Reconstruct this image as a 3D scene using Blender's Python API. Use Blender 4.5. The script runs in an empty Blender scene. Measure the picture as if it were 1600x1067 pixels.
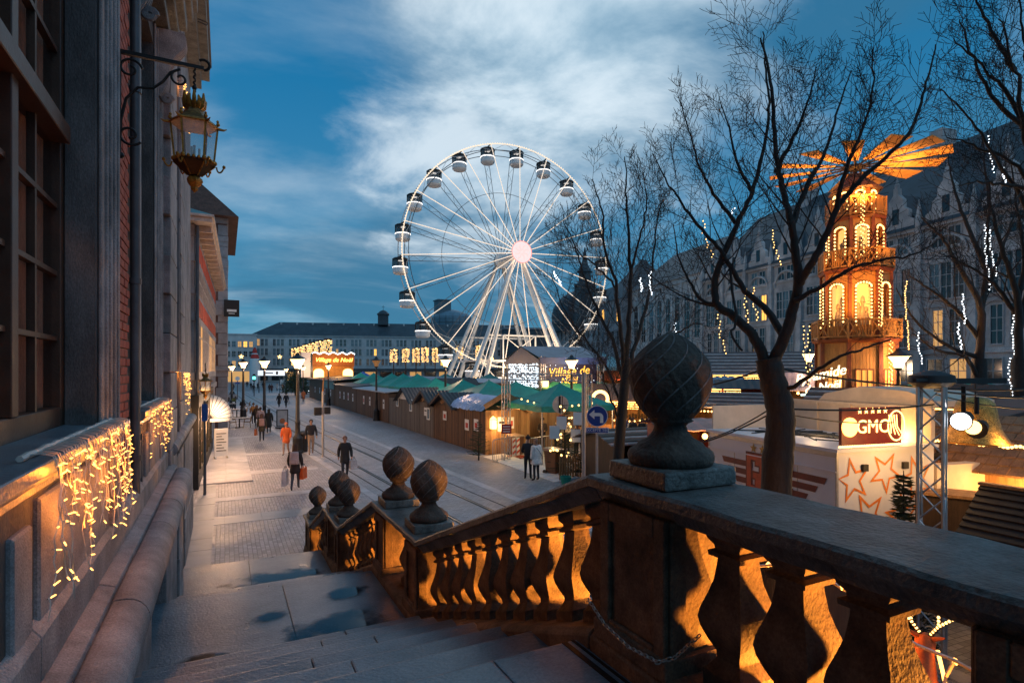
import bpy, bmesh, math, random
from mathutils import Vector, Matrix
R = math.radians
rnd = random.Random(7)
EYE = 4.38
S26, C26 = math.sin(R(26.8)), math.cos(R(26.8))
sc = bpy.context.scene
COL = sc.collection
# ------------------------------------------------------------------ camera
cd = bpy.data.cameras.new('camera'); cam = bpy.data.objects.new('camera', cd); COL.objects.link(cam)
cam.location = (0, 0, EYE); cam.rotation_euler = (R(90), 0, R(-26.8))
cd.sensor_width = 36; cd.lens = 20.0; cd.shift_y = 0.0278; cd.clip_end = 4000; cd.clip_start = 0.05
sc.camera = cam
# ------------------------------------------------------------------ sky
W = bpy.data.worlds.new('World'); sc.world = W; W.use_nodes = True
def build_sky():
    nt = W.node_tree; nt.nodes.clear(); N = nt.nodes.new; L = nt.links.new
    out = N('ShaderNodeOutputWorld'); bg = N('ShaderNodeBackground'); bg.inputs[1].default_value = 0.1
    sky = N('ShaderNodeTexSky'); sky.sky_type = 'NISHITA'; sky.sun_disc = False
    sky.sun_elevation = R(5); sky.sun_rotation = R(200); sky.altitude = 50; sky.ozone_density = 4.0; sky.dust_density = 0.6
    tc = N('ShaderNodeTexCoord')
    tint = N('ShaderNodeVectorMath'); tint.operation = 'MULTIPLY'; tint.inputs[1].default_value = (SKY_TINT)
    L(sky.outputs[0], tint.inputs[0])
    sep = N('ShaderNodeSeparateXYZ'); L(tc.outputs['Generated'], sep.inputs[0])
    def math_(op, a, b=None, c=None):
        n = N('ShaderNodeMath'); n.operation = op
        for i, v in enumerate((a, b, c)):
            if v is None: continue
            if isinstance(v, (int, float)): n.inputs[i].default_value = v
            else: L(v, n.inputs[i])
        return n.outputs[0]
    zc = math_('MAXIMUM', sep.outputs[2], 0.0)
    den = math_('ADD', zc, 0.22)
    cx = math_('DIVIDE', sep.outputs[0], den); cy = math_('DIVIDE', sep.outputs[1], den)
    comb = N('ShaderNodeCombineXYZ'); L(cx, comb.inputs[0]); L(cy, comb.inputs[1]); comb.inputs[2].default_value = 3.7
    def noise(scale, det, rough, dist, off=(0, 0, 0), sx=1, sy=1):
        mp = N('ShaderNodeMapping'); mp.inputs[1].default_value = off; mp.inputs[3].default_value = (sx, sy, 1)
        mp.inputs[2].default_value = (0, 0, R(-20))
        L(comb.outputs[0], mp.inputs[0])
        n = N('ShaderNodeTexNoise'); n.inputs['Scale'].default_value = scale; n.inputs['Detail'].default_value = det
        n.inputs['Roughness'].default_value = rough; n.inputs['Distortion'].default_value = dist
        L(mp.outputs[0], n.inputs['Vector']); return n.outputs['Fac']
    def ramp(v, lo, hi):
        m = N('ShaderNodeMapRange'); m.interpolation_type = 'SMOOTHSTEP'; m.inputs[1].default_value = lo; m.inputs[2].default_value = hi
        L(v, m.inputs[0]); return m.outputs[0]
    # the broad bright opening in the cloud deck above the wheel, with a ragged edge
    def lobe(d, lo, hi):
        vm = N('ShaderNodeVectorMath'); vm.operation = 'DOT_PRODUCT'; vm.inputs[1].default_value = Vector(d).normalized()
        nv = N('ShaderNodeVectorMath'); nv.operation = 'NORMALIZE'; L(tc.outputs['Generated'], nv.inputs[0]); L(nv.outputs[0], vm.inputs[0])
        return vm.outputs['Value'], lo, hi
    n1 = noise(1.3, 5, 0.5, 0.15, (0.3, 1.7, 0)); n2 = noise(0.9, 6, 0.55, 0.3, (4.2, 0.4, 0)); n4 = noise(1.9, 8, 0.6, 0.3, (2.1, 3.3, 0)); n3 = noise(1.5, 7, 0.55, 0.35, (1.3, 6.1, 0), 0.5, 1.0)
    v, lo, hi = lobe(LOBE1, 0, 0)
    v = math_('ADD', v, math_('MULTIPLY', math_('SUBTRACT', n4, 0.5), 0.13))
    bright = ramp(v, 0.94, 1.005)
    v2, _, _ = lobe(LOBE2, 0, 0)
    v2 = math_('ADD', v2, math_('MULTIPLY', math_('SUBTRACT', n4, 0.5), 0.13))
    bright2 = math_('MULTIPLY', ramp(v2, 0.965, 1.012), 0.85)
    wisps = math_('MULTIPLY', ramp(n3, 0.48, 0.70), 0.34)
    grey = ramp(n2, 0.38, 0.58)
    cloud = math_('MINIMUM', math_('ADD', math_('MAXIMUM', bright, bright2), wisps), 1.0)
    def mix(fac, a, b):
        m = N('ShaderNodeMix'); m.data_type = 'RGBA'
        if isinstance(fac, float): m.inputs[0].default_value = fac
        else: L(fac, m.inputs[0])
        for i, v in ((6, a), (7, b)):
            if isinstance(v, tuple): m.inputs[i].default_value = (*v, 1)
            else: L(v, m.inputs[i])
        return m.outputs[2]
    base = mix(ramp(zc, 0.0, 0.55), SKY_LOW, SKY_HIGH)
    base = mix(0.86, tint.outputs[0], base)
    c = mix(math_('MULTIPLY', grey, 0.7), base, CL_GREY)
    cb = mix(ramp(n4, 0.3, 0.65), CL_MID, CL_BRIGHT)
    c = mix(cloud, c, cb)
    L(c, bg.inputs[0]); L(bg.outputs[0], out.inputs[0])
SKY_TINT = (0.22, 0.55, 1.0)
SKY_HIGH = (0.04, 1.22, 2.65)
SKY_LOW = (0.62, 2.15, 3.2)
CL_GREY = (0.28, 1.12, 2.0)
CL_MID = (2.5, 3.8, 4.8)
CL_BRIGHT = (4.9, 5.7, 6.3)
def ray(px, py):
    t = (px - 800) / 889
    return Vector((S26 + C26 * t, C26 - S26 * t, (578 - py) / 889))
LOBE1 = ray(900, 20); LOBE2 = ray(780, 215)
build_sky()
sl = bpy.data.lights.new('sun', 'SUN'); sun = bpy.data.objects.new('sun', sl); COL.objects.link(sun)
sl.energy = 0.25; sl.angle = R(40); sl.color = (0.75, 0.88, 1.0)
sun.rotation_euler = (R(40), 0, R(20))
vs = sc.view_settings; vs.view_transform = 'Standard'; vs.look = 'None'; vs.gamma = 1; vs.use_curve_mapping = False; vs.exposure = 0.6
cy = sc.cycles
cy.use_denoising = True; cy.max_bounces = 5; cy.diffuse_bounces = 2; cy.glossy_bounces = 3; cy.transmission_bounces = 4; cy.transparent_max_bounces = 8
cy.caustics_reflective = False; cy.caustics_refractive = False; cy.sample_clamp_indirect = 3.0; cy.sample_clamp_direct = 20.0
# ------------------------------------------------------------------ helpers
def at(px, py, d):
    """world point seen at pixel (px, py) of the photograph at depth d metres"""
    t = (px - 800) / 889
    return Vector(((S26 + C26 * t) * d, (C26 - S26 * t) * d, EYE - (py - 578) / 889 * d))
def gnd(px, py):
    p = at(px, py, 889 * EYE / (py - 578)); p.z = 0; return p
def yaw_to_cam(p): return math.atan2(-p.x, p.y)
class MB:
    def __init__(s): s.v = []; s.f = []; s.m = []; s.M = None; s.mi = 0
    def add(s, vs, fs, mi=None):
        o = len(s.v)
        if s.M is not None: vs = [s.M @ Vector(p) for p in vs]
        s.v.extend([tuple(p) for p in vs]); s.f.extend([tuple(i + o for i in f) for f in fs]); s.m.extend([s.mi if mi is None else mi] * len(fs)); return s
    def box(s, x0, x1, y0, y1, z0, z1, mi=None):
        v = [(x0,y0,z0),(x1,y0,z0),(x1,y1,z0),(x0,y1,z0),(x0,y0,z1),(x1,y0,z1),(x1,y1,z1),(x0,y1,z1)]
        return s.add(v, [(0,3,2,1),(4,5,6,7),(0,1,5,4),(1,2,6,5),(2,3,7,6),(3,0,4,7)], mi)
    def hexa(s, lo, hi, mi=None):
        return s.add(list(lo) + list(hi), [(3,2,1,0),(4,5,6,7),(0,1,5,4),(1,2,6,5),(2,3,7,6),(3,0,4,7)], mi)
    def bar(s, a, b, w, h=None, mi=None, up=(0,0,1)):
        a, b = Vector(a), Vector(b); h = h or w; d = (b - a).normalized(); up = Vector(up)
        if abs(d.dot(up)) > 0.98: up = Vector((1,0,0)) if abs(d.x) < 0.9 else Vector((0,1,0))
        x = d.cross(up).normalized(); y = x.cross(d)
        q = [x*(-w/2) + y*(-h/2), x*(w/2) + y*(-h/2), x*(w/2) + y*(h/2), x*(-w/2) + y*(h/2)]
        return s.hexa([a + p for p in q], [b + p for p in q], mi)
    def tube(s, pts, rad, n=6, mi=None, cap=True, closed=False):
        pts = [Vector(p) for p in pts]; k = len(pts)
        if isinstance(rad, (int, float)): rad = [rad] * k
        vs = []; ref = None
        for i, p in enumerate(pts):
            if closed: d = pts[(i+1) % k] - pts[i-1]
            else: d = pts[min(i+1, k-1)] - pts[max(i-1, 0)]
            d = d.normalized() if d.length > 1e-9 else Vector((0,0,1))
            if ref is None:
                ref = Vector((1,0,0)) if abs(d.x) < 0.8 else Vector((0,1,0))
            x = (ref - d * ref.dot(d)); x = x.normalized() if x.length > 1e-6 else d.orthogonal().normalized()
            y = d.cross(x); ref = x
            for j in range(n):
                a = 2 * math.pi * j / n
                vs.append(p + x * (rad[i] * math.cos(a)) + y * (rad[i] * math.sin(a)))
        fs = []
        for i in range(k if closed else k - 1):
            i2 = (i + 1) % k
            for j in range(n):
                fs.append((i*n+j, i*n+(j+1)%n, i2*n+(j+1)%n, i2*n+j))
        if cap and not closed:
            fs.append(tuple(range(n-1, -1, -1))); fs.append(tuple((k-1)*n + j for j in range(n)))
        return s.add(vs, fs, mi)
    def cyl(s, a, b, r, r2=None, n=10, mi=None): return s.tube([a, b], [r, r if r2 is None else r2], n, mi)
    def lathe(s, prof, n=16, c=(0,0,0), mi=None, ph=0.0, fn=None, cap=True):
        vs = []
        for (r, z) in prof:
            for j in range(n):
                a = 2*math.pi*j/n + ph; q = r if fn is None else fn(r, z, a)
                vs.append((c[0] + q*math.cos(a), c[1] + q*math.sin(a), c[2] + z))
        fs = [(i*n+j, i*n+(j+1)%n, (i+1)*n+(j+1)%n, (i+1)*n+j) for i in range(len(prof)-1) for j in range(n)]
        if cap:
            fs.append(tuple(range(n-1, -1, -1))); fs.append(tuple((len(prof)-1)*n + j for j in range(n)))
        return s.add(vs, fs, mi)
    def ext(s, poly, vec, mi=None):
        """polygon of 3-D points pushed along vec"""
        vec = Vector(vec); p = [Vector(q) for q in poly]; k = len(p)
        fs = [tuple(range(k-1, -1, -1)), tuple(range(k, 2*k))] + [(i, (i+1)%k, k+(i+1)%k, k+i) for i in range(k)]
        return s.add(p + [q + vec for q in p], fs, mi)
    def ball(s, c, r, n=8, m=6, sc=(1,1,1), mi=None):
        vs = [(c[0], c[1], c[2]-r*sc[2])]; fs = []
        for i in range(1, m):
            a = math.pi*i/m - math.pi/2
            for j in range(n):
                b = 2*math.pi*j/n
                vs.append((c[0]+r*sc[0]*math.cos(a)*math.cos(b), c[1]+r*sc[1]*math.cos(a)*math.sin(b), c[2]+r*sc[2]*math.sin(a)))
        vs.append((c[0], c[1], c[2]+r*sc[2])); t = len(vs)-1
        for j in range(n): fs.append((0, 1+(j+1)%n, 1+j)); fs.append((t, t-n+j, t-n+(j+1)%n))
        for i in range(m-2):
            for j in range(n): fs.append((1+i*n+j, 1+i*n+(j+1)%n, 1+(i+1)*n+(j+1)%n, 1+(i+1)*n+j))
        return s.add(vs, fs, mi)
    def quad(s, a, b, c, d, mi=None): return s.add([a,b,c,d], [(0,1,2,3)], mi)
    def sweep(s, sec, path, mi=None, cap=True):
        """closed section of (x, z) carried along path of (dx, y, dz)"""
        k = len(sec); vs = [(x+px, py, z+pz) for (px, py, pz) in path for (x, z) in sec]
        fs = [(i*k+j, i*k+(j+1)%k, (i+1)*k+(j+1)%k, (i+1)*k+j) for i in range(len(path)-1) for j in range(k)]
        if cap: fs += [tuple(range(k-1,-1,-1)), tuple((len(path)-1)*k+j for j in range(k))]
        return s.add(vs, fs, mi)
    def mesh(s, name, mats, smooth=None, bevel=0, seg=1):
        me = bpy.data.meshes.new(name); me.from_pydata(s.v, [], s.f)
        if not isinstance(mats, (list, tuple)): mats = [mats]
        for m in mats: me.materials.append(m)
        if len(mats) > 1: me.polygons.foreach_set('material_index', s.m)
        if len(s.f) < 60000 or bevel:
            bm = bmesh.new(); bm.from_mesh(me); bmesh.ops.recalc_face_normals(bm, faces=bm.faces)
            if bevel: 
                es = [e for e in bm.edges if len(e.link_faces) == 2 and e.calc_face_angle(0) > 0.5]
                bmesh.ops.bevel(bm, geom=es, offset=bevel, segments=seg, affect='EDGES', profile=0.6, clamp_overlap=True)
            bm.to_mesh(me); bm.free()
        if smooth:
            me.polygons.foreach_set('use_smooth', [True]*len(me.polygons))
            if smooth < 180: me.set_sharp_from_angle(angle=R(smooth))
        me.update(); return me
    def build(s, name, mats, parent=None, smooth=None, bevel=0, loc=None, rz=None, seg=1):
        return obj(name, s.mesh(name, mats, smooth, bevel, seg), parent, loc, rz)
def obj(name, me, parent=None, loc=None, rz=None):
    o = bpy.data.objects.new(name, me); COL.objects.link(o)
    if parent is not None: o.parent = parent
    if loc is not None: o.location = loc
    if rz is not None: o.rotation_euler = (0, 0, rz)
    return o
def tag(o, label=None, cat=None, group=None, kind=None):
    if label: o['label'] = label
    if cat: o['category'] = cat
    if group: o['group'] = group
    if kind: o['kind'] = kind
    return o
def thing(name, label, cat, loc=(0,0,0), rz=0, group=None):
    o = bpy.data.objects.new(name, None); COL.objects.link(o); o.empty_display_size = 0.1
    o.location = loc; o.rotation_euler = (0, 0, rz)
    return tag(o, label, cat, group)
def structure(o): o['kind'] = 'structure'; return o
def stuff(o): o['kind'] = 'stuff'; return o
KIDS = {}
def copy_tree(o, parent=None, loc=None, rz=None, label=None):
    c = o.copy(); COL.objects.link(c)
    if parent is not None: c.parent = parent
    if loc is not None: c.location = loc
    if rz is not None: c.rotation_euler = (0, 0, rz)
    if label: c['label'] = label
    for ch in o.children: copy_tree(ch, c)
    return c
def lamp(name, parent, loc, watts, col=(1.0, 0.55, 0.2), rad=0.1):
    l = bpy.data.lights.new(name, 'POINT'); l.energy = watts; l.color = col; l.shadow_soft_size = rad
    o = bpy.data.objects.new(name, l); COL.objects.link(o); o.location = loc
    if parent is not None: o.parent = parent
    return o
def spot(name, parent, loc, watts, target, col=(1.0, 0.4, 0.08), ang=110, rad=0.08, blend=0.6):
    l = bpy.data.lights.new(name, 'SPOT'); l.energy = watts; l.color = col; l.shadow_soft_size = rad; l.spot_size = R(ang); l.spot_blend = blend
    o = bpy.data.objects.new(name, l); COL.objects.link(o); o.location = loc; o.rotation_mode = 'QUATERNION'
    o.rotation_quaternion = (Vector(target)-Vector(loc)).to_track_quat('-Z', 'Y')
    if parent is not None: o.parent = parent
    return o
FACE = Matrix(((1,0,0),(0,0,-1),(0,1,0))).to_4x4()     # text plane stood upright, facing -Y
def text(name, s, size, m, parent, loc, rz=0.0, ext=0.004, shear=0.0, align='CENTER', tilt=0.0, off=0.0):
    c = bpy.data.curves.new(name, 'FONT'); c.body = s; c.size = size; c.extrude = ext; c.shear = shear; c.align_x = align; c.align_y = 'CENTER'; c.resolution_u = 3; c.offset = off
    c.materials.append(m)
    tmp = bpy.data.objects.new(name, c); COL.objects.link(tmp)
    me = bpy.data.meshes.new_from_object(tmp); me.name = name; bpy.data.objects.remove(tmp)
    o = obj(name, me, parent)
    o.matrix_local = Matrix.Translation(loc) @ Matrix.Rotation(rz, 4, 'Z') @ FACE @ Matrix.Rotation(tilt, 4, 'Z')
    return o
# ------------------------------------------------------------------ materials
def _mat(name):
    m = bpy.data.materials.new(name); m.use_nodes = True; nt = m.node_tree
    return m, nt, nt.nodes['Principled BSDF']
def mat(name, col, rough=0.7, var=0.25, scale=6.0, bump=0.25, bscale=30.0, metal=0.0, col2=None, detail=8, stretch=(1,1,1), spec=0.5, dist=0.01):
    m, nt, b = _mat(name); N = nt.nodes.new; L = nt.links.new
    tc = N('ShaderNodeTexCoord'); mp = N('ShaderNodeMapping'); mp.inputs[3].default_value = stretch; L(tc.outputs['Object'], mp.inputs[0])
    n = N('ShaderNodeTexNoise'); n.inputs['Scale'].default_value = scale; n.inputs['Detail'].default_value = detail; n.inputs['Roughness'].default_value = 0.62; L(mp.outputs[0], n.inputs['Vector'])
    r = N('ShaderNodeValToRGB'); r.color_ramp.elements[0].position = 0.3; r.color_ramp.elements[1].position = 0.72
    c2 = col2 or tuple(min(1, c*(1+var)) for c in col); c1 = tuple(c*(1-var) for c in col) if col2 is None else col
    r.color_ramp.elements[0].color = (*c1, 1); r.color_ramp.elements[1].color = (*c2, 1)
    L(n.outputs['Fac'], r.inputs[0])
    if bump:
        nf = N('ShaderNodeTexNoise'); nf.inputs['Scale'].default_value = bscale*1.6; nf.inputs['Detail'].default_value = 5; nf.inputs['Roughness'].default_value = 0.7; L(mp.outputs[0], nf.inputs['Vector'])
        nl = N('ShaderNodeTexNoise'); nl.inputs['Scale'].default_value = scale*0.28; nl.inputs['Detail'].default_value = 4; L(mp.outputs[0], nl.inputs['Vector'])
        f1 = N('ShaderNodeMapRange'); f1.inputs[1].default_value = 0.3; f1.inputs[2].default_value = 0.7; f1.inputs[3].default_value = 1-0.35*min(1, bump*2); f1.inputs[4].default_value = 1+0.30*min(1, bump*2); L(nf.outputs['Fac'], f1.inputs[0])
        f2 = N('ShaderNodeMapRange'); f2.inputs[1].default_value = 0.35; f2.inputs[2].default_value = 0.65; f2.inputs[3].default_value = 1-0.3*min(1, bump*2); f2.inputs[4].default_value = 1.15; L(nl.outputs['Fac'], f2.inputs[0])
        fm = N('ShaderNodeMath'); fm.operation = 'MULTIPLY'; L(f1.outputs[0], fm.inputs[0]); L(f2.outputs[0], fm.inputs[1])
        sv = N('ShaderNodeVectorMath'); sv.operation = 'SCALE'; L(r.outputs[0], sv.inputs[0]); L(fm.outputs[0], sv.inputs['Scale']); L(sv.outputs[0], b.inputs['Base Color'])
    else: L(r.outputs[0], b.inputs['Base Color'])
    b.inputs['Roughness'].default_value = rough; b.inputs['Metallic'].default_value = metal; b.inputs['Specular IOR Level'].default_value = spec
    if bump:
        n2 = N('ShaderNodeTexNoise'); n2.inputs['Scale'].default_value = bscale; n2.inputs['Detail'].default_value = 6; L(mp.outputs[0], n2.inputs['Vector'])
        bp = N('ShaderNodeBump'); bp.inputs['Strength'].default_value = bump; bp.inputs['Distance'].default_value = dist; L(n2.outputs['Fac'], bp.inputs['Height']); L(bp.outputs[0], b.inputs['Normal'])
        mr = N('ShaderNodeMapRange'); mr.inputs[3].default_value = max(0.05, rough-0.15); mr.inputs[4].default_value = min(1, rough+0.15); L(n.outputs['Fac'], mr.inputs[0]); L(mr.outputs[0], b.inputs['Roughness'])
    return m
def glow(name, col, strength, sample=False):
    m, nt, b = _mat(name)
    b.inputs['Base Color'].default_value = (*[min(1, c) for c in col], 1); b.inputs['Emission Color'].default_value = (*col, 1); b.inputs['Emission Strength'].default_value = strength
    b.inputs['Roughness'].default_value = 0.5
    if not sample: m.cycles.emission_sampling = 'NONE'
    return m
def glass(name, col=(0.6, 0.7, 0.75), rough=0.05, alpha=0.35):
    m, nt, b = _mat(name); b.inputs['Base Color'].default_value = (*col, 1); b.inputs['Roughness'].default_value = rough
    b.inputs['Alpha'].default_value = alpha; b.inputs['Specular IOR Level'].default_value = 0.8; return m
def tiles(name, col, mortar, sx, sy, rough=0.75, var=0.3, offs=0.5, msize=0.03, bump=0.5, axes='XY', rot=0.0, wet=0.0, dist=0.02):
    """set stones or bricks laid in courses: colour per piece, sunk joints"""
    m, nt, b = _mat(name); N = nt.nodes.new; L = nt.links.new
    tc = N('ShaderNodeTexCoord'); sp = N('ShaderNodeSeparateXYZ'); L(tc.outputs['Object'], sp.inputs[0]); cb = N('ShaderNodeCombineXYZ')
    L(sp.outputs['XYZ'.index(axes[0])], cb.inputs[0]); L(sp.outputs['XYZ'.index(axes[1])], cb.inputs[1])
    mp = N('ShaderNodeMapping'); mp.inputs[2].default_value = (0, 0, rot); L(cb.outputs[0], mp.inputs[0])
    wn = N('ShaderNodeTexNoise'); wn.inputs['Scale'].default_value = 1.3; L(mp.outputs[0], wn.inputs['Vector'])
    ad = N('ShaderNodeMixRGB'); ad.blend_type = 'LINEAR_LIGHT'; ad.inputs[0].default_value = 0.012; L(mp.outputs[0], ad.inputs[1]); L(wn.outputs['Color'], ad.inputs[2])
    br = N('ShaderNodeTexBrick'); br.inputs['Scale'].default_value = 1.0; br.inputs['Brick Width'].default_value = sx; br.inputs['Row Height'].default_value = sy
    br.inputs['Mortar Size'].default_value = msize*min(sx, sy); br.inputs['Mortar Smooth'].default_value = 0.4; br.offset = offs; br.inputs['Bias'].default_value = 0.0
    br.inputs['Color1'].default_value = (*[c*(1-var) for c in col], 1); br.inputs['Color2'].default_value = (*[min(1, c*(1+var)) for c in col], 1); br.inputs['Mortar'].default_value = (*mortar, 1)
    L(ad.outputs[0], br.inputs['Vector'])
    n = N('ShaderNodeTexNoise'); n.inputs['Scale'].default_value = 0.5; n.inputs['Detail'].default_value = 7; L(tc.outputs['Object'], n.inputs['Vector'])
    mr = N('ShaderNodeMapRange'); mr.inputs[1].default_value = 0.3; mr.inputs[2].default_value = 0.7; mr.inputs[3].default_value = 0.75; mr.inputs[4].default_value = 1.2; L(n.outputs['Fac'], mr.inputs[0])
    mx = N('ShaderNodeVectorMath'); mx.operation = 'SCALE'; L(br.outputs['Color'], mx.inputs[0]); L(mr.outputs[0], mx.inputs['Scale']); L(mx.outputs[0], b.inputs['Base Color'])
    n2 = N('ShaderNodeTexNoise'); n2.inputs['Scale'].default_value = 40; n2.inputs['Detail'].default_value = 4; L(tc.outputs['Object'], n2.inputs['Vector'])
    h = N('ShaderNodeMath'); h.operation = 'SUBTRACT'; L(n2.outputs['Fac'], h.inputs[0]); ms = N('ShaderNodeMath'); ms.operation = 'MULTIPLY'; ms.inputs[1].default_value = 2.2; L(br.outputs['Fac'], ms.inputs[0]); L(ms.outputs[0], h.inputs[1])
    bp = N('ShaderNodeBump'); bp.inputs['Strength'].default_value = bump; bp.inputs['Distance'].default_value = dist; L(h.outputs[0], bp.inputs['Height']); L(bp.outputs[0], b.inputs['Normal'])
    rr = N('ShaderNodeMapRange'); rr.inputs[1].default_value = 0.35; rr.inputs[2].default_value = 0.65; rr.inputs[3].default_value = rough-wet; rr.inputs[4].default_value = rough; L(n.outputs['Fac'], rr.inputs[0]); L(rr.outputs[0], b.inputs['Roughness'])
    return m
def planks(name, c1, c2, width=0.12, axis='Y', rough=0.7):
    """sawn boards: grain runs along Z, tone changes from board to board along axis"""
    m, nt, b = _mat(name); N = nt.nodes.new; L = nt.links.new
    tc = N('ShaderNodeTexCoord'); mp = N('ShaderNodeMapping'); mp.inputs[3].default_value = (12, 12, 1.2) if axis != 'Z' else (1.2, 1.2, 12); L(tc.outputs['Object'], mp.inputs[0])
    n = N('ShaderNodeTexNoise'); n.inputs['Scale'].default_value = 2.0; n.inputs['Detail'].default_value = 6; L(mp.outputs[0], n.inputs['Vector'])
    sp = N('ShaderNodeSeparateXYZ'); L(tc.outputs['Object'], sp.inputs[0])
    d = N('ShaderNodeMath'); d.operation = 'DIVIDE'; d.inputs[1].default_value = width; L(sp.outputs['XYZ'.index(axis)], d.inputs[0])
    fl = N('ShaderNodeMath'); fl.operation = 'FLOOR'; L(d.outputs[0], fl.inputs[0])
    wn = N('ShaderNodeTexWhiteNoise'); wn.noise_dimensions = '1D'; L(fl.outputs[0], wn.inputs['W'])
    ad = N('ShaderNodeMath'); ad.operation = 'MULTIPLY_ADD'; ad.inputs[1].default_value = 0.55; L(wn.outputs['Value'], ad.inputs[0]); L(n.outputs['Fac'], ad.inputs[2])
    r = N('ShaderNodeValToRGB'); r.color_ramp.elements[0].position = 0.4; r.color_ramp.elements[1].position = 1.0
    r.color_ramp.elements[0].color = (*c1, 1); r.color_ramp.elements[1].color = (*c2, 1); L(ad.outputs[0], r.inputs[0]); L(r.outputs[0], b.inputs['Base Color'])
    b.inputs['Roughness'].default_value = rough
    bp = N('ShaderNodeBump'); bp.inputs['Strength'].default_value = 0.3; bp.inputs['Distance'].default_value = 0.005; L(n.outputs['Fac'], bp.inputs['Height']); L(bp.outputs[0], b.inputs['Normal'])
    return m
M = {}
M['stone_dark'] = mat('weathered_sandstone', (0.048, 0.036, 0.027), 0.85, scale=6, bump=0.7, bscale=52, col2=(0.26, 0.18, 0.118), dist=0.009)
M['stone_cap'] = mat('lichened_coping_stone', (0.03, 0.036, 0.036), 0.5, scale=5, bump=0.8, bscale=42, col2=(0.21, 0.23, 0.225), dist=0.014)
M['step'] = mat('worn_bluestone_step', (0.055, 0.092, 0.125), 0.33, scale=1.8, bump=0.45, bscale=42, col2=(0.20, 0.27, 0.325), dist=0.01)
M['limestone'] = mat('grey_limestone', (0.15, 0.148, 0.16), 0.7, scale=3.0, bump=0.7, bscale=60, col2=(0.40, 0.385, 0.40), dist=0.010)
M['limestone_dark'] = mat('sooty_limestone', (0.04, 0.038, 0.04), 0.75, scale=3.5, bump=0.7, bscale=70, col2=(0.15, 0.145, 0.15), dist=0.006, stretch=(1,1,0.4))
M['brick'] = mat('red_brick', (0.34, 0.065, 0.042), 0.8, scale=9, bump=0.5, bscale=60, col2=(0.52, 0.13, 0.085), dist=0.006)
M['mortar'] = mat('lime_mortar', (0.22, 0.19, 0.17), 0.9, scale=20)
M['iron'] = mat('black_wrought_iron', (0.012, 0.012, 0.013), 0.45, scale=20, bump=0.2, bscale=90, metal=0.4)
M['post_paint'] = mat('dark_green_grey_paint', (0.018, 0.019, 0.022), 0.4, scale=10, bump=0.1)
M['gilt'] = mat('tarnished_gilt', (0.18, 0.075, 0.012), 0.42, scale=30, bump=0.4, bscale=120, metal=0.55, col2=(0.62, 0.28, 0.04))
M['gilt_green'] = mat('verdigris_gilt', (0.05, 0.03, 0.012), 0.5, scale=25, bump=0.5, bscale=120, metal=0.5, col2=(0.40, 0.24, 0.08))
M['frame_wood'] = mat('dark_painted_window_wood', (0.07, 0.036, 0.024), 0.45, scale=8, bump=0.2, bscale=60)
M['pane_dark'] = glass('dim_window_glass', (0.03, 0.025, 0.025), 0.06, 0.18)
M['curtain'] = mat('brown_lace_curtain', (0.55, 0.26, 0.17), 0.9, scale=3, bump=0.6, bscale=25, stretch=(6, 6, 0.6))
M['zinc'] = mat('painted_zinc_pipe', (0.10, 0.10, 0.11), 0.45, scale=5, metal=0.3, bump=0.1)
M['lantern_glass'] = glass('old_lantern_glass', (0.42, 0.5, 0.58), 0.08, 0.28)
M['cable_white'] = mat('white_cable', (0.6, 0.58, 0.55), 0.5, bump=0)
M['cable_black'] = mat('black_cable', (0.01, 0.01, 0.01), 0.5, bump=0)
M['bulb_warm'] = glow('warm_bulb', (1.0, 0.46, 0.095), 3.4)
M['bulb_gold'] = glow('gold_bulb', (1.0, 0.56, 0.17), 3.0)
M['bulb_white'] = glow('cool_white_bulb', (0.85, 0.93, 1.0), 3.0)
M['cobble'] = tiles('granite_setts', (0.40, 0.375, 0.40), (0.21, 0.20, 0.21), 0.15, 0.10, 0.58, 0.25, msize=0.09, bump=0.8, rot=R(90), wet=0.2)
M['cobble_road'] = tiles('grey_road_setts', (0.36, 0.355, 0.38), (0.21, 0.205, 0.215), 0.17, 0.12, 0.6, 0.22, msize=0.08, bump=0.5, rot=R(4), wet=0.2)
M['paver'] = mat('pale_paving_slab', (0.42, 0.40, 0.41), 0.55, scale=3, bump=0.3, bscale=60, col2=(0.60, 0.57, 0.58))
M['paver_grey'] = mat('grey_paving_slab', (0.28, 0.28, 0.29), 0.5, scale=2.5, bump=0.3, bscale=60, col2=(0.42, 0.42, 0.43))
M['rail'] = mat('tram_rail_steel', (0.10, 0.095, 0.09), 0.35, scale=10, metal=0.8, bump=0.1)
M['groove'] = mat('rail_groove_filler', (0.025, 0.025, 0.027), 0.7)
M['white_paint'] = mat('white_paint', (0.78, 0.77, 0.75), 0.45, var=0.06, bump=0.05)
M['black'] = mat('matt_black', (0.012, 0.012, 0.013), 0.6, bump=0.05)
M['asphalt'] = mat('square_paving', (0.17, 0.165, 0.17), 0.6, scale=1.2, bump=0.3, bscale=30, col2=(0.27, 0.265, 0.275))
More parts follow.
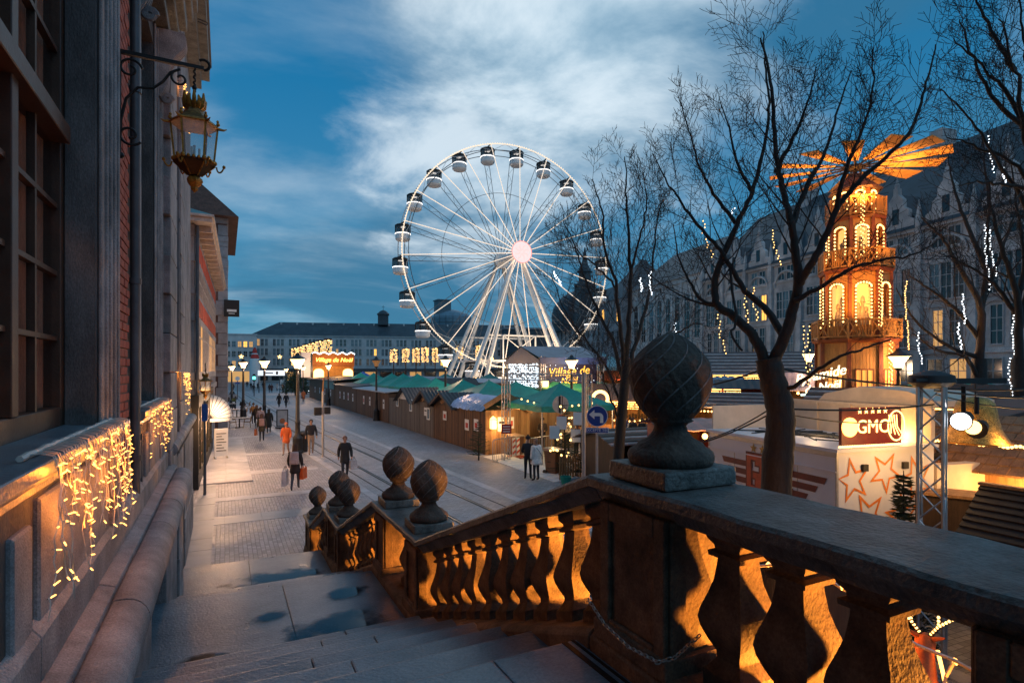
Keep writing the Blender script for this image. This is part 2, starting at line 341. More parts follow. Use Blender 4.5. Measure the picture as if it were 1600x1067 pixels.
# ================================================================== ground, street
def ground():
    m = MB(); m.quad((-1500,-600,-0.02),(1500,-600,-0.02),(1500,2500,-0.02),(-1500,2500,-0.02))
    structure(m.build('ground', M['asphalt']))
    # kerb line of the tram street runs slightly off the wall line
    def kx(y): return 5.75 - 0.0585*y if y < 60 else 2.24 - 0.03*(y-60)
    ys = [-12, 0, 5, 10, 15, 20, 25, 30, 35, 40, 50, 60, 80, 100, 130]
    m = MB()
    for a, b in zip(ys, ys[1:]):
        m.quad((-1.8,a,0.0),(kx(a)-0.42,a,0.0),(kx(b)-0.42,b,0.0),(-1.8,b,0.0))
    pv = structure(m.build('pavement', M['cobble']))
    # pale slab bands across the pavement, each slab a piece
    for (y, w, x0) in ((14.9, 0.0, 0), (18.6, 0.95, -0.9), (21.6, 0.6, -0.9), (26.7, 0.9, -0.4), (32.5, 0.7, 0.0), (41.0, 0.8, 0.2), (52, 0.9, 0.5)):
        if w == 0: continue
        x = x0; 
        while x < kx(y)-0.9:
            L_ = rnd.uniform(0.8, 1.1); x2 = min(x+L_, kx(y)-0.48); z = 0.006 + rnd.uniform(0, 0.003)
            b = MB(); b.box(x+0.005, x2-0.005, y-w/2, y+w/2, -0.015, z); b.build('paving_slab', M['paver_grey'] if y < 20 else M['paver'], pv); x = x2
    for i in range(11):        # slab run beside the wall foot
        y0 = 13.6 + i*1.05
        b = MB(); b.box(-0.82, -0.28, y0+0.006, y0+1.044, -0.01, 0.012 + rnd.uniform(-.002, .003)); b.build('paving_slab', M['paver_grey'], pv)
    for i in range(16):
        y0 = 24.6 + i*1.0
        for x0 in (-0.9, 0.05):
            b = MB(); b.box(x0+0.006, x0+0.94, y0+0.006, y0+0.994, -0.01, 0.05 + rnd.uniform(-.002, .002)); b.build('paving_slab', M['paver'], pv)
    m = MB(); m.box(1.0, 1.25, 23.0, 26.0, 0, 0.006)
    # the tram street
    m = MB()
    for a, b in zip(ys, ys[1:]):
        m.quad((kx(a)-0.42,a,0.0),(14.0,a,0.0),(14.0,b,0.0),(kx(b)-0.42,b,0.0))
    rd = structure(m.build('road', M['cobble_road']))
    # kerb stones (pale line) and the far pale line
    y = -6.0; 
    while y < 62:
        for off, w, nm in ((0.0, 0.30, 'kerb_stone'), (4.15, 0.34, 'edge_stone')):
            xx, x2 = kx(y)+off, kx(y+1.0)+off
            if nm == 'edge_stone': xx += 0.018*(y-20); x2 += 0.018*(y-19)
            b = MB(); z = 0.012 if nm == 'kerb_stone' else 0.008
            b.hexa([(xx-w/2,y+0.005,-0.02),(xx+w/2,y+0.005,-0.02),(x2+w/2,y+0.995,-0.02),(x2-w/2,y+0.995,-0.02)],
                   [(xx-w/2,y+0.005,z),(xx+w/2,y+0.005,z),(x2+w/2,y+0.995,z),(x2-w/2,y+0.995,z)])
            b.build(nm, M['paver'], rd)
        y += 1.0
    for (off, nm) in ((0.55, 'drain_channel'), (1.18, 'tram_rail'), (2.62, 'tram_rail'), (3.25, 'drain_channel')):
        g = MB(); r_ = MB()
        for a, b in zip(ys, ys[1:]):
            for (lo, hi, q, z) in ((-0.085, 0.085, g, 0.004), (-0.035, 0.03, r_, 0.012)):
                if nm == 'drain_channel': lo, hi = lo*0.35, hi*0.35
                xa, xb = kx(a)+off, kx(b)+off
                q.hexa([(xa+lo,a,-0.02),(xa+hi,a,-0.02),(xb+hi,b,-0.02),(xb+lo,b,-0.02)],[(xa+lo,a,z),(xa+hi,a,z),(xb+hi,b,z),(xb+lo,b,z)])
        gr = g.build(nm, M['groove'], rd)
        if nm == 'tram_rail': r_.build('rail_head', M['rail'], gr)
    return kx
kx = ground()
# ================================================================== staircase
ZT, ZL1, ZL2 = 2.93, 1.79, 0.80
XL, XR = -0.78, 1.72
def staircase():
    root = thing('staircase', None, None); root['kind'] = 'structure'
    def slab(name, y0, y1, z, zb=-0.05):
        b = MB(); b.box(XL, XR, y0, y1, zb, z); b.build(name, M['step'], root, bevel=0.012, seg=2)
    def split(name, y0, y1, z, zb, cuts):
        xs = [XL] + cuts + [XR]
        for a, c in zip(xs, xs[1:]):
            b = MB(); b.box(a+0.002, c-0.002, y0, y1-0.002, zb, z+rnd.uniform(-.002,.002)); b.build(name, M['step'], root, bevel=0.012, seg=2)
    split('terrace_slab', -3.0, -0.2, ZT, ZT-0.16, [0.5]); split('terrace_slab', -0.2, 1.35, ZT, ZT-0.16, [0.1, 1.05]); split('terrace_slab', 1.35, 2.59, ZT, ZT-0.16, [0.35, 1.2])
    n = 7; rise = (ZT-ZL1)/n; tr = (5.45-2.59)/(n-1)
    for i in range(n-1):
        y0 = 2.59+i*tr; z = ZT-(i+1)*rise
        split('step', y0, y0+tr+0.03*(i<n-2), z, z-rise-0.02, [rnd.uniform(0.1, 1.1)])
    split('landing_slab', 5.43, 7.40, ZL1, ZL1-0.2, [0.62])
    n = 6; rise = (ZL1-ZL2)/n; tr = (9.95-7.4)/(n-1)
    for i in range(n-1):
        y0 = 7.4+i*tr; z = ZL1-(i+1)*rise; split('step', y0, y0+tr+0.03*(i<n-2), z, z-rise-0.02, [rnd.uniform(0.1, 1.1)])
    split('landing_slab', 9.93, 11.85, ZL2, ZL2-0.2, [0.4])
    n = 5; rise = ZL2/n; tr = (13.45-11.85)/(n-1)
    for i in range(n-1):
        y0 = 11.85+i*tr; z = ZL2-(i+1)*rise; split('step', y0, y0+tr+0.03*(i<n-2), z, z-rise-0.02, [rnd.uniform(0.1, 1.1)])
    b = MB(); pts = [(XL,-3.0,0),(XL,2.5,0),(XL,2.5,0)]
    prof = [(-3,0),(13.3,0),(11.9,ZL2-0.21),(10.0,ZL2-0.21),(7.5,ZL1-0.24),(5.5,ZL1-0.24),(2.6,ZT-0.22),(-3,ZT-0.17)]
    b.ext([(XL+0.01, y, z) for y, z in prof], (XR-XL-0.02, 0, 0)); b.build('stair_core', M['limestone_dark'], root)
    # metal strip let into the terrace along the balustrade foot
    b = MB(); b.box(1.60, 1.63, -3, 2.58, ZT-0.01, ZT+0.004); b.box(1.66, 1.675, -3, 2.58, ZT-0.01, ZT+0.004); b.build('drain_strip', M['iron'], root)
    # standing water, thinning out to nothing at its edge
    wm, nt, bs = _mat('standing_water'); N = nt.nodes.new; L = nt.links.new
    bs.inputs['Base Color'].default_value = (0.012, 0.016, 0.02, 1); bs.inputs['Roughness'].default_value = 0.04; bs.inputs['IOR'].default_value = 1.33; bs.inputs['Specular IOR Level'].default_value = 1.0
    tc = N('ShaderNodeTexCoord'); ln = N('ShaderNodeVectorMath'); ln.operation = 'LENGTH'; L(tc.outputs['Object'], ln.inputs[0])
    ge = N('ShaderNodeNewGeometry'); nz = N('ShaderNodeTexNoise'); nz.inputs['Scale'].default_value = 3.2; nz.inputs['Detail'].default_value = 5; L(ge.outputs['Position'], nz.inputs['Vector'])
    ad = N('ShaderNodeMath'); ad.operation = 'MULTIPLY_ADD'; ad.inputs[1].default_value = 1.5; L(nz.outputs['Fac'], ad.inputs[0]); L(ln.outputs['Value'], ad.inputs[2])
    mr = N('ShaderNodeMapRange'); mr.interpolation_type = 'SMOOTHSTEP'; mr.inputs[1].default_value = 1.62; mr.inputs[2].default_value = 1.12; mr.inputs[4].default_value = 0.8; L(ad.outputs[0], mr.inputs[0]); L(mr.outputs[0], bs.inputs['Alpha'])
    def puddle(cx, cy_, rx, ry, z, rz=0.0):
        b = MB(); k = 32; b.add([(math.cos(2*math.pi*i/k), math.sin(2*math.pi*i/k), 0) for i in range(k)], [tuple(range(k))]); o = b.build('puddle', wm, None, loc=(cx, cy_, z), rz=rz); o.scale = (rx, ry, 1); tag(o, kind='structure')
    puddle(1.02, 5.95, 0.62, 0.42, ZL1+0.006, .2); puddle(1.25, 6.75, 0.36, 0.26, ZL1+0.007, .4); puddle(0.45, 6.5, 0.24, 0.18, ZL1+0.006); puddle(-0.2, 5.75, 0.3, 0.16, ZL1+0.006)
    puddle(0.8, 10.6, 0.95, 0.6, ZL2+0.006, .1); puddle(0.5, 4.6, 0.9, 0.16, 2.121+0.003) 
staircase()
# ================================================================== balustrade
XC = 1.94
CAPZ = [(-3.0, 3.835), (2.46, 3.835), (5.46, 2.69), (7.36, 2.69), (9.86, 1.73), (11.42, 1.73), (13.40, 0.92), (14.45, 0.92)]
def capz(y):
    for (a, za), (b, zb) in zip(CAPZ, CAPZ[1:]):
        if y <= b: return za + (zb-za)*(y-a)/(b-a)
    return CAPZ[-1][1]
def balustrade():
    root = thing('stone_balustrade', 'dark weathered stone balustrade stepping down beside the staircase, lit orange from outside', 'balustrade')
    sd = M['stone_dark']
    # stringer wall and kerb under the balusters
    b = MB(); ys = [q for q, _ in CAPZ]
    path = [(XC, y, capz(y)-0.80) for y in ys]
    vs = []; 
    for (x, y, z) in path: vs += [(x-0.20, y, -0.1), (x+0.20, y, -0.1), (x+0.20, y, z-0.08), (x-0.20, y, z-0.08)]
    b.add(vs, [(i*4+j, i*4+(j+1)%4, (i+1)*4+(j+1)%4, (i+1)*4+j) for i in range(len(path)-1) for j in range(4)] + [(3,2,1,0), tuple(len(vs)-4+j for j in range(4))])
    b.build('stringer_wall', sd, root)
    ksec = [(-0.25,-0.13),(0.25,-0.13),(0.25,-0.03),(0.21,0.0),(-0.21,0.0),(-0.25,-0.03)]
    csec = [(-0.17,-0.135),(0.17,-0.135),(0.185,-0.115),(0.20,-0.085),(0.225,-0.06),(0.26,-0.055),(0.262,-0.015),(0.25,0.0),(-0.25,0.0),(-0.262,-0.015),(-0.26,-0.055),(-0.225,-0.06),(-0.20,-0.085),(-0.185,-0.115)]
    segs = [(-3.0,0.48),(0.48,2.46),(2.46,5.46),(5.46,7.36),(7.36,9.86),(9.86,11.42),(11.42,13.40),(13.40,14.45)]
    for a, c in segs:
        k = max(2, int((c-a)/0.12)); pth = []
        for i in range(k+1):
            y = a+0.003+(c-a-0.006)*i/k; pth.append((XC+rnd.uniform(-.003,.003), y, capz(y)+rnd.uniform(-.003,.003)))
        q = MB(); q.sweep(csec, pth); q.build('coping', M['stone_cap'], root, smooth=35)
        q = MB(); q.sweep(ksec, [(XC, a+0.003, capz(a)-0.80), (XC, c-0.003, capz(c)-0.80)]); q.build('kerb', sd, root, bevel=0.008)
    # piers with sunk panels
    def pier(y0, y1):
        z0, z1 = capz(y0)-0.82, capz(y0)-0.12
        if abs(capz(y0)-capz(y1)) > 0.02: z0 = min(capz(y0), capz(y1))-0.80
        q = MB(); q.box(XC-0.20, XC+0.20, y0+0.02, y1-0.02, z0, z1)
        for sx in (-1, 1):
            xa, xb = XC+sx*0.20, XC+sx*0.225
            x0, x1 = min(xa, xb), max(xa, xb); w = 0.075
            q.box(x0, x1, y0+0.02, y0+0.02+w, z0, z1); q.box(x0, x1, y1-0.02-w, y1-0.02, z0, z1); q.box(x0, x1, y0+0.02+w, y1-0.02-w, z1-0.09, z1); q.box(x0, x1, y0+0.02+w, y1-0.02-w, z0, z0+0.12)
        for sy, yy in ((-1, y0+0.02), (1, y1-0.02)):
            ya, yb = sorted((yy, yy+sy*0.018))
            q.box(XC-0.20, XC-0.11, ya, yb, z0, z1); q.box(XC+0.11, XC+0.20, ya, yb, z0, z1)
        q.build('pier', sd, root, bevel=0.006)
        q = MB(); q.box(XC-0.245, XC+0.245, y0-0.01, y1+0.01, z0, z0+0.10); q.build('pier_base', sd, root, bevel=0.015, seg=2)
    for y0, y1 in ((1.90,2.42),(0.16,0.79),(5.52,5.98),(6.86,7.32),(9.94,10.36),(10.98,11.38),(13.52,14.36)): pier(y0, y1)
    # balusters, square on plan; on the flights they lean with the slope
    prof = [(0.100,0.0),(0.100,0.075),(0.085,0.09),(0.06,0.13),(0.062,0.155),(0.086,0.20),(0.108,0.25),(0.116,0.29),(0.109,0.33),(0.088,0.39),(0.070,0.45),(0.060,0.52),(0.058,0.545),(0.085,0.555),(0.087,0.575),(0.066,0.585),(0.068,0.60),(0.088,0.625),(0.092,0.64),(0.092,0.69)]
    def baluster(y, slope, sc_=1.0):
        zb = capz(y)-0.81; q = MB(); H = 0.69; h = 0.70
        pts = [(r*1.414*sc_, z*h/H) for r, z in prof]
        q.lathe(pts, 4, (0,0,0), ph=math.pi/4)
        q.v = [(x, yy, z+slope*yy) for x, yy, z in q.v]
        return q.build('baluster', sd, root, loc=(XC+rnd.uniform(-.004,.004), y, zb), smooth=28)
    for y in (1.72, 1.43, 1.14, 0.0, -0.3, -0.6, -0.9): baluster(y, 0)
    sl = (2.69-3.835)/3.0
    for i in range(10): baluster(2.66+i*0.297, sl, 0.92)
    for y in (6.42,): baluster(y, 0)
    sl = (1.73-2.69)/2.5
    for i in range(8): baluster(7.56+i*0.30, sl, 0.95)
    baluster(10.67, 0, 0.9)
    sl = (0.92-1.73)/1.98
    for i in range(6): baluster(11.60+i*0.31, sl, 0.95)
    # finials: ridged stone buds on moulded feet
    def ridge(r, z, a):
        if z < 0.20: return r
        k = 10; u = (a*k/(2*math.pi) + z*4.2) % 1.0; d = min(u, 1-u)
        return r*(1 + 0.032*math.exp(-(d/0.07)**2) - 0.004*math.cos(u*2*math.pi))
    fp = [(0.195,0),(0.205,0.02),(0.208,0.04),(0.2,0.062),(0.183,0.075),(0.165,0.085),(0.155,0.10),(0.11,0.125),(0.085,0.155),(0.075,0.185),(0.085,0.197),(0.11,0.21)]
    tab = [(0,.50),(.05,.61),(.10,.71),(.21,.865),(.32,.955),(.42,.993),(.52,1.0),(.63,.945),(.74,.80),(.84,.59),(.92,.36),(.97,.17),(1,.02)]
    for i in range(31):
        u = i/30; z = 0.215+0.43*u
        for (u0, r0), (u1, r1) in zip(tab, tab[1:]):
            if u <= u1: r = 0.196*(r0+(r1-r0)*(u-u0)/(u1-u0)); break
        fp.append((r, z))
    q = MB(); q.lathe(fp, 220, fn=ridge); bud = q.mesh('bud', [mat('black_weathered_stone', (0.028,0.024,0.021), .85, scale=7, bump=.9, bscale=40, col2=(.13,.11,.092), dist=.015)], smooth=180)
    q = MB(); q.box(-0.215,0.215,-0.215,0.215,0,0.085); pl = q.mesh('plinth', [M['stone_cap']], bevel=0.012, seg=2)
    q = MB(); nr = 10
    for k in range(nr):
        pts = []
        for i in range(22):
            u = 0.10+0.86*i/21; z = 0.215+0.43*u
            for (u0, r0), (u1, r1) in zip(tab, tab[1:]):
                if u <= u1: r = 0.196*(r0+(r1-r0)*(u-u0)/(u1-u0)); break
            a = 2*math.pi*k/nr + 2.4*u; pts.append(((r+.001)*math.cos(a), (r+.001)*math.sin(a), z))
        q.tube(pts, 0.0045, 4)
    rg = q.mesh('ridges', [mat('worn_pale_ridge', (0.07,0.07,0.072), .7, scale=20, bump=.3, col2=(.22,.22,.225))], smooth=60)
    labs = ['largest stone bud finial on the nearest pier, big against the market', 'nearer of the two bud finials on the upper landing, with paler tip', 'farther of the two bud finials on the upper landing, just left of the paler one',
            'nearer bud finial on the lower landing, partly before its taller looking twin', 'farther bud finial on the lower landing, behind and above its twin', 'smallest and last bud finial at the foot of the stairs']
    for i, y in enumerate((2.15, 5.86, 7.06, 10.28, 11.22, 14.05)):
        f = thing('stone_finial', labs[i], 'finial', (XC+0.02, y, capz(y)+0.003), R(rnd.uniform(-3, 3)), 'bud finials on the balustrade')
        obj('plinth', pl, f); o = obj('bud', bud, f, (0,0,0.085), R(i*23+10)); obj('ridges', rg, o)
    M['galv_bright'] = mat('bright_chain_steel', (0.45,0.43,0.40), .35, metal=.7, bump=0)
    # thin chain hung round the foot of the big pier
    pts = []
    A = [Vector((XC-0.275, 2.42, 3.20)), Vector((XC-0.278, 2.28, 3.135)), Vector((XC-0.278, 2.10, 3.105)), Vector((XC-0.276, 1.90, 3.125)), Vector((XC-0.22, 1.86, 3.15)), Vector((XC-0.06, 1.862, 3.22))]
    q = MB(); k = 0
    for a, c in zip(A, A[1:]):
        n = int((c-a).length/0.02)
        for i in range(n):
            p = a.lerp(c, i/n); d = (c-a).normalized(); x = d.cross(Vector((0,0,1))).normalized(); y = x.cross(d)
            if k % 2: x, y = y, x
            q.tube([p + d*(0.014*math.cos(t)) + y*(0.008*math.sin(t)) for t in [j*math.pi/4 for j in range(8)]], 0.0032, 5, closed=True); k += 1
    tag(q.build('chain', M['galv_bright'], None, smooth=60), 'thin steel chain draped round the foot of the big pier', 'chain')
balustrade()
# ================================================================== town hall at the left
def town_hall():
    root = thing('town_hall', 'tall dark stone and red brick building with garlanded window sills beside the staircase', 'building')
    Ls, Ld, Br = M['limestone'], M['limestone_dark'], M['brick']
    XW = -0.88
    ZS = EYE-0.44                                      # sill top
    # backing masonry, with openings left for the two windows
    wins = [(3.12, 5.50), (7.80, 9.45)]
    b = MB(); zt = 16.0; top = EYE+4.6
    b.box(-6, XW-0.02, -4, wins[0][0], -0.1, zt); b.box(-6, XW-0.02, wins[0][1], wins[1][0], -0.1, zt); b.box(-6, XW-0.02, wins[1][1], 18.2, -0.1, zt)
    for a, c in wins:
        b.box(-6, XW-0.02, a, c, -0.1, ZS-0.10); b.box(-6, XW-0.02, a, c, top, zt); b.box(-6, -1.9, a, c, ZS-0.10, top)
    b.build('wall', Ld, root)
    # windows
    for a, c in wins:
        XG = -1.16
        f = MB()
        f.box(XG-0.06, XG+0.05, a, a+0.10, ZS, top); f.box(XG-0.06, XG+0.05, c-0.10, c, ZS, top)
        f.box(XG-0.06, XG+0.05, a+0.10, c-0.10, ZS, ZS+0.16); f.box(XG-0.06, XG+0.05, a+0.10, c-0.10, top-0.1, top)
        mid = (a+c)/2; f.box(XG-0.06, XG+0.06, mid-0.06, mid+0.06, ZS+0.16, top-0.1)
        tz = EYE+1.72; f.box(XG-0.061, XG+0.11, a+0.10, c-0.10, tz, tz+0.13)
        wf = f.build('window', M['frame_wood'], root, bevel=0.006)
        g = MB()
        for z in (EYE+0.22, EYE+0.71, EYE+1.22, EYE+2.4, EYE+2.95, EYE+3.5, EYE+4.05): g.box(XG-0.02, XG+0.03, a+0.10, c-0.10, z, z+0.035)
        for u in (0.25, 0.75):
            y = a+0.1+(c-a-0.2)*u; g.box(XG-0.02, XG+0.028, y-0.02, y+0.02, ZS+0.16, top-0.1)
        g.build('glazing_bar', M['frame_wood'], wf)
        p = MB(); p.box(XG-0.012, XG-0.004, a+0.05, c-0.05, ZS+0.05, top-0.05); p.build('pane', M['pane_dark'], wf)
        cu = MB()
        for i in range(60):
            y0 = a+0.08+(c-a-0.16)*i/60; y1 = a+0.08+(c-a-0.16)*(i+1)/60
            x0 = XG-0.07+0.02*math.sin(i*1.1); x1 = XG-0.07+0.02*math.sin((i+1)*1.1); cu.quad((x0,y0,ZS+0.1),(x1,y1,ZS+0.1),(x1,y1,top),(x0,y0,top))
        cu.build('curtain', M['curtain'], wf, smooth=180)
        # reveal lining, tooled dark stone
        rv = MB(); rv.box(XG+0.06, XW-0.03, c-0.025, c+0.03, ZS, top); rv.box(XG+0.06, XW-0.03, a-0.03, a+0.025, ZS, top); rv.build('reveal', Ld, root)
        # moulded surround, stepped fillets
        for (y0, sgn) in ((c+0.0, 1), (a-0.0, -1)):
            s = MB()
            fil = [(0.00,0.11,0.012),(0.11,0.145,0.034),(0.145,0.235,0.016),(0.235,0.275,0.042),(0.275,0.375,0.022),(0.375,0.415,0.05),(0.415,0.50,0.03),(0.50,0.55,0.056)]
            for (u0, u1, pr) in fil:
                ya, yb = sorted((y0+sgn*u0, y0+sgn*u1)); s.box(XW-0.015, XW+pr, ya, yb, ZS+0.001, top+0.3)
            s.build('window_surround', Ls, root, bevel=0.008)
        # sill slab with drip
        s = MB(); yb = (a-0.62, c+0.60)
        sec = [(XW-0.30,-0.10),(XW+0.05,-0.17),(XW+0.05,-0.11),(XW+0.10,-0.10),(XW+0.125,-0.07),(XW+0.125,0.0),(XW-0.30,0.02)]
        s.sweep(sec, [(0, yb[0], ZS), (0, yb[1], ZS)]); s.build('sill', M['step'], root, bevel=0.006)
        # apron with two raised borders below the sill
        ap = MB(); ap.box(XW-0.015, XW+0.03, a-0.55, c+0.5, EYE-1.28, ZS-0.115)
        for q0, q1 in ((a-0.55, a-0.15), (c+0.1, c+0.5)):
            ap.box(XW+0.03, XW+0.055, q0, q0+0.09, EYE-1.28, ZS-0.17); ap.box(XW+0.03, XW+0.055, q1-0.09, q1, EYE-1.28, ZS-0.17)
            ap.box(XW+0.03, XW+0.055, q0+0.09, q1-0.09, ZS-0.27, ZS-0.17)
            ap.box(XW+0.03, XW+0.052, q0+0.12, q1-0.12, EYE-1.2, ZS-0.34)
        ap.build('apron', Ld, root, bevel=0.005)
        for (u0, u1, zb, zt2) in ((a+0.08, a+0.36, EYE-1.26, ZS-0.30), (a+0.48, c-0.02, EYE-1.26, ZS-0.20)):
            pb = MB(); pb.box(XW+0.0, XW+0.058, u0, u1, zb, zt2); pb.build('raised_panel', Ls, root, bevel=0.012)
        for u in (c+0.06, c+0.20, c+0.34):
            pb = MB(); pb.box(XW+0.0, XW+0.075, u, u+0.09, EYE-1.26, ZS-0.17); pb.build('pilaster_strip', Ls, root, bevel=0.008)
    # brick panels between the openings, brick by brick
    q = MB(); q.box(0, 0.05, 0, 0.215, 0, 0.074); bm_ = [q.mesh('brick', [Br], bevel=0.004)]
    q = MB(); q.box(0, 0.05, 0, 0.103, 0, 0.074); bm_.append(q.mesh('brick', [Br], bevel=0.004))
    def bricks(y0, y1, z0, z1, pitch):
        r = 0; z = z0
        p = MB(); p.box(XW-0.019, XW-0.008, y0, y1, z0, z1); p.build('mortar_bed', M['mortar'], root)
        while z < z1-0.05:
            y = y0+0.004+(0.0 if r % 2 else 0.115)
            if r % 2 == 0: obj('brick', bm_[1], root, (XW-0.045+rnd.uniform(-.004,.004), y0+0.004, z))
            while y+0.215 < y1: 
                obj('brick', bm_[0], root, (XW-0.040+rnd.uniform(-.004,.004), y, z)); y += 0.227
            z += pitch; r += 1
    bricks(6.07, 6.99, EYE-1.25, EYE+4.3, 0.086)
    q = MB(); z = EYE-1.0
    while z < EYE+4.4: q.box(XW-.03, XW+.004, 10.04, 10.20, z, z+.062); q.box(XW-.03, XW+.004, 10.212, 10.40, z, z+.062); z += .072
    stuff(q.build('brickwork', Br, root))
    # drainpipes
    for y, x, z0 in ((7.10, XW+0.045, EYE-1.3), (12.9, XW+0.05, 2.4)):
        q = MB(); q.cyl((x, y, z0), (x, y, 14), 0.045, n=12)
        for z in (EYE-0.95, EYE+0.9, EYE+2.9): q.cyl((x, y, z), (x, y, z+0.06), 0.058, n=12)
        q.build('drainpipe', M['zinc'], root, smooth=40)
    # wall base between sill level and ledge, in big blocks
    for i, (y0, y1) in enumerate(((-3, -1.2), (-1.2, 0.6), (0.6, 2.1), (2.1, 3.5), (3.5, 4.75), (4.75, 6.1), (6.1, 7.5), (7.5, 9.0), (9.0, 10.42))):
        q = MB(); q.box(XW-0.02, XW+0.085, y0+0.004, y1-0.004, EYE-1.60, EYE-1.30)
        q.add([(XW-0.02, y0+0.004, EYE-1.30), (XW-0.02, y1-0.004, EYE-1.30), (XW+0.085, y1-0.004, EYE-1.30), (XW+0.085, y0+0.004, EYE-1.30), (XW-0.02, y0+0.004, EYE-1.24), (XW-0.02, y1-0.004, EYE-1.24), (XW+0.04, y1-0.004, EYE-1.24), (XW+0.04, y0+0.004, EYE-1.24)],
              [(4,5,6,7),(3,2,6,7),(0,3,7,4),(1,2,6,5)])
        q.build('plinth_block', Ls, root, bevel=0.006)
    # rounded string course: inner fillet and roll, stone by stone
    rs = [(-0.68,-0.02),(-0.66,0.0)]
    for i in range(11):
        a = math.pi/2 - math.pi*1.05*i/10; rs.append((-0.60+0.145*math.cos(a), -0.16+0.16*math.sin(a)))
    roll = rs + [(-0.64,-0.36),(-0.68,-0.36)]
    fil = [(-0.90,-0.05),(-0.90,0.035),(-0.78,0.03),(-0.695,0.0),(-0.68,-0.05)]
    for y0, y1 in ((-3,-1.4),(-1.4,0.3),(0.3,1.95),(1.95,3.3),(3.3,4.62),(4.62,5.72),(5.72,6.84),(6.84,8.0),(8.0,9.3),(9.3,10.45)):
        dz = rnd.uniform(-.004,.004)
        q = MB(); q.sweep(roll, [(0, y0+0.005, EYE-1.55+dz), (0, y1-0.005, EYE-1.55+dz)]); q.build('ledge_stone', Ls, root, smooth=50)
        q = MB(); q.sweep(fil, [(0, y0+0.3, EYE-1.55+dz), (0, y1+0.295, EYE-1.55+dz)]); q.build('ledge_fillet', Ls, root, bevel=0.005)
    for i in range(8):
        y0 = 11.0+i*0.9
        q = MB(); q.sweep([(x-0.24, z*0.8) for x, z in roll], [(0, y0+0.012, EYE-1.2), (0, y0+0.888, EYE-1.2)]); q.build('ledge_stone', Ls, root, smooth=50)
    # basement wall with dark openings between rough pilasters
    q = MB(); q.box(XW-0.05, -0.80, -3, 18.2, -0.1, EYE-1.6); q.build('basement_wall', M['black'], root)
    for y0, y1 in ((-3,1.2),(1.6,3.3),(3.75,6.1),(7.42,9.0),(9.55,10.4),(12.2,13.9),(14.6,18.2)):
        n = 5; zs = [-0.05 + (EYE-1.62+0.05)*i/n for i in range(n+1)]
        for a, c in zip(zs, zs[1:]):
            q = MB(); q.box(-0.82, -0.585+rnd.uniform(-.006,.006) + (0 if y1 < 11 else -0.2), y0, y1, a+0.003, c-0.003); q.build('stone_block', Ls, root, bevel=0.015, seg=2)
    # quoins
    for (y0, y1, z0, X1) in ((10.42, 11.85, 0.0, XW+0.12), (13.8, 15.2, 0.0, XW+0.06)):
        z = z0; k = 0
        while z < 12.5:
            h = 0.62; q = MB(); q.box(XW-0.02, X1, y0+(0.0 if k % 2 else 0.12), y1-(0.0 if k % 2 else 0.05), z+0.008, z+h-0.008); q.build('stone_block', Ls, root, bevel=0.018, seg=2); z += h; k += 1
    q = MB(); q.box(XW-0.02, XW+0.0, 11.85, 13.8, 0, 12); q.build('brick_panel', tiles('red_brick_courses', (0.27, 0.075, 0.05), (0.2, 0.17, 0.15), 0.22, 0.072, axes='YZ', msize=0.12), root)
    q = MB(); q.box(XW-0.02, XW+0.03, 15.2, 18.2, 0, 12.4); q.build('stone_pilaster', Ls, root)
    # hood moulds over the windows with scrolled consoles
    hd = M['limestone']
    for a, c in wins:
        z0 = EYE+4.95
        for (x1, dz0, dz1, ex) in ((XW+0.16, 0.0, 0.16, 0.05), (XW+0.26, 0.16, 0.30, 0.12), (XW+0.36, 0.30, 0.52, 0.2), (XW+0.44, 0.52, 0.70, 0.27), (XW+0.50, 0.70, 1.0, 0.33)):
            q = MB(); q.box(XW-0.015, x1, a-0.55-ex, c+0.55+ex, z0+dz0+0.001, z0+dz1); q.build('hood_mould', M['stone_cap'], root, bevel=0.02, seg=2)
        for yy in (a-0.42, c+0.16):
            pts = []
            for i in range(26):
                u = i/25; pts.append((XW+0.05+0.27*(0.5-0.5*math.cos(math.pi*min(1, u*1.15)))+0.05*math.sin(u*9), z0-1.0+0.98*u))
            poly = [(XW-0.01, yy, z0-1.0)] + [(x, yy, z) for x, z in pts] + [(XW-0.01, yy, z0-0.02)]
            q = MB(); q.ext(poly, (0, 0.24, 0))
            for k in range(4): q.ext([(x+0.012 if 0 < j < len(poly)-1 else x, yy+0.02+k*0.058, z) for j, (x, y, z) in enumerate(poly)], (0, 0.028, 0))
            q.tube([(XW+0.13+0.075*math.cos(t)*(1-t/16), yy+0.12, z0-0.98+0.075*math.sin(t)*(1-t/16)) for t in [j*0.5 for j in range(26)]], 0.03, 6)
            q.build('scroll_console', Ls, root, smooth=40)
        q = MB(); q.tube([(XW+0.5, c+0.86, z0+0.62), (XW+0.62, c+0.9, z0+0.62), (XW+0.64, c+0.9, z0+0.6), (XW+0.62, c+0.9, z0+0.57), (XW+0.5, c+0.86, z0+0.58)], 0.008, 5); q.build('hook', M['iron'], root)
    q = MB(); q.box(XW-0.01, XW+0.5, -4, 18.4, 12.6, 13.0); q.box(XW-0.01, XW+0.3, -4, 18.3, 12.3, 12.6); q.build('cornice', M['stone_cap'], root)
    q = MB(); q.ext([(XW+0.55,-4,13.0),(-3.5,-4,16.5),(-7,-4,13.0)], (0, 22.4, 0)); q.build('roof', mat('slate_roof', (0.03,0.033,0.04), 0.5), root)
town_hall()
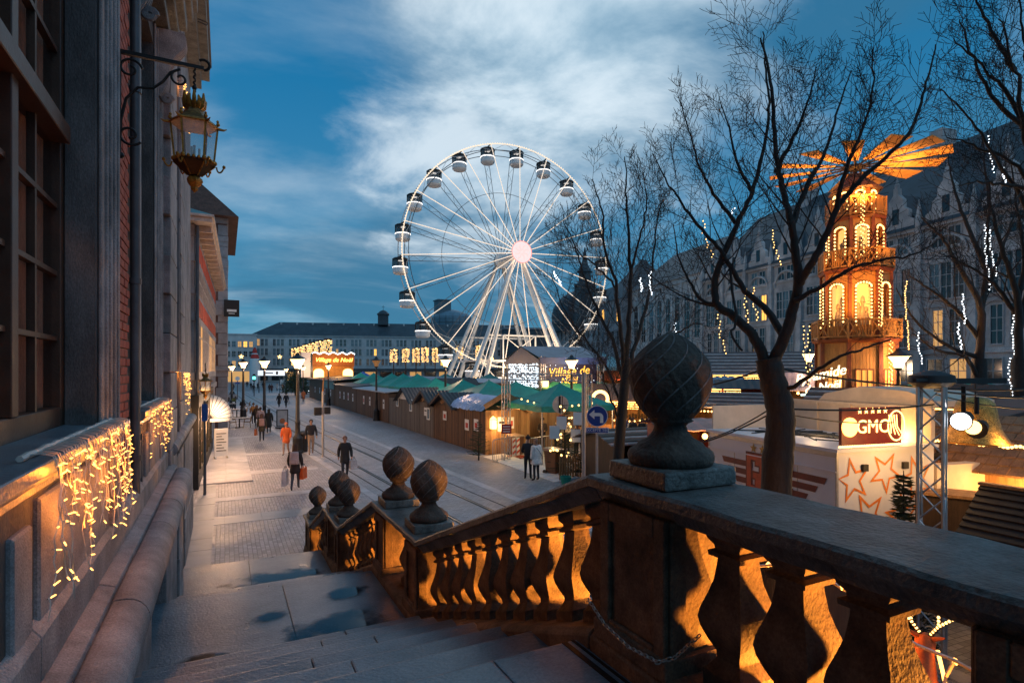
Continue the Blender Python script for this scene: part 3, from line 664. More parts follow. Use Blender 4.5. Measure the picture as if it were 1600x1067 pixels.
# ================================================================== wall lantern on its scrolled bracket
def wall_lantern():
    base = Vector((-0.88, 6.28, EYE))
    t = thing('wall_lantern', 'ornate gilt six sided lantern hanging from a black scrolled wall bracket', 'lantern', base)
    I, G = M['iron'], M['gilt']
    b = MB(); b.bar((0,0,2.92),(0.70,0,2.92),0.035,0.035)
    b.tube([(0.70+0.05*math.sin(a), 0, 2.955-0.05*math.cos(a)+0.0) for a in [j*0.5 for j in range(9)]], 0.014, 6)
    def scroll(c, r0, turns, start, hand=1, n=26):
        return [(c[0]+ (r0*(1-0.75*i/n))*math.cos(start+hand*turns*6.283*i/n), 0, c[1]+(r0*(1-0.75*i/n))*math.sin(start+hand*turns*6.283*i/n)) for i in range(n+1)]
    b.tube([(0.02,0,2.05),(0.03,0,2.3),(0.07,0,2.5),(0.16,0,2.62),(0.28,0,2.64),(0.36,0,2.72),(0.42,0,2.82),(0.5,0,2.87)], 0.013, 6)
    b.tube(scroll((0.10,2.78),0.10,1.2,0.2,1), 0.012, 6); b.tube(scroll((0.10,2.17),0.10,1.2,-0.6,-1), 0.012, 6); b.tube(scroll((0.50,2.78),0.08,1.1,2.0,1), 0.011, 6)
    b.tube([(0.02,0,2.92),(0.02,0,1.98)], 0.014, 6); b.ball((0.03,0,1.97),0.03)
    b.build('bracket', I, t, smooth=40)
    c = Vector((0.62, 0, 0)); 
    r = MB()
    tw = []
    for i in range(40): tw.append((c.x+0.012*math.cos(i*0.9), 0.012*math.sin(i*0.9), 2.90-0.36*i/39))
    r.tube(tw, 0.012, 6); r.ball((c.x,0,2.68),0.032); r.build('hanging_rod', I, t, smooth=60)
    # crown of leaves
    q = MB()
    for k in range(12):
        a = 2*math.pi*k/12; d = Vector((math.cos(a), math.sin(a), 0))
        pts = [c+d*0.06+Vector((0,0,2.42)), c+d*0.115+Vector((0,0,2.46)), c+d*0.13+Vector((0,0,2.53)), c+d*(0.10+0.03*(k%2))+Vector((0,0,2.57+0.04*(k%2)))]
        q.tube(pts, [0.03,0.034,0.028,0.012], 5)
    q.ball((c.x,0,2.47),0.07,10,6); q.build('leaf_crown', G, t, smooth=60)
    q = MB(); q.lathe([(0.30,2.245),(0.285,2.27),(0.20,2.32),(0.14,2.37),(0.10,2.43),(0.05,2.45)], 6, c); q.build('lantern_roof', M['gilt_green'], t)
    q = MB(); q.lathe([(0.305,2.225),(0.315,2.235),(0.305,2.25)], 6, c)
    for k in range(6):
        a = 2*math.pi*k/6; d = Vector((math.cos(a), math.sin(a), 0))
        q.tube([c+d*0.29+Vector((0,0,2.24)), c+d*0.36+Vector((0,0,2.235)), c+d*0.40+Vector((0,0,2.25))], [0.02,0.014,0.005], 5)
        q.ball(c+d*0.29+Vector((0,0,2.29)), 0.025, 6, 5); q.ball(c+d*0.285+Vector((0,0,2.325)), 0.018, 6, 5)
    q.build('roof_rim', G, t, smooth=40)
    zt, zb, rt, rb = 2.235, 1.80, 0.285, 0.235
    for k in range(6):
        a = 2*math.pi*k/6; d = Vector((math.cos(a), math.sin(a), 0)); a2 = 2*math.pi*(k+1)/6; d2 = Vector((math.cos(a2), math.sin(a2), 0))
        q = MB(); q.bar(c+d*rt+Vector((0,0,zt)), c+d*rb+Vector((0,0,zb)), 0.024); q.build('corner_bar', G, t)
        q = MB(); q.quad(c+d*(rt-.01)+Vector((0,0,zt)), c+d2*(rt-.01)+Vector((0,0,zt)), c+d2*(rb-.01)+Vector((0,0,zb)), c+d*(rb-.01)+Vector((0,0,zb))); q.build('pane', M['lantern_glass'], t)
    q = MB(); q.lathe([(0.02,1.80),(0.012,1.98),(0.02,2.0)], 8, c); 
    for k in range(3): q.lathe([(0.014,1.83),(0.014,1.97)], 6, c+Vector((0.06*math.cos(k*2.1),0.06*math.sin(k*2.1),0)))
    q.build('candle_cluster', M['white_paint'], t)
    q = MB(); q.lathe([(0.245,1.815),(0.265,1.80),(0.25,1.775),(0.17,1.70),(0.09,1.645),(0.05,1.635)], 6, c); q.build('lantern_base', mat('dark_gilt', (0.05,0.028,0.01), 0.45, metal=0.6, scale=20), t)
    q = MB()
    for k in range(6):
        a = 2*math.pi*k/6; d = Vector((math.cos(a), math.sin(a), 0))
        q.bar(c+d*0.255+Vector((0,0,1.785)), c+d*0.085+Vector((0,0,1.645)), 0.018)
        s = [c+d*(0.27+0.06*(1-math.cos(u))*0.8)+Vector((0,0,1.78-0.06*math.sin(u*1.2))) for u in [j*0.35 for j in range(9)]]
        q.tube(s, 0.011, 5); q.ball(s[-1], 0.022, 6, 5); q.ball(c+d*0.25+Vector((0,0,1.82)), 0.03, 6, 5)
        for w in range(3):
            a3 = a + (w+1)*6.283/6/4; d3 = Vector((math.cos(a3), math.sin(a3), 0)); q.ball(c+d3*0.235+Vector((0,0,1.815)), 0.022, 6, 5)
    q.build('gilt_ornament', G, t, smooth=60)
    q = MB(); q.lathe([(0.05,1.64),(0.085,1.615),(0.095,1.58),(0.07,1.54),(0.04,1.51),(0.045,1.49),(0.01,1.45)], 14, c, fn=lambda r, z, a: r*(1+0.12*math.cos(a*9))); q.build('acorn_drop', G, t, smooth=50)
    for o in t.children:
        if not o.name.startswith('bracket'): o.scale = (.70,.70,.82); o.location = (c.x*.30, 0, 2.90*.18)
wall_lantern()
# ================================================================== icicle lights on the sills
def icicles(y0, y1, xe, zs, n, lmax, label, watts, seed, thick=1.0, lightn=14):
    q = random.Random(seed); t = thing('icicle_lights', label, 'string lights', (xe, y0, zs))
    w = MB(); bl = MB(); L_ = y1-y0
    # rolled supply strip along the sill
    w.tube([(-0.10+q.uniform(-.006,.006), L_*i/40, 0.02+q.uniform(-.004,.004)) for i in range(41)], 0.016*thick, 6)
    for k in range(n):
        y = L_*(k+0.5)/n + q.uniform(-.02,.02); ln = lmax*q.choice([0.25,0.4,0.5,0.65,0.8,1.0])
        pts = [Vector((-0.10, y+0.06, 0.02)), Vector((-0.04, y+0.03, 0.028)), Vector((0.012, y, 0.018)), Vector((0.03, y, -0.03))]; p = pts[-1].copy()
        m = max(2, int(ln/0.05))
        for i in range(m):
            p = p + Vector((q.uniform(-.010,.014), q.uniform(-.035,.035), -0.05)); p.x = max(0.012, min(0.07, p.x)); pts.append(p.copy())
        w.tube(pts, 0.0032*thick, 4, cap=False)
        for i in range(3, len(pts)):
            if q.random() < 0.36:
                a = q.uniform(0, 6.28); d = Vector((0.35+0.3*q.random(), math.cos(a), 0.45*math.sin(a))).normalized(); s = pts[i]
                bl.cyl(s, s+d*0.030*thick, 0.0042*thick, 0.0032*thick, 5)
                w.cyl(s-d*0.012, s, 0.005*thick, n=4)
    stuff(w.build('cable', M['cable_white'], t)); stuff(bl.build('bulbs', M['bulb_warm'], t))
    for i in range(lightn):
        lamp('bulb_light', t, (0.045, L_*(i+0.5)/lightn, -lmax*(0.08+0.17*(i%4))), watts/lightn, (1.0, 0.26, 0.022), 0.025)
icicles(3.42, 5.85, -0.755, EYE-0.435, 46, 0.74, 'nearest icicle light curtain hung over the near window sill', 14, 4)
icicles(7.4, 9.9, -0.755, EYE-0.435, 26, 0.68, 'second icicle light curtain, on the sill just past the drainpipe', 7.5, 9)
icicles(12.2, 14.2, -0.72, EYE-0.05, 22, 0.75, 'small far icicle light curtain low on the end of the stone building', 8, 12, 1.4, 2)
icicles(11.9, 12.8, -0.70, EYE+5.3, 14, 0.7, 'tuft of fairy lights high on the wall behind the lantern', 1.2, 19, 1.5, 1)
# ================================================================== houses further down the street
M['stone_grey'] = mat('dressed_grey_stone', (0.24, 0.225, 0.23), 0.7, scale=1.5, bump=0.4, bscale=30, col2=(0.44, 0.41, 0.42))
M['stone_pale'] = mat('pale_ashlar', (0.48, 0.45, 0.44), 0.7, scale=0.6, bump=0.2, bscale=12, col2=(0.66, 0.62, 0.60))
M['red_panel'] = mat('red_rendered_panel', (0.60, 0.07, 0.018), 0.75, scale=4, bump=0.2)
M['slate'] = mat('blue_grey_slate', (0.035, 0.045, 0.055), 0.5, scale=1.2, bump=0.4, bscale=8, col2=(0.075, 0.09, 0.105))
M['copper'] = mat('green_copper_sheet', (0.07, 0.16, 0.16), 0.5, scale=3, col2=(0.16, 0.27, 0.26), bump=0.2)
M['win_dark'] = glass('dark_window_pane', (0.015, 0.018, 0.022), 0.08, 1.0)
M['win_lit'] = glow('lit_window_pane', (1.0, 0.48, 0.08), 1.1)
M['win_dim'] = glow('dimly_lit_window_pane', (1.0, 0.5, 0.16), 0.35)
M['cream'] = mat('cream_painted_wood', (0.48, 0.42, 0.38), 0.6, scale=6, bump=0.1)
M['old_brick'] = tiles('old_dark_brick', (0.16, 0.065, 0.045), (0.13, 0.11, 0.1), 0.22, 0.075, axes='XZ', msize=0.12)
def half_timbered():
    t = thing('half_timbered_house', 'grey stone house with red panels and green copper eaves past the town hall', 'house', (-0.95, 24.0, 0), R(-1.3))
    W_ = M['stone_grey']
    q = MB(); q.box(-7, -0.06, 0.06, 19, 0, 9.8); q.build('wall', W_, t)
    # stone grid on both faces
    def face(P, span, cols, cname):
        g = MB()
        rows = [(0,3.4),(4.0,4.3),(6.2,6.5),(7.2,7.4),(8.4,8.7),(9.35,9.75)]
        for z0, z1 in rows[1:]: P(g, 0, span, z0, z1, 0.0)
        for u in cols: P(g, u-0.14, u+0.14, 3.4, 9.75, 0.003)
        P(g, 0, span, 3.3, 3.6, 0.05)
        g.build('stone_frame', W_, t, bevel=0.01)
        for a, c in zip(cols, cols[1:]):
            for (z0, z1, k) in ((4.3,6.2,'w'),(6.5,7.2,'r'),(7.4,8.4,'w'),(8.7,9.35,'r')):
                b = MB(); P(b, a+0.13, c-0.13, z0+.01, z1-.01, 0.014 if k == 'r' else 0.006)
                if k == 'r': b.build('red_panel', M['red_panel'], t)
                else:
                    lit = z0 < 5 and rnd.random() < 0.5
                    wf = b.build('window', M['win_lit'] if lit else M['win_dark'], t)
                    fr = MB(); m_ = (a+c)/2
                    P(fr, m_-0.04, m_+0.04, z0, z1, 0.02); P(fr, a+0.14, c-0.14, z1-0.55, z1-0.48, 0.019); P(fr, a+0.14, a+0.2, z0, z1, 0.02); P(fr, c-0.2, c-0.14, z0, z1, 0.02); fr.build('frame', M['cream'], wf)
    def PS(b, u0, u1, z0, z1, o): b.box(-u1, -u0, -0.0-o, 0.05, z0, z1)      # side wall, towards us
    def PF(b, u0, u1, z0, z1, o): b.box(-0.05, 0.0+o, u0, u1, z0, z1)       # street face
    face(PS, 6.0, [0.30, 1.3, 2.4, 3.5, 4.6, 5.7], 'side'); face(PF, 18.9, [0.35+1.18*i for i in range(16)], 'front')
    q = MB(); q.box(-7, 0.55, -0.45, 19.2, 9.78, 9.95); q.box(-7, 0.62, -0.52, 19.3, 9.95, 10.05)
    for i in range(16): q.box(0.0, 0.5, 0.3+i*1.18, 0.42+i*1.18, 9.55, 9.78)
    for i in range(5): q.box(-0.6-i, -0.48-i, -0.42, 0, 9.55, 9.78)
    q.build('eaves', M['cream'], t, bevel=0.01)
    q = MB(); q.hexa([(-7,-0.5,10.05),(0.58,-0.5,10.05),(0.58,19.3,10.05),(-7,19.3,10.05)], [(-7,0.6,10.6),(-0.8,0.6,10.6),(-0.8,18.5,10.6),(-7,18.5,10.6)]); q.build('copper_roof', M['copper'], t)
    q = MB(); q.cyl((0.06,-0.06,0),(0.06,-0.06,9.7),0.055,n=8); q.build('drainpipe', M['zinc'], t, smooth=40)
    # shop front at street level
    q = MB(); q.box(-3.2, 0.12, -0.35, 12, 3.0, 3.45); q.box(-0.4, 0.10, -0.30, 12, 0, 0.55)
    for u in (-0.28, 1.2, 2.9, 4.6, 6.4, 8.2, 10): q.box(-0.12, 0.11, u-0.05, u+0.10, 0.55, 3.0)
    for u in (-0.15, -1.4, -2.8): q.box(u-0.1, u, -0.32, -0.2, 0.3, 3.0)
    q.box(-3.2, 0, -0.31, -0.2, 0, 0.5)
    q.build('shop_front', M['black'], t)
    q = MB(); q.box(-0.06, -0.02, -0.2, 11.9, 0.55, 3.0); q.box(-3.1, -0.2, -0.18, -0.12, 0.5, 3.0); q.build('shop_window', glow('shop_window_light', (1.0, 0.55, 0.16), 0.9), t)
    q = MB()
    for i in range(4): q.box(-3.0, -0.2, -0.3, -0.25, 0.9+i*0.5, 0.94+i*0.5); q.box(0.0, 0.06, -0.2, 11.8, 0.95+i*0.5, 0.99+i*0.5)
    q.build('shop_shelf', M['frame_wood'], t)
    lamp('shop_light', t, (0.9, 2.5, 2.3), 150, (1.0, 0.58, 0.34), 0.3); lamp('shop_light', t, (0.7, 7.5, 2.4), 150, (1.0, 0.6, 0.36), 0.3); lamp('shop_light', t, (0.7, -0.9, 2.4), 90, (1.0, 0.5, 0.2), 0.3)
half_timbered()
def corner_house():
    t = thing('corner_house', 'tall old brick and stone corner house with overhanging hipped roof', 'house', (0.15, 46, 0))
    q = MB(); q.box(-8, 0, 0, 14, 0, 15.3); q.build('wall', M['old_brick'], t)
    for k, z in enumerate([0.0+i*0.78 for i in range(19)]):
        b = MB(); w = 0.72 if k % 2 else 0.58; b.box(-w, 0.06, -0.06, w, z+0.01, z+0.77); b.build('quoin', M['stone_grey'], t, bevel=0.02)
    b = MB()
    for z0, z1 in ((3.9,4.5),(8.3,8.7),(11.9,12.3),(13.6,14.0),(14.9,15.35)): b.box(-8, 0.09, -0.09, 14, z0, z1)
    b.box(-8, 0.2, -0.2, 14.1, 4.3, 4.5)
    b.build('string_course', M['stone_grey'], t, bevel=0.02)
    for (z0, z1, lit) in ((4.8,7.9,1),(9.0,11.6,0),(12.4,13.5,0)):
        for x in (-1.5, -3.3, -5.1):
            b = MB(); b.box(x-0.55, x+0.55, -0.03, 0.02, z0, z1); w = b.build('window', M['win_lit'] if lit else M['win_dark'], t)
            b = MB(); b.box(x-0.03, x+0.03, -0.05, -0.031, z0, z1); b.box(x-0.55, x+0.55, -0.05, -0.031, (z0+z1)/2+0.3, (z0+z1)/2+0.38); b.box(x-0.63,x-0.55,-0.07,0,z0-.06,z1+.06); b.box(x+0.55,x+0.63,-0.07,0,z0-.06,z1+.06); b.build('frame', M['cream'], w)
        for y in (1.8, 4.0, 6.2, 8.4):
            b = MB(); b.box(-0.02, 0.03, y-0.5, y+0.5, z0, z1); b.build('window', M['win_lit'] if lit and y < 5 else M['win_dark'], t)
    b = MB(); v = [(-8.6,-0.9,15.3),(0.75,-0.9,15.3),(0.75,14.6,15.3),(-8.6,14.6,15.3),(-4.2,3.0,20.6),(-4.2,10.0,20.6)]
    b.add(v, [(0,1,4),(1,2,5,4),(2,3,5),(3,0,4,5),(3,2,1,0)]); b.build('roof', mat('old_tile_roof', (0.09,0.04,0.03), 0.8, scale=12, bump=0.6, col2=(0.17,0.08,0.055)), t)
    b = MB(); b.box(-4.0,-2.6,-0.12,0,0.0,3.7); b.build('doorway', M['win_dim'], t)
    b = MB(); b.box(-0.2,0.8,-0.5,-0.42,8.2,9.4); b.build('hanging_sign', M['black'], t); q = MB(); q.box(0.0,0.62,-0.512,-0.505,8.55,8.72); q.box(0.1,0.5,-0.512,-0.505,8.4,8.45); q.build('print', M['white_paint'], t)
    b = MB(); b.box(-8.2,-5.2,6,9.2,15,22.0); b.build('chimney', M['old_brick'], t)
corner_house()
# ================================================================== blocks closing the square
def window_mesh(w, h, mull=1, tr=1):
    f = MB(); fw = 0.09
    f.box(-w/2-fw, -w/2, -0.10, 0.04, 0, h); f.box(w/2, w/2+fw, -0.10, 0.04, 0, h); f.box(-w/2-fw, w/2+fw, -0.14, 0.04, -0.12, 0); f.box(-w/2-fw, w/2+fw, -0.10, 0.04, h, h+0.12)
    for i in range(mull): x = -w/2+w*(i+1)/(mull+1); f.box(x-0.04, x+0.04, -0.05, 0.0, 0, h)
    for i in range(tr): z = h*(i+1)/(tr+1); f.box(-w/2, w/2, -0.045, 0.0, z-0.035, z+0.035)
    p = MB(); p.box(-w/2, w/2, -0.015, 0.02, 0, h)
    return f, p
def put_windows(root, spots, w, h, frame_mat, lit=0.1, mull=1, tr=1, rz=0):
    f, p = window_mesh(w, h, mull, tr); fm = f.mesh('frame', [frame_mat])
    pm = {k: p.mesh('window', [M[k]]) for k in ('win_dark', 'win_lit', 'win_dim', 'win_blue')}
    for (x, y, z) in spots:
        u = rnd.random(); k = 'win_lit' if u < lit*0.4 else 'win_dim' if u < lit else 'win_blue' if u < lit+0.3 else 'win_dark'
        wd = obj('window', pm[k], root, (x, y, z), rz); obj('frame', fm, wd)
M['win_blue'] = glass('sky_reflecting_pane', (0.10, 0.16, 0.19), 0.1, 1.0)
def far_gallery():
    A = at(394, 578, 215); B = at(800, 578, 232); d = (B-A); rz = math.atan2(d.y, d.x); L_ = 112
    t = thing('long_gallery_building', 'long pale stone building with dark hipped roof closing the far end of the square', 'building', (A.x, A.y, 0), rz)
    q = MB(); q.box(0, L_, 0, 16, -0.1, 17.2); q.build('wall', M['stone_pale'], t)
    q = MB(); q.box(-0.4, L_+0.4, -0.4, 16.4, 17.2, 17.7); q.build('cornice', M['stone_pale'], t)
    q = MB(); q.add([(-0.6,-0.6,17.7),(L_+.6,-0.6,17.7),(L_+.6,16.6,17.7),(-0.6,16.6,17.7),(8,8,23.2),(L_-8,8,23.2)], [(0,1,5,4),(1,2,5),(2,3,4,5),(3,0,4),(3,2,1,0)]); rf = q.build('roof', M['slate'], t)
    for i in range(17):
        q = MB(); x = 9+i*5.9; q.box(x-0.3, x+0.3, 6.4, 7.6, 21.5, 23.0); q.build('roof_vent', M['stone_pale'], rf)
    spots = []
    for g in range(19):
        x0 = 2.2+g*5.75
        for k in range(3):
            for z in (6.2, 10.0, 13.6): spots.append((x0+k*1.45, -0.01, z))
    put_windows(t, spots, 0.85, 2.5, M['stone_pale'], 0.06)
    q = MB(); q.box(-0.3, L_, -2.5, -0.05, 4.3, 4.9); q.build('canopy', M['slate'], t)
    for i in range(19): q = MB(); q.box(1.2+5.75*i, 5.6+5.75*i, -0.06, 0.01, 0.4, 3.6); q.build('shop_window', M['win_dim'] if rnd.random() < .4 else M['win_dark'], t)
    q = MB(); q.box(46, 50, 5, 9, 22.5, 26.5); q.box(45.7, 50.3, 4.7, 9.3, 26.5, 26.9); q.lathe([(2.6,26.9),(1.2,28.2),(0.1,28.6)], 8, (48,7,0)); q.cyl((48,7,28.5),(48,7,30.5),0.08,n=5); q.bar((47.4,7,29.8),(48.6,7,29.8),0.12); q.build('roof_lantern', M['slate'], t)
    t = thing('white_block', 'pale block with small dark windows at the street end, left of the long building', 'building', (at(340,578,195).x, at(340,578,195).y, 0), rz+R(14))
    q = MB(); q.box(-8, 12.2, 0, 14, -0.1, 16.6); q.build('wall', M['stone_pale'], t)
    q = MB(); q.box(-8.2, 12.4, -0.2, 14.2, 16.6, 17.0); q.build('parapet', M['stone_pale'], t)
    put_windows(t, [(x, -0.01, z) for x in (1.2, 3.2, 5.0, 6.8, 8.6, 10.4) for z in (5.6, 9.0, 12.4)], 1.1, 1.9, M['stone_pale'], 0.35)
    q = MB(); q.box(-8, 12, -0.06, 0, 0.3, 3.9); q.build('shop_front', M['win_dim'], t)
    # scaffolded drum tower
    P = at(706, 578, 260); t = thing('scaffolded_tower', 'round tower wrapped in blue sheeting and scaffold with a square lantern', 'tower', (P.x, P.y, 0))
    q = MB(); q.lathe([(9.6,0),(9.6,27.5),(8.0,29.5),(3,31.5),(0.1,32)], 20); q.build('sheeting', mat('blue_scaffold_sheet', (0.14, 0.22, 0.28), 0.5, scale=0.6, col2=(0.24, 0.34, 0.4), bump=0.3, bscale=3), t, smooth=30)
    q = MB()
    for k in range(20):
        a = k*math.pi/10; q.cyl((9.9*math.cos(a), 9.9*math.sin(a), 0), (9.9*math.cos(a), 9.9*math.sin(a), 29), 0.09, n=4)
    for z in (18, 20.5, 23, 25.5, 28): q.tube([(9.9*math.cos(k*math.pi/10), 9.9*math.sin(k*math.pi/10), z) for k in range(20)], 0.09, 4, closed=True)
    q.build('scaffold', M['zinc'], t)
    q = MB(); q.box(-7.5,-1.5,-3,3,27,35.5); q.box(-7.9,-1.1,-3.4,3.4,35.5,36.0); q.build('lantern_box', mat('grey_blue_boarding', (0.12,0.16,0.19), 0.6), t)
    for px, d, w, h, lab in ((560, 300, 30, 16, 'dim dark slate block peeping over the long gallery roof'), (836, 205, 22, 19, 'dark glazed block seen between the legs of the wheel'), (765, 260, 26, 15, 'dim grey block behind the left wheel legs')):
        P = at(px, 578, d); t = thing('far_block', lab, 'building', (P.x, P.y, 0), rz)
        q = MB(); q.box(-w/2, w/2, 0, 12, 0, h); q.build('wall', M['slate'], t); q = MB(); q.box(-w/2-.3, w/2+.3, -0.3, 12.3, h, h+0.6); q.build('parapet', M['stone_grey'], t)
far_gallery()
# ================================================================== the palace along the right side
def palace():
    A = Vector((62, 33, 0)); t = thing('palace', 'long grey gothic palace with stepped gables and steep slate roof behind the market', 'palace', A, R(-11.1))
    St = mat('palace_stone', (0.34, 0.315, 0.315), 0.8, scale=0.8, bump=0.5, bscale=9, col2=(0.66, 0.62, 0.61))
    y0, y1 = -22.0, 35.6; bay = 5.2
    q = MB(); q.box(0, 16, y0, y1, 0, 18.3); q.build('wall', St, t)
    n = int((y1-y0)/bay)+1
    q = MB()
    for z0, z1, o in ((5.9,6.3,0.25),(10.4,10.7,0.15),(15.8,16.1,0.15),(18.2,18.6,0.35)): q.box(-o, 0.0, y0, y1, z0, z1)
    q.build('string_course', St, t, bevel=0.03)
    for i in range(n+1):
        y = y1-i*bay
        q = MB(); q.box(-0.55, 0, y-0.35, y+0.35, 0, 10.4); q.box(-0.38, 0, y-0.28, y+0.28, 10.4, 16.2); q.box(-0.45, 0.1, y-0.34, y+0.34, 16.2, 18.3); q.lathe([(0.36,18.3),(0.3,19.6),(0.02,21.4)], 4, (-0.2,y,0), ph=math.pi/4); q.build('buttress', St, t, bevel=0.03)
    A2, A1, A0 = [], [], []
    for i in range(n):
        yc = y1-bay/2-i*bay
        # stepped gable with its own little roof
        g = MB(); steps = [(2.0,18.6),(2.0,19.6),(1.45,19.9),(1.4,20.7),(0.85,21.1),(0.8,21.9),(0.28,22.5),(0.25,23.2)]
        poly = [(-0.12, yc-a, z) for a, z in steps] + [(-0.12, yc+a, z) for a, z in reversed(steps)]
        g.ext(poly, (0.5, 0, 0)); g.lathe([(0.22,23.2),(0.25,23.5),(0.1,23.9),(0.02,24.8)], 6, (0.1,yc,0)); gb = g.build('gable', St, t)
        g = MB(); g.add([(0.3,yc-2.1,19.2),(0.3,yc+2.1,19.2),(0.3,yc,22.6),(7.2,yc,22.6),(4.0,yc-2.1,19.2),(4.0,yc+2.1,19.2)], [(0,2,3,4),(1,5,3,2)]); g.build('gable_roof', M['slate'], gb)
        g = MB(); g.box(-0.16, -0.10, yc-0.35, yc+0.35, 19.4, 21.0); g.build('window', M['win_dark'], t)
        # relieving arch over the upper lights
        g = MB(); g.tube([(-0.1, yc+2.0*math.cos(a), 15.3+2.0*math.sin(a)) for a in [math.pi*j/14 for j in range(15)]], 0.16, 5); g.build('arch_mould', St, t)
        for o in (-1.15, 0, 1.15): A2.append((-0.02, yc+o, 11.2))
        for o in (-0.8, 0.8): A2.append((-0.02, yc+o, 15.9-0.0) if False else (-0.02, yc+o, 6.7))
        for o in (-1.1, 1.1): A0.append((-0.02, yc+o, 3.2))
        for o in (-0.8, 0.8): A1.append((-0.02, yc+o, 16.2))
    put_windows(t, A2, 0.95, 3.4, St, 0.10, 1, 2, R(-90)); put_windows(t, A1, 1.1, 1.7, St, 0.05, 1, 1, R(-90)); put_windows(t, A0, 1.5, 2.2, St, 0.25, 1, 1, R(-90))
    q = MB(); q.add([(-0.5,y0-.5,18.5),(-0.5,y1+.3,18.5),(16.5,y1+.3,18.5),(16.5,y0-.5,18.5),(8,y0-.5,29.0),(8,y1-3,28.5)], [(0,1,5,4),(1,2,5),(2,3,4,5),(3,0,4)]); q.build('roof', M['slate'], t)
    for y in (22, 3):
        q = MB(); q.box(7, 9, y-0.7, y+0.7, 26, 30.6); q.build('chimney', St, t)
    # great hall with tall round headed windows
    h0, h1 = 35.8, 61
    q = MB(); q.box(0.4, 16, h0, h1, 0, 20.0); q.box(0.1, 0.4, h0, h1, 19.4, 20.3); q.box(0.2, 0.4, h0, h1, 8.6, 8.9); q.build('hall_wall', M['stone_pale'], t)
    for i in range(8):
        yc = h0+2.0+i*3.0
        q = MB(); pts = [(0.37, yc-0.75, 9.8), (0.37, yc-0.75, 16.4)] + [(0.37, yc-0.75*math.cos(a), 16.4+0.75*math.sin(a)) for a in [math.pi*j/8 for j in range(1, 8)]] + [(0.37, yc+0.75, 16.4), (0.37, yc+0.75, 9.8)]
        q.ext(pts, (0.1, 0, 0)); w = q.build('arched_window', M['win_dark'] if i != 5 else M['win_blue'], t)
        q = MB(); q.box(0.30, 0.36, yc-0.04, yc+0.04, 9.8, 17.0)
        for z in (11.2, 12.8, 14.4, 16.0): q.box(0.31, 0.36, yc-0.75, yc+0.75, z, z+0.09)
        q.tube([(0.36, yc-0.85, 9.7)] + [(0.36, yc-0.85*math.cos(a), 16.4+0.85*math.sin(a)) for a in [math.pi*j/8 for j in range(9)]] + [(0.36, yc+0.85, 9.7)], 0.1, 4); q.build('frame', M['stone_pale'], w)
        q = MB(); q.box(0.33, 0.41, yc-0.45, yc+0.45, 3.4, 6.4); q.build('window', M['win_lit'] if i == 2 else M['win_dark'], t)
        q = MB(); q.box(0.12, 0.4, yc+1.3, yc+1.7, 0, 19.4); q.build('pilaster', M['stone_pale'], t)
    q = MB(); q.add([(-0.2,h0-.2,20.2),(-0.2,h1+.2,20.2),(16.2,h1+.2,20.2),(16.2,h0-.2,20.2),(8,h0+3,27.5),(8,h1-4,27.5)], [(0,1,5,4),(1,2,5),(2,3,4,5),(3,0,4)]); q.build('hall_roof', M['slate'], t)
    # end pavilion and older range beyond, with a spire
    q = MB(); q.box(-1.5, 14, 61.2, 72, 0, 19); q.build('pavilion_wall', M['stone_grey'], t)
    q = MB(); q.add([(-1.8,61,19),(14.3,61,19),(14.3,72.3,19),(-1.8,72.3,19),(6,66.5,28.5)], [(0,1,4),(1,2,4),(2,3,4),(3,0,4)]); q.build('pavilion_roof', M['slate'], t)
    put_windows(t, [(-1.52, 61.2+1.8+i*2.4, z) for i in range(4) for z in (4, 9.5, 14.5)], 1.1, 3.0, M['stone_grey'], 0.1, 1, 2, R(-90))
    q = MB(); q.box(2, 14, 72.2, 118, 0, 16); q.build('range_wall', St, t)
    q = MB(); q.add([(1.6,72,16),(1.6,118,16),(14.4,118,16),(14.4,72,16),(8,76,25),(8,114,25)], [(0,1,5,4),(1,2,5),(2,3,4,5),(3,0,4)]); q.build('range_roof', M['slate'], t)
    put_windows(t, [(1.98, 74+i*3.1, z) for i in range(14) for z in (4, 8.6, 12.4)], 1.1, 2.4, St, 0.1, 1, 1, R(-90))
    q = MB(); q.box(0.5, 4.5, 88, 92, 14, 25.5); q.lathe([(2.9,25.5),(2.9,26.1),(1.7,26.3),(1.6,29),(2.0,29.2),(0.9,31),(0.12,35.5)], 8, (2.5,90,0)); q.build('spire', M['slate'], t)
    q = MB(); q.lathe([(7,15),(7,20),(6.4,22),(4.5,24.4),(2,26),(0.1,26.6)], 16, (6,104,0)); q.build('dome', M['slate'], t, smooth=30)
palace()
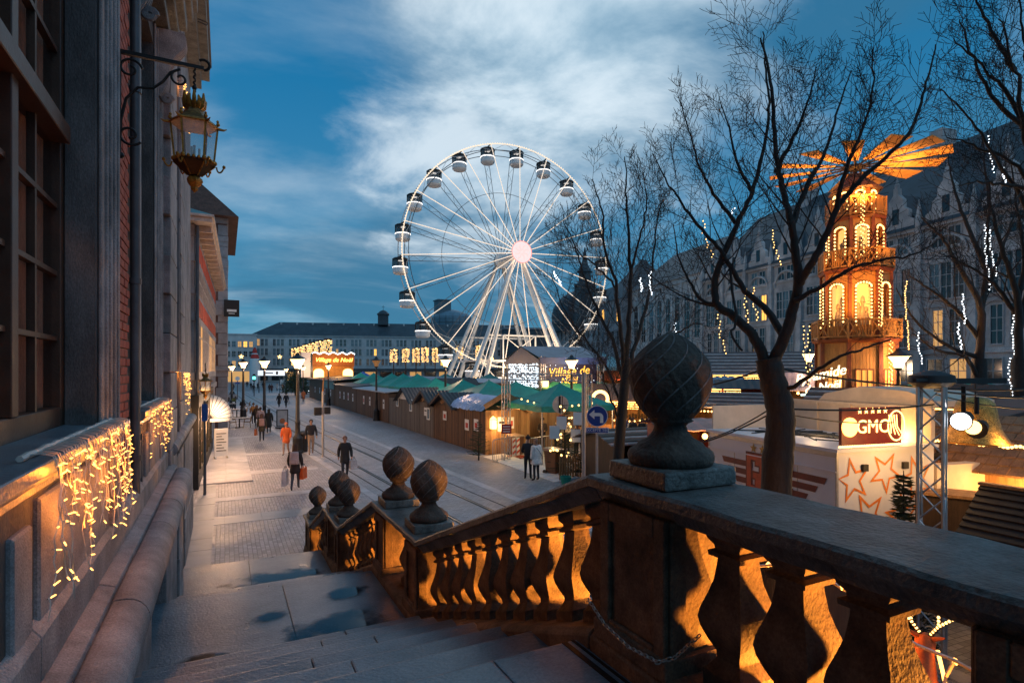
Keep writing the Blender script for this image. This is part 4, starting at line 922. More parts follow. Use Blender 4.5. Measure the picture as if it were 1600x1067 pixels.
# ================================================================== ferris wheel
def ferris_wheel():
    C = at(795, 403, 80); HZ = C.z; RR = 15.4; NG = 22
    t = thing('ferris_wheel', 'tall white lit ferris wheel with enclosed gondolas and glowing round hub', 'ferris wheel', (C.x, C.y, 0), R(-2.8))
    Wh = M['white_paint']; Lt = glow('wheel_tube_light', (1.0, 0.80, 0.62), 0.55); Lt2 = glow('wheel_rim_light', (1.0, 0.78, 0.56), 0.62)
    dk = mat('grey_steel_truss', (0.16, 0.17, 0.18), 0.5, bump=0)
    ph = R(85.6)
    def rp(r, a, y): return Vector((r*math.cos(a), y, HZ+r*math.sin(a)))
    for y, m, nm in ((-1.15, Lt2, 'front_rim'), (1.15, Wh, 'back_rim')):
        q = MB(); k = 132; q.tube([rp(RR, 2*math.pi*i/k, y) for i in range(k)], 0.065, 6, closed=True)
        if y < 0:
            for i in range(0, 264): p = rp(RR+0.10, 2*math.pi*i/264, y-0.06); q.ball(p, 0.075, 4, 3)
        q.build(nm, m, t, smooth=60)
        q = MB(); q.tube([rp(RR-0.85, 2*math.pi*i/k, y) for i in range(k)], 0.05, 4, closed=True); q.build('inner_ring', dk, t)
    q = MB(); q.tube([rp(9.4, 2*math.pi*i/88, 1.3) for i in range(88)], 0.035, 4, closed=True); q.build('cable_ring', dk, t)
    # spokes
    for i in range(NG):
        a = ph + 2*math.pi*i/NG
        q = MB(); q.tube([rp(0.9, a, -3.6), rp(RR, a, -1.15)], 0.055, 6)
        for j in range(36): p = rp(0.9, a, -3.68).lerp(rp(RR, a, -1.22), (j+0.5)/36); q.ball(p, 0.065, 4, 3)
        q.build('lit_spoke', Lt, t, smooth=60)
        q = MB(); off = Vector((-math.sin(a), 0, math.cos(a)))*0.38
        A, B = rp(0.9, a, 2.6), rp(RR, a, 1.15); q.tube([A-off*0.5, B-off], 0.04, 4); q.tube([A+off*0.5, B+off], 0.04, 4)
        for j in range(14):
            u, v = j/14, (j+1)/14; s = 1 if j % 2 else -1
            q.tube([A.lerp(B, u)+off*s*(0.5+0.5*u), A.lerp(B, v)-off*s*(0.5+0.5*v)], 0.022, 3)
        q.build('truss_spoke', dk, t)
        q = MB(); q.tube([rp(RR, a, -1.15), rp(RR, a, 1.15)], 0.07, 5); q.tube([rp(RR-0.85, a, -1.15), rp(RR, a+math.pi/NG, -1.15), rp(RR-0.85, a+2*math.pi/NG, -1.15)], 0.03, 4); q.build('rim_strut', Wh, t)
    # gondolas
    gt = [(0.78,-2.35),(0.98,-2.15),(1.0,-1.35)]; gg = [(0.985,-1.35),(0.985,-0.55)]; gr = [(1.03,-0.55),(1.06,-0.42),(0.85,-0.25),(0.3,-0.18)]
    q = MB(); q.lathe(gt, 12); tub = q.mesh('tub', [mat('gondola_white', (0.85,0.85,0.85), 0.3, bump=0, var=0.03)], smooth=40)
    q = MB(); q.lathe(gg, 12, cap=False); gl = q.mesh('glazing', [glass('gondola_glass', (0.05,0.06,0.07), 0.05, 0.75)], smooth=40)
    q = MB()
    for k in range(6): a = k*math.pi/3; q.bar((1.0*math.cos(a),1.0*math.sin(a),-1.45),(1.0*math.cos(a),1.0*math.sin(a),-0.5),0.07)
    posts = q.mesh('pillars', [M['black']])
    q = MB(); q.lathe(gr, 12); q.bar((0,-1.1,0),(0,1.1,0),0.12); q.bar((-0.5,0,-0.2),(0,0,0),0.09); q.bar((0.5,0,-0.2),(0,0,0),0.09); roof = q.mesh('roof', [M['black']], smooth=40)
    q = MB(); q.lathe([(1.02,-1.52),(1.04,-1.48),(1.02,-1.44)], 12); q.box(-0.3,0.3,-0.3,0.3,-0.62,-0.58); li = q.mesh('light_band', [glow('gondola_light', (1.0, 0.92, 0.85), 1.6)])
    for i in range(NG):
        a = ph+2*math.pi*i/NG; p = rp(RR, a, 0)
        g = obj('gondola', roof, t, p); obj('tub', tub, g); obj('glazing', gl, g); obj('pillars', posts, g); obj('light_band', li, g)
    # hub
    q = MB(); q.tube([(0,-4.2,HZ),(0,4.2,HZ)], 0.55, 16); q.tube([(0,-3.8,HZ),(0,-3.3,HZ)], 1.1, 20); q.tube([(0,2.4,HZ),(0,2.9,HZ)], 1.1, 20); q.build('axle', Wh, t, smooth=40)
    q = MB(); q.tube([(0,-4.35,HZ),(0,-4.2,HZ)], 1.42, 32); hb = q.build('hub_disc', glow('hub_light', (1.0, 0.82, 0.76), 0.5), t, smooth=40)
    q = MB(); q.tube([(1.44*math.cos(k*math.pi/16), -4.36, HZ+1.44*math.sin(k*math.pi/16)) for k in range(32)], 0.05, 5, closed=True)
    for k in range(8):
        a = k*math.pi/4+0.2; q.tube([(0.2*math.cos(a), -4.38, HZ+0.2*math.sin(a)), (0.75*math.cos(a+0.3), -4.38, HZ+0.75*math.sin(a+0.3)), (1.05*math.cos(a+0.05), -4.38, HZ+1.05*math.sin(a+0.05))], 0.02, 4)
    q.build('hub_emblem', glow('red_hub_line', (0.9, 0.25, 0.22), 0.8), hb)
    # legs
    for (fy, hy) in ((-5.6, -3.0), (5.6, 3.0)):
        for sx in (-1, 1):
            for k, dx in enumerate((0, 2.2)):
                q = MB(); q.tube([(sx*0.35, hy+0.3*k, HZ), (sx*(8.6-dx), fy-0.0, 0.3)], [0.24, 0.30], 10); q.build('leg', Wh, t, smooth=40)
            q = MB()
            for j in range(9):
                u, v = (j+0.3)/9.3, (j+1.0)/9.3
                A = Vector((sx*0.35, hy, HZ)).lerp(Vector((sx*8.6, fy, 0.3)), u); B = Vector((sx*0.35, hy+.3, HZ)).lerp(Vector((sx*6.4, fy, 0.3)), v); q.tube([A, B], 0.07, 4)
            q.build('leg_lattice', Wh, t)
            q = MB(); q.tube([(sx*0.3, hy-0.35, HZ), (sx*7.6, fy-0.35, 0.4)], 0.05, 5); q.build('leg_light', Lt, t)
    q = MB()
    for z, w in ((5.6, 6.2), (9.0, 4.6)):
        for fy in (-4.6, 4.6): q.bar((-w, fy*(0.65+0.35*(1-z/12)), z), (w, fy*(0.65+0.35*(1-z/12)), z), 0.22)
    for sx in (-1, 1): q.bar((sx*6.0,-4.5,5.6),(sx*6.0,4.5,5.6),0.2); q.bar((sx*6,-4.5,5.6),(-sx*2,4.5,1),0.1); q.bar((sx*2.4,-3.6,0),(sx*2.4,-3.6,9),0.16); q.bar((sx*2.4,-3.6,0.5),(-sx*2.4,-3.6,5.6),0.09); q.bar((sx*2.4,-3.6,5.6),(-sx*2.4,-3.6,9.0),0.09)
    q.build('cross_bracing', Wh, t)
    q = MB(); q.box(-10, 10, -7, 7, 0, 1.1); q.build('platform', Wh, t)
    q = MB()
    for i in range(21): q.bar((-10+i, -7, 1.1), (-10+i, -7, 2.1), 0.06)
    q.bar((-10,-7,2.1),(10,-7,2.1),0.07); q.bar((-10,-7,1.6),(10,-7,1.6),0.05); q.build('railing', Wh, t)
    for x, z in ((-7.2,3.2),(7.2,3.2),(3.0,5.9),(-5,5.8)):
        q = MB(); q.ball((x,-6.0,z),0.22); q.build('flood_lamp', M['bulb_gold'], t)
    lamp('platform_light', t, (0,-6.6,4.5), 1500, (1.0,0.72,0.45), 1.0)
ferris_wheel()
# ================================================================== christmas market
M['wood_brown'] = planks('brown_stained_boards', (0.045, 0.022, 0.012), (0.16, 0.085, 0.045), 0.14, 'Y')
M['wood_grey'] = planks('weathered_grey_boards', (0.07, 0.06, 0.055), (0.19, 0.165, 0.15), 0.14, 'Y')
M['wood_warm'] = planks('pine_boards', (0.22, 0.11, 0.045), (0.42, 0.23, 0.10), 0.16, 'X')
M['wood_pine'] = mat('planed_pine', (0.24, 0.12, 0.05), 0.6, scale=3, stretch=(8, 8, 0.8), bump=0.2, col2=(0.45, 0.26, 0.12))
M['wood_dark'] = mat('dark_stained_wood', (0.035, 0.022, 0.016), 0.6, scale=4, stretch=(8, 8, 1), bump=0.3, col2=(0.09, 0.055, 0.035))
M['felt'] = mat('dark_roof_felt', (0.03, 0.032, 0.036), 0.6, scale=2, bump=0.3, col2=(0.085, 0.085, 0.09))
M['sheet'] = mat('pale_roof_sheet', (0.30, 0.32, 0.36), 0.5, scale=1.5, bump=0.2, bscale=6, col2=(0.50, 0.52, 0.56))
M['green'] = mat('green_tent_canvas', (0.012, 0.27, 0.21), 0.6, scale=1.5, bump=0.3, bscale=5, col2=(0.02, 0.40, 0.31), dist=0.03)
M['green2'] = mat('bright_green_tent_canvas', (0.03, 0.25, 0.09), 0.6, scale=1.5, bump=0.3, bscale=5, col2=(0.05, 0.36, 0.13), dist=0.03)
M['tarp'] = mat('blue_tarpaulin', (0.12, 0.25, 0.55), 0.35, scale=2.2, bump=0.8, bscale=4, col2=(0.45, 0.58, 0.82), dist=0.08)
M['alu'] = mat('aluminium_tube', (0.42, 0.42, 0.43), 0.35, metal=0.8, bump=0.05, var=0.1)
M['galv'] = mat('galvanised_steel', (0.38, 0.38, 0.39), 0.45, metal=0.5, bump=0.05, var=0.15)
M['poster'] = mat('white_poster', (0.78, 0.77, 0.76), 0.6, bump=0, var=0.05)
M['poster_red'] = mat('red_poster_print', (0.5, 0.06, 0.04), 0.6, bump=0)
M['bin'] = mat('brown_plastic_bin', (0.13, 0.055, 0.025), 0.45, bump=0.05)
M['lit_wood'] = glow('lamp_lit_interior', (1.0, 0.42, 0.08), 1.0)
def cladding(y0, y1, x, z0, z1, w=0.14, out=-1, axis='Y', q=None):
    q = q or MB(); y = y0
    while y < y1-0.02:
        t = 0.02+rnd.uniform(0, 0.012); e = min(y+w-0.008, y1)
        if axis == 'Y': a, b = sorted((x, x+out*t)); q.box(a, b, y, e, z0+rnd.uniform(0,.03), z1-rnd.uniform(0,.02))
        else: a, b = sorted((x, x+out*t)); q.box(y, e, a, b, z0+rnd.uniform(0,.03), z1-rnd.uniform(0,.02))
        y += w
    return q
def corrugated(p00, p10, p11, p01, n, amp, q=None):
    """sheet with ribs running from edge p00-p10 to edge p01-p11"""
    q = q or MB(); p00, p10, p11, p01 = map(Vector, (p00, p10, p11, p01)); nn = (p10-p00).cross(p01-p00).normalized(); vs = []
    for i in range(n*2+1):
        u = i/(n*2); o = nn*(amp if i % 2 else -amp); vs += [p00.lerp(p10, u)+o, p01.lerp(p11, u)+o]
    fs = [(2*i, 2*i+2, 2*i+3, 2*i+1) for i in range(n*2)]; k = len(vs)
    vs2 = [v-nn*0.03 for v in vs]; q.add(vs+vs2, fs+[(k+2*i, k+2*i+1, k+2*i+3, k+2*i+2) for i in range(n*2)]+[(2*i, 2*i+2, k+2*i+2, k+2*i) for i in range(n*2)]+[(2*i+1, k+2*i+1, k+2*i+3, 2*i+3) for i in range(n*2)])
    return q
def notice(root, x, y, z, w, h, red=0.35, rz=R(-90), slot=None):
    q = MB(); q.box(-w/2, w/2, -0.012, 0.0, -h/2, h/2); p = q.build('notice', M['poster'], root, loc=(x, y, z), rz=rz)
    q = MB(); q.box(-w*0.3, w*0.3, -0.016, -0.0125, -h*0.28, h*0.18) if red else q.box(-w*0.35, w*0.35, -0.016, -0.0125, h*0.05, h*0.2); q.build('print', M['poster_red'] if red else M['black'], p); return p
def small_window(root, x, y, z, w=0.62, h=0.7):
    q = MB()
    q.box(-w/2, w/2, -0.05, 0, -h/2, -h/2+0.09); q.box(-w/2, w/2, -0.05, 0, h/2-0.09, h/2); q.box(-w/2, -w/2+0.09, -0.05, 0, -h/2+0.09, h/2-0.09); q.box(w/2-0.09, w/2, -0.05, 0, -h/2+0.09, h/2-0.09)
    f = q.build('window', M['white_paint'], root, loc=(x, y, z), rz=R(-90)); q = MB(); q.box(-w/2+.09, w/2-.09, -0.02, -0.01, -h/2+.09, h/2-.09); q.build('pane', M['win_blue'], f)
FX = 12.0
def market_row():
    # nearest hut: brown boards under a crumpled blue tarpaulin
    t = thing('market_hut', 'brown boarded market hut under a crumpled blue tarpaulin roof', 'hut', (FX, 26.8, 0))
    q = MB(); q.box(0.03, 2.6, 0.0, 4.2, 0, 2.15); q.build('carcass', M['wood_dark'], t)
    stuff(cladding(-0.02, 4.2, 0.03, 0, 2.2).build('plank_cladding', M['wood_brown'], t)); stuff(cladding(0.0, 2.6, 0, 0, 2.3, 0.16, -1, 'X').build('plank_cladding', M['wood_warm'], t))
    q = MB(); nx, ny = 14, 22; vs = []
    for i in range(nx+1):
        for j in range(ny+1):
            u, v = i/nx, j/ny; x = -0.25+3.2*u; y = -0.3+4.8*v
            z = 2.32+0.75*math.sin(math.pi*min(1, u*0.9+0.06))*(0.9) - 0.05*math.sin(v*3) + rnd.uniform(-.035,.035)
            if i == 0: z -= 0.12+rnd.uniform(0,.1)
            vs.append((x, y, z))
    q.add(vs, [(i*(ny+1)+j, (i+1)*(ny+1)+j, (i+1)*(ny+1)+j+1, i*(ny+1)+j+1) for i in range(nx) for j in range(ny)]); q.build('tarpaulin', M['tarp'], t, smooth=25)
    q = MB(); q.bar((1.0,-0.35,3.1),(2.6,-0.35,2.2),0.05,0.3); q.bar((0.9,-0.35,3.1),(-0.2,-0.35,2.5),0.05,0.25); q.build('barge_board', M['wood_pine'], t)
    notice(t, 0.9, -0.03, 1.55, 0.42, 0.75, 0, 0); notice(t, 1.45, -0.03, 1.6, 0.38, 0.6, 1, 0)
    notice(t, -0.02, 1.15, 1.45, 0.6, 0.62); notice(t, -0.02, 2.45, 1.35, 0.6, 0.6)
    q = MB(); q.box(-0.12,0.12,-0.35,-0.05,1.35,1.8); q.lathe([(0.2,1.85),(0.03,2.0)], 6, (0,-0.2,0)); q.build('door_lamp', M['bulb_gold'], t, loc=(0.35,0,0)); lamp('door_light', t, (0.6,-0.7,1.5), 55, rad=0.15)
    # two gabled huts with dark corrugated roofs
    for (y0, y1, lab, mt) in ((31.0, 35.0, 'market hut with dark corrugated gable roof next to the blue tarpaulin', 'wood_brown'), (35.0, 38.4, 'smaller hut with dark corrugated gable, third from the blue tarpaulin', 'wood_grey')):
        L_ = y1-y0; t = thing('market_hut', lab, 'hut', (FX, y0, 0)); m_ = L_/2
        q = MB(); q.box(0.03, 2.5, 0.02, L_-0.02, 0, 2.1); q.ext([(0.03,0.1,2.1),(0.03,L_-.1,2.1),(0.03,m_,2.92)], (2.4,0,0)); q.build('carcass', M['wood_dark'], t)
        stuff(cladding(0, L_, 0.03, 0, 2.2).build('plank_cladding', M[mt], t))
        q = corrugated((-0.35,-0.2,2.08),(2.7,-0.2,2.08),(2.7,m_,3.0),(-0.35,m_,3.0), 12, 0.02); corrugated((-0.35,m_,3.0),(2.7,m_,3.0),(2.7,L_+.2,2.08),(-0.35,L_+.2,2.08), 12, 0.02, q); q.build('corrugated_roof', M['felt'], t)
        q = MB(); q.bar((-0.33,-0.2,2.02),(-0.33,m_,2.94),0.03,0.16); q.bar((-0.33,L_+.2,2.02),(-0.33,m_,2.94),0.03,0.16); q.build('barge_board', M['wood_dark'], t)
        q = MB(); q.tube([(-0.05,m_,2.55),(0.02,m_,2.45)], 0.24, 14); q.build('round_plaque', M['wood_pine'], t)
        notice(t, -0.02, m_-0.2, 1.6, 0.62, 0.55, 1 if y0 < 34 else 0)
        if y0 > 34: small_window(t, -0.01, 0.9, 1.5, 0.6, 0.8)
    # grey boarded fence with a white gabled shed behind it
    t = thing('grey_shed', 'grey boarded shed with white front gable and two white windows', 'shed', (FX, 38.4, 0))
    q = MB(); q.box(0.03, 2.5, 0.05, 7.6, 0, 2.1); q.ext([(0.03,1.2,2.1),(0.03,4.9,2.1),(0.03,3.05,3.0)], (2.45,0,0)); q.build('carcass', M['wood_dark'], t)
    stuff(cladding(0.0, 7.6, 0.03, 0, 2.15, 0.2).build('plank_cladding', M['wood_grey'], t))
    q = MB(); q.ext([(-0.02,1.2,2.18),(-0.02,4.9,2.18),(-0.02,3.05,2.98)], (0.04,0,0)); q.build('gable_board', M['white_paint'], t)
    q = corrugated((-0.35,0.9,2.0),(2.6,0.9,2.0),(2.6,3.05,3.08),(-0.35,3.05,3.08), 12, 0.02); corrugated((-0.35,3.05,3.08),(2.6,3.05,3.08),(2.6,5.2,2.0),(-0.35,5.2,2.0), 12, 0.02, q); q.build('roof', M['felt'], t)
    small_window(t, -0.01, 1.45, 1.75); small_window(t, -0.01, 5.0, 1.9)
    # long low huts with flat pale roofs
    for (y0, y1, h, lab, rm) in ((46.2, 59.0, 2.5, 'long low brown hut with pale flat roof behind the dark lamp post', 'sheet'), (59.2, 71.5, 2.6, 'far low brown hut with flat dark roof and paper notices', 'felt'), (71.8, 95.0, 3.0, 'farthest brown market hut with a green sheet along its top', 'felt')):
        t = thing('low_market_hut', lab, 'hut', (FX, y0, 0)); L_ = y1-y0
        q = MB(); q.box(0.03, 4.5, 0, L_, 0, h-0.05); q.build('carcass', M['wood_dark'], t); stuff(cladding(0, L_, 0.03, 0, h, 0.3).build('plank_cladding', M['wood_brown'], t))
        q = MB(); q.hexa([(-0.4,-0.2,h),(5,-0.2,h+0.4),(5,L_,h+0.4),(-0.4,L_,h)], [(-0.4,-0.2,h+.08),(5,-0.2,h+.48),(5,L_,h+.48),(-0.4,L_,h+.08)]); q.build('flat_roof', M[rm], t)
        for i in range(4): notice(t, -0.02, L_*(0.12+0.2*i), 1.5, 0.55, 0.8, i % 2, slot=1)
        if y0 > 70: q = MB(); q.box(-0.06, 0.02, 0.3, 9.0, h-1.0, h+0.1); q.build('green_sheet', M['copper'], t)
    # roofs of the second row, seen over the first
    labs2 = iter(['pine gabled hut roof peeping over the low huts', 'second pine gabled hut behind the low huts', 'third pine gabled hut, just left of the unlit lamp post', 'pine gabled hut right of the unlit lamp post'])
    for y0 in (45.5, 50.5, 55.0, 60.0):
        t = thing('gabled_hut', next(labs2), 'hut', (16.9, y0, 0)); q = MB(); q.box(0, 3, 0, 3.6, 0, 2.4); q.ext([(0,0,2.4),(0,3.6,2.4),(0,1.8,3.5)], (3,0,0)); q.build('body', M['wood_warm'], t)
        q = MB(); q.hexa([(-.4,-.3,2.3),(3.3,-.3,2.3),(3.3,1.8,3.6),(-.4,1.8,3.6)],[(-.4,-.3,2.36),(3.3,-.3,2.36),(3.3,1.8,3.68),(-.4,1.8,3.68)]); q.hexa([(-.4,1.8,3.6),(3.3,1.8,3.6),(3.3,3.9,2.3),(-.4,3.9,2.3)],[(-.4,1.8,3.68),(3.3,1.8,3.68),(3.3,3.9,2.36),(-.4,3.9,2.36)]); q.build('roof', M['sheet'] if y0 > 48 else M['felt'], t)
    for i, (x, y0, L_, z, m_) in enumerate(((15.2, 27, 9, 2.75, 'sheet'), (15.4, 36.5, 9, 2.6, 'sheet'), (20.5, 44, 14, 3.2, 'sheet'), (21, 60, 20, 3.2, 'sheet'), (25, 36, 16, 3.0, 'sheet'))):
        t = thing('flat_roofed_stall', ['pale flat stall roof between the tarpaulin hut and the green tents', 'pale flat stall roof behind the corrugated huts', 'pale flat roof beyond the middle green tents', 'long pale flat roof under the farthest green tents', 'pale flat roof near the wheel platform'][i], 'stall', (x, y0, 0))
        q = MB(); q.box(0.2, 2.6, 0.1, L_-.1, 0, z-0.1); q.build('body', M['wood_warm'], t); q = MB(); q.hexa([(-.3,-.2,z),(2.9,-.2,z+.25),(2.9,L_,z+.25),(-.3,L_,z)],[(-.3,-.2,z+.08),(2.9,-.2,z+.33),(2.9,L_,z+.33),(-.3,L_,z+.08)]); q.build('roof', M[m_], t)
market_row()
# ------------------------------------------------------------------ pop-up tents
def tent_mesh(s, eave, apex, m, sag=0.12):
    n = 8; vs = []; q = MB(); h = s/2
    # four panels that sag between ridge and eave
    for k in range(4):
        a = k*math.pi/2; ca, sa = math.cos(a), math.sin(a)
        def rot(x, y): return (x*ca-y*sa, x*sa+y*ca)
        pts = []
        for i in range(n+1):
            u = i/n
            for j in range(n+1):
                v = j/n*2-1; x = h*u; y = v*h*u
                z = apex-(apex-eave)*(u**0.86) - sag*u*(1-u)*(1-v*v)*1.2 + (0.0 if i < n else 0)
                X, Y = rot(x, y); pts.append((X, Y, z))
        q.add(pts, [(i*(n+1)+j, (i+1)*(n+1)+j, (i+1)*(n+1)+j+1, i*(n+1)+j+1) for i in range(n) for j in range(n)])
        v2 = []
        for j in range(n+1):
            v = j/n*2-1; X, Y = rot(h+0.004, v*h); v2 += [(X, Y, eave), (X, Y, eave-0.26-0.02*math.cos(v*9))]
        q.add(v2, [(2*j, 2*j+1, 2*j+3, 2*j+2) for j in range(n)])
    q.tube([(0,0,apex-.02),(0,0,apex+.05)], 0.05, 6)
    return q.mesh('canopy', [m], smooth=25)
q = MB(); q.box(-0.03,0.03,-0.03,0.03,0,2.62); leg_me = q.mesh('leg', [M['alu']])
def tents():
    g1 = tent_mesh(4.0, 2.7, 3.72, M['green']); g2 = tent_mesh(4.0, 2.9, 4.05, M['green']); g3 = tent_mesh(6.0, 3.2, 4.5, M['green2']); bl = tent_mesh(4.0, 3.0, 4.2, mat('blue_tent_canvas', (0.05,0.12,0.42), 0.5, col2=(0.1,0.2,0.55)))
    ds = tent_mesh(4.0, 2.9, 4.0, mat('teal_tent_canvas', (0.02,0.22,0.2), 0.6)); wt = tent_mesh(4.5, 4.6, 5.8, mat('pale_teal_canvas', (0.18,0.34,0.36), 0.6))
    spots = [(15.0,24.4,g1,'nearest green pop-up tent, in front of the stage'), (15.1,29.4,g1,'second green pop-up tent behind the tarpaulin hut'), (15.3,33.6,g1,'third green pop-up tent along the row'), (15.2,37.9,g1,'green pop-up tent fourth in the row, behind corrugated roofs'),
             (15.5,44.6,g1,'green pop-up tent fifth in the row, at the lit lamp post'), (15.4,49.2,g2,'green pop-up tent sixth in the row, over the grey shed'), (15.4,53.8,g2,'green pop-up tent seventh in the row'), (15.6,58.8,g2,'green pop-up tent eighth in the row, at the unlit lamp post'), (15.6,66.8,g2,'green pop-up tent ninth in the row, second from its far end'), (15.8,75,g2,'farthest green pop-up tent, before the gold sign stall'),
             (24.2,66,ds,'small far teal tent left of the wheel, above the row'), (26,57,ds,'middle small teal tent before the light columns'), (28,49,ds,'small teal tent beside the left wheel feet'), (20.6,33.5,g3,'bright yellowish green larger tent below the wheel'), (17.6,82,bl,'blue tent beside the gold sign stall'),
             (at(905,578,44).x+2,at(905,578,44).y,wt,'pale teal tent roof right of the stage'), (at(1132,578,38).x,at(1132,578,38).y,ds,'dark green tent right of the big bud finial'), (at(1442,578,25).x,at(1442,578,25).y,ds,'teal tent under the palace right of the wooden tower'), (at(1530,578,26).x,at(1530,578,26).y,ds,'teal tent farthest to the right, behind the trunks')]
    for i, (x, y, me, lab) in enumerate(spots):
        t = thing('popup_tent', lab, 'tent', (x, y, 0), R(rnd.uniform(-4, 4)), 'market tents'); obj('canopy', me, t); h = 1.9 if me is not g3 else 2.9
        for sx in (-1, 1):
            for sy in (-1, 1): obj('leg', leg_me, t, (sx*h, sy*h, 0))
        if i < 4: lamp('tent_light', t, (0,0,2.3), 90, (1.0,0.6,0.28), 0.3)
tents()
# ------------------------------------------------------------------ stage
def truss_mb(q, a, b, w, r=0.022, seg=None, flat=False):
    a, b = Vector(a), Vector(b); d = (b-a).normalized(); L_ = (b-a).length
    up = Vector((0,0,1)) if abs(d.z) < 0.9 else Vector((0,1,0)); x = d.cross(up).normalized(); y = x.cross(d)
    c = [(x*s1+y*s2)*w/2 for s1, s2 in ((-1,-1),(1,-1),(1,1),(-1,1))]
    for o in c: q.tube([a+o, b+o], r, 6)
    n = max(2, int(L_/(w*1.1)))
    for i in range(n):
        p0, p1 = a+d*(L_*i/n), a+d*(L_*(i+1)/n)
        for k in range(4):
            o1, o2 = c[k], c[(k+1)%4]
            if i % 2: o1, o2 = o2, o1
            q.tube([p0+o1, p1+o2], r*0.5, 4, cap=False)
    for p in (a, b):
        for k in range(4): q.tube([p+c[k], p+c[(k+1)%4]], r*0.7, 4, cap=False)
    return q
def stage():
    P = Vector((17.9, 31.2, 0)); t = thing('market_stage', 'stage with blue canopy, white dotted light wall and gold Village de Noël banner', 'stage', P, R(-6))
    Wd, D, z0, z1 = 4.2, 6.0, 1.0, 4.95
    q = MB()
    for x in (0, Wd):
        for y in (0, D): truss_mb(q, (x, y, 0), (x, y, z1+0.3), 0.3, 0.03)
    q.build('truss_tower', M['alu'], t)
    q = MB(); q.box(0, Wd, 0, D, z0-0.1, z0); q.build('deck', M['wood_dark'], t)
    nv = mat('navy_canvas', (0.015, 0.03, 0.09), 0.5, col2=(0.025, 0.05, 0.14)); gv = mat('grey_blue_canvas', (0.20, 0.22, 0.27), 0.5)
    q = MB(); q.ext([(-0.25,-0.25,z1),(-0.25,D+.25,z1),(-0.25,D/2,z1+1.0)], (0.03,0,0)); q.box(-0.3,Wd+.3,-0.3,-0.26,z1-0.2,z1+0.22); q.box(-0.3,-0.26,-0.3,D+.3,z1-0.15,z1+0.05); q.build('canopy_valance', nv, t)
    q = MB(); q.quad((-.3,-.3,z1+.2),(Wd+.3,-.3,z1+.2),(Wd+.3,D/2,z1+1.05),(-.3,D/2,z1+1.05)); q.quad((-.3,D+.3,z1+.2),(Wd+.3,D+.3,z1+.2),(Wd+.3,D/2,z1+1.05),(-.3,D/2,z1+1.05)); q.build('canopy', gv, t)
    # white panel pierced with a maze of light dashes
    q = MB(); q.box(-0.16,-0.10,0.1,D-.1,0.3,z1-.05); q.build('side_wall', mat('light_wall_cloth', (0.10,0.12,0.15), 0.6), t)
    q = MB(); y = 0.25
    while y < D-0.35:
        z = 0.5
        while z < z1-0.2:
            if rnd.random() < 0.72:
                w, h = rnd.choice(((0.05,0.17),(0.17,0.05),(0.06,0.06),(0.15,0.12))); q.box(-0.18,-0.162,y,y+w,z,z+h)
            z += 0.155
        y += 0.155
    stuff(q.build('light_dashes', glow('cool_light_dash', (0.80, 0.92, 1.0), 1.3), t))
    q = MB(); pts = [(0,-0.35,0.6)] + [(0,-0.35*math.cos(a),2.8+0.5*math.sin(a)) for a in [math.pi*j/10 for j in range(11)]] + [(0,0.35,0.6)]; q.ext([(x-0.19, y+1.9, z) for x, y, z in pts], (0.02,0,0)); q.build('arched_flag', M['poster'], t)
    q = MB(); q.box(0.1,Wd-.1,0.4,0.44,2.6,z1-.1); q.build('banner', mat('night_sky_banner', (0.012,0.010,0.03), 0.5, scale=1.5, col2=(0.02,0.02,0.07)), t)
    q = MB(); q.box(0.1,Wd-.1,0.41,0.45,1.0,2.58); q.build('lower_banner', mat('dusk_blue_banner', (0.015,0.06,0.16), 0.5, col2=(0.03,0.10,0.24)), t)
    Gd = glow('gold_lettering', (1.0, 0.50, 0.06), 0.75)
    text('lettering', 'Village de', 0.78, Gd, t, (2.05, 0.37, 4.28), shear=0.25, tilt=R(4), ext=0.01); text('lettering', 'Noël', 0.6, Gd, t, (2.05, 0.37, 3.68), shear=0.25, tilt=R(4), ext=0.01); 
    q = MB()
    for i in range(36): q.ball((rnd.uniform(0.3,Wd-.3), 0.38, rnd.uniform(2.8,z1-.2)), 0.02, 4, 3)
    stuff(q.build('star_dots', M['bulb_white'], t))
    q = MB()
    for x, h in ((0.6,1.2),(1.3,1.5),(2.2,0.7),(3.0,1.0),(3.6,0.8)): q.lathe([(0.3,0),(0.3,h*0.6),(0.34,h*0.75),(0.15,h),(0.02,h+.3)], 8, (x,0.3,1.0))
    q.build('silhouette', M['black'], t)
    lamp('stage_lamp', t, (0.2,-0.8,3.6), 14, (1.0,0.6,0.25), 0.1); q = MB(); q.box(-0.05,0.3,-0.3,-0.1,3.3,3.7); q.build('lamp_box', M['bulb_gold'], t)
    lamp('banner_light', t, (2.2,-1.4,4.6), 60, (0.7,0.8,1.0), 0.3)
stage()
def gate():
    t = thing('truss_gate', 'aluminium truss archway over the market entrance', 'archway', (12.1, 24.6, 0))
    A, B = Vector((0,0,0)), Vector((1.75,-4.3,0))
    q = MB(); truss_mb(q, A, A+Vector((0,0,4.2)), 0.29, 0.025); q.build('truss_post', M['alu'], t); q = MB(); truss_mb(q, B, B+Vector((0,0,4.2)), 0.29, 0.025); q.build('truss_post', M['alu'], t)
    q = MB(); truss_mb(q, A+Vector((0,0,4.05)), B+Vector((0,0,4.05)), 0.29, 0.025); q.build('truss_beam', M['alu'], t)
    q = MB(); q.box(-0.24,0.24,-0.06,0.0,0.25,0.7); s = q.build('red_sign', mat('red_sign_board', (0.35,0.02,0.02), 0.5), t, loc=(-0.1,-0.25,1.1), rz=R(-20))
    for i in range(3): q = MB(); q.box(-0.17,0.17,-0.07,-0.062,0.33+i*0.12,0.37+i*0.12); q.build('print', M['poster'], s)
gate()
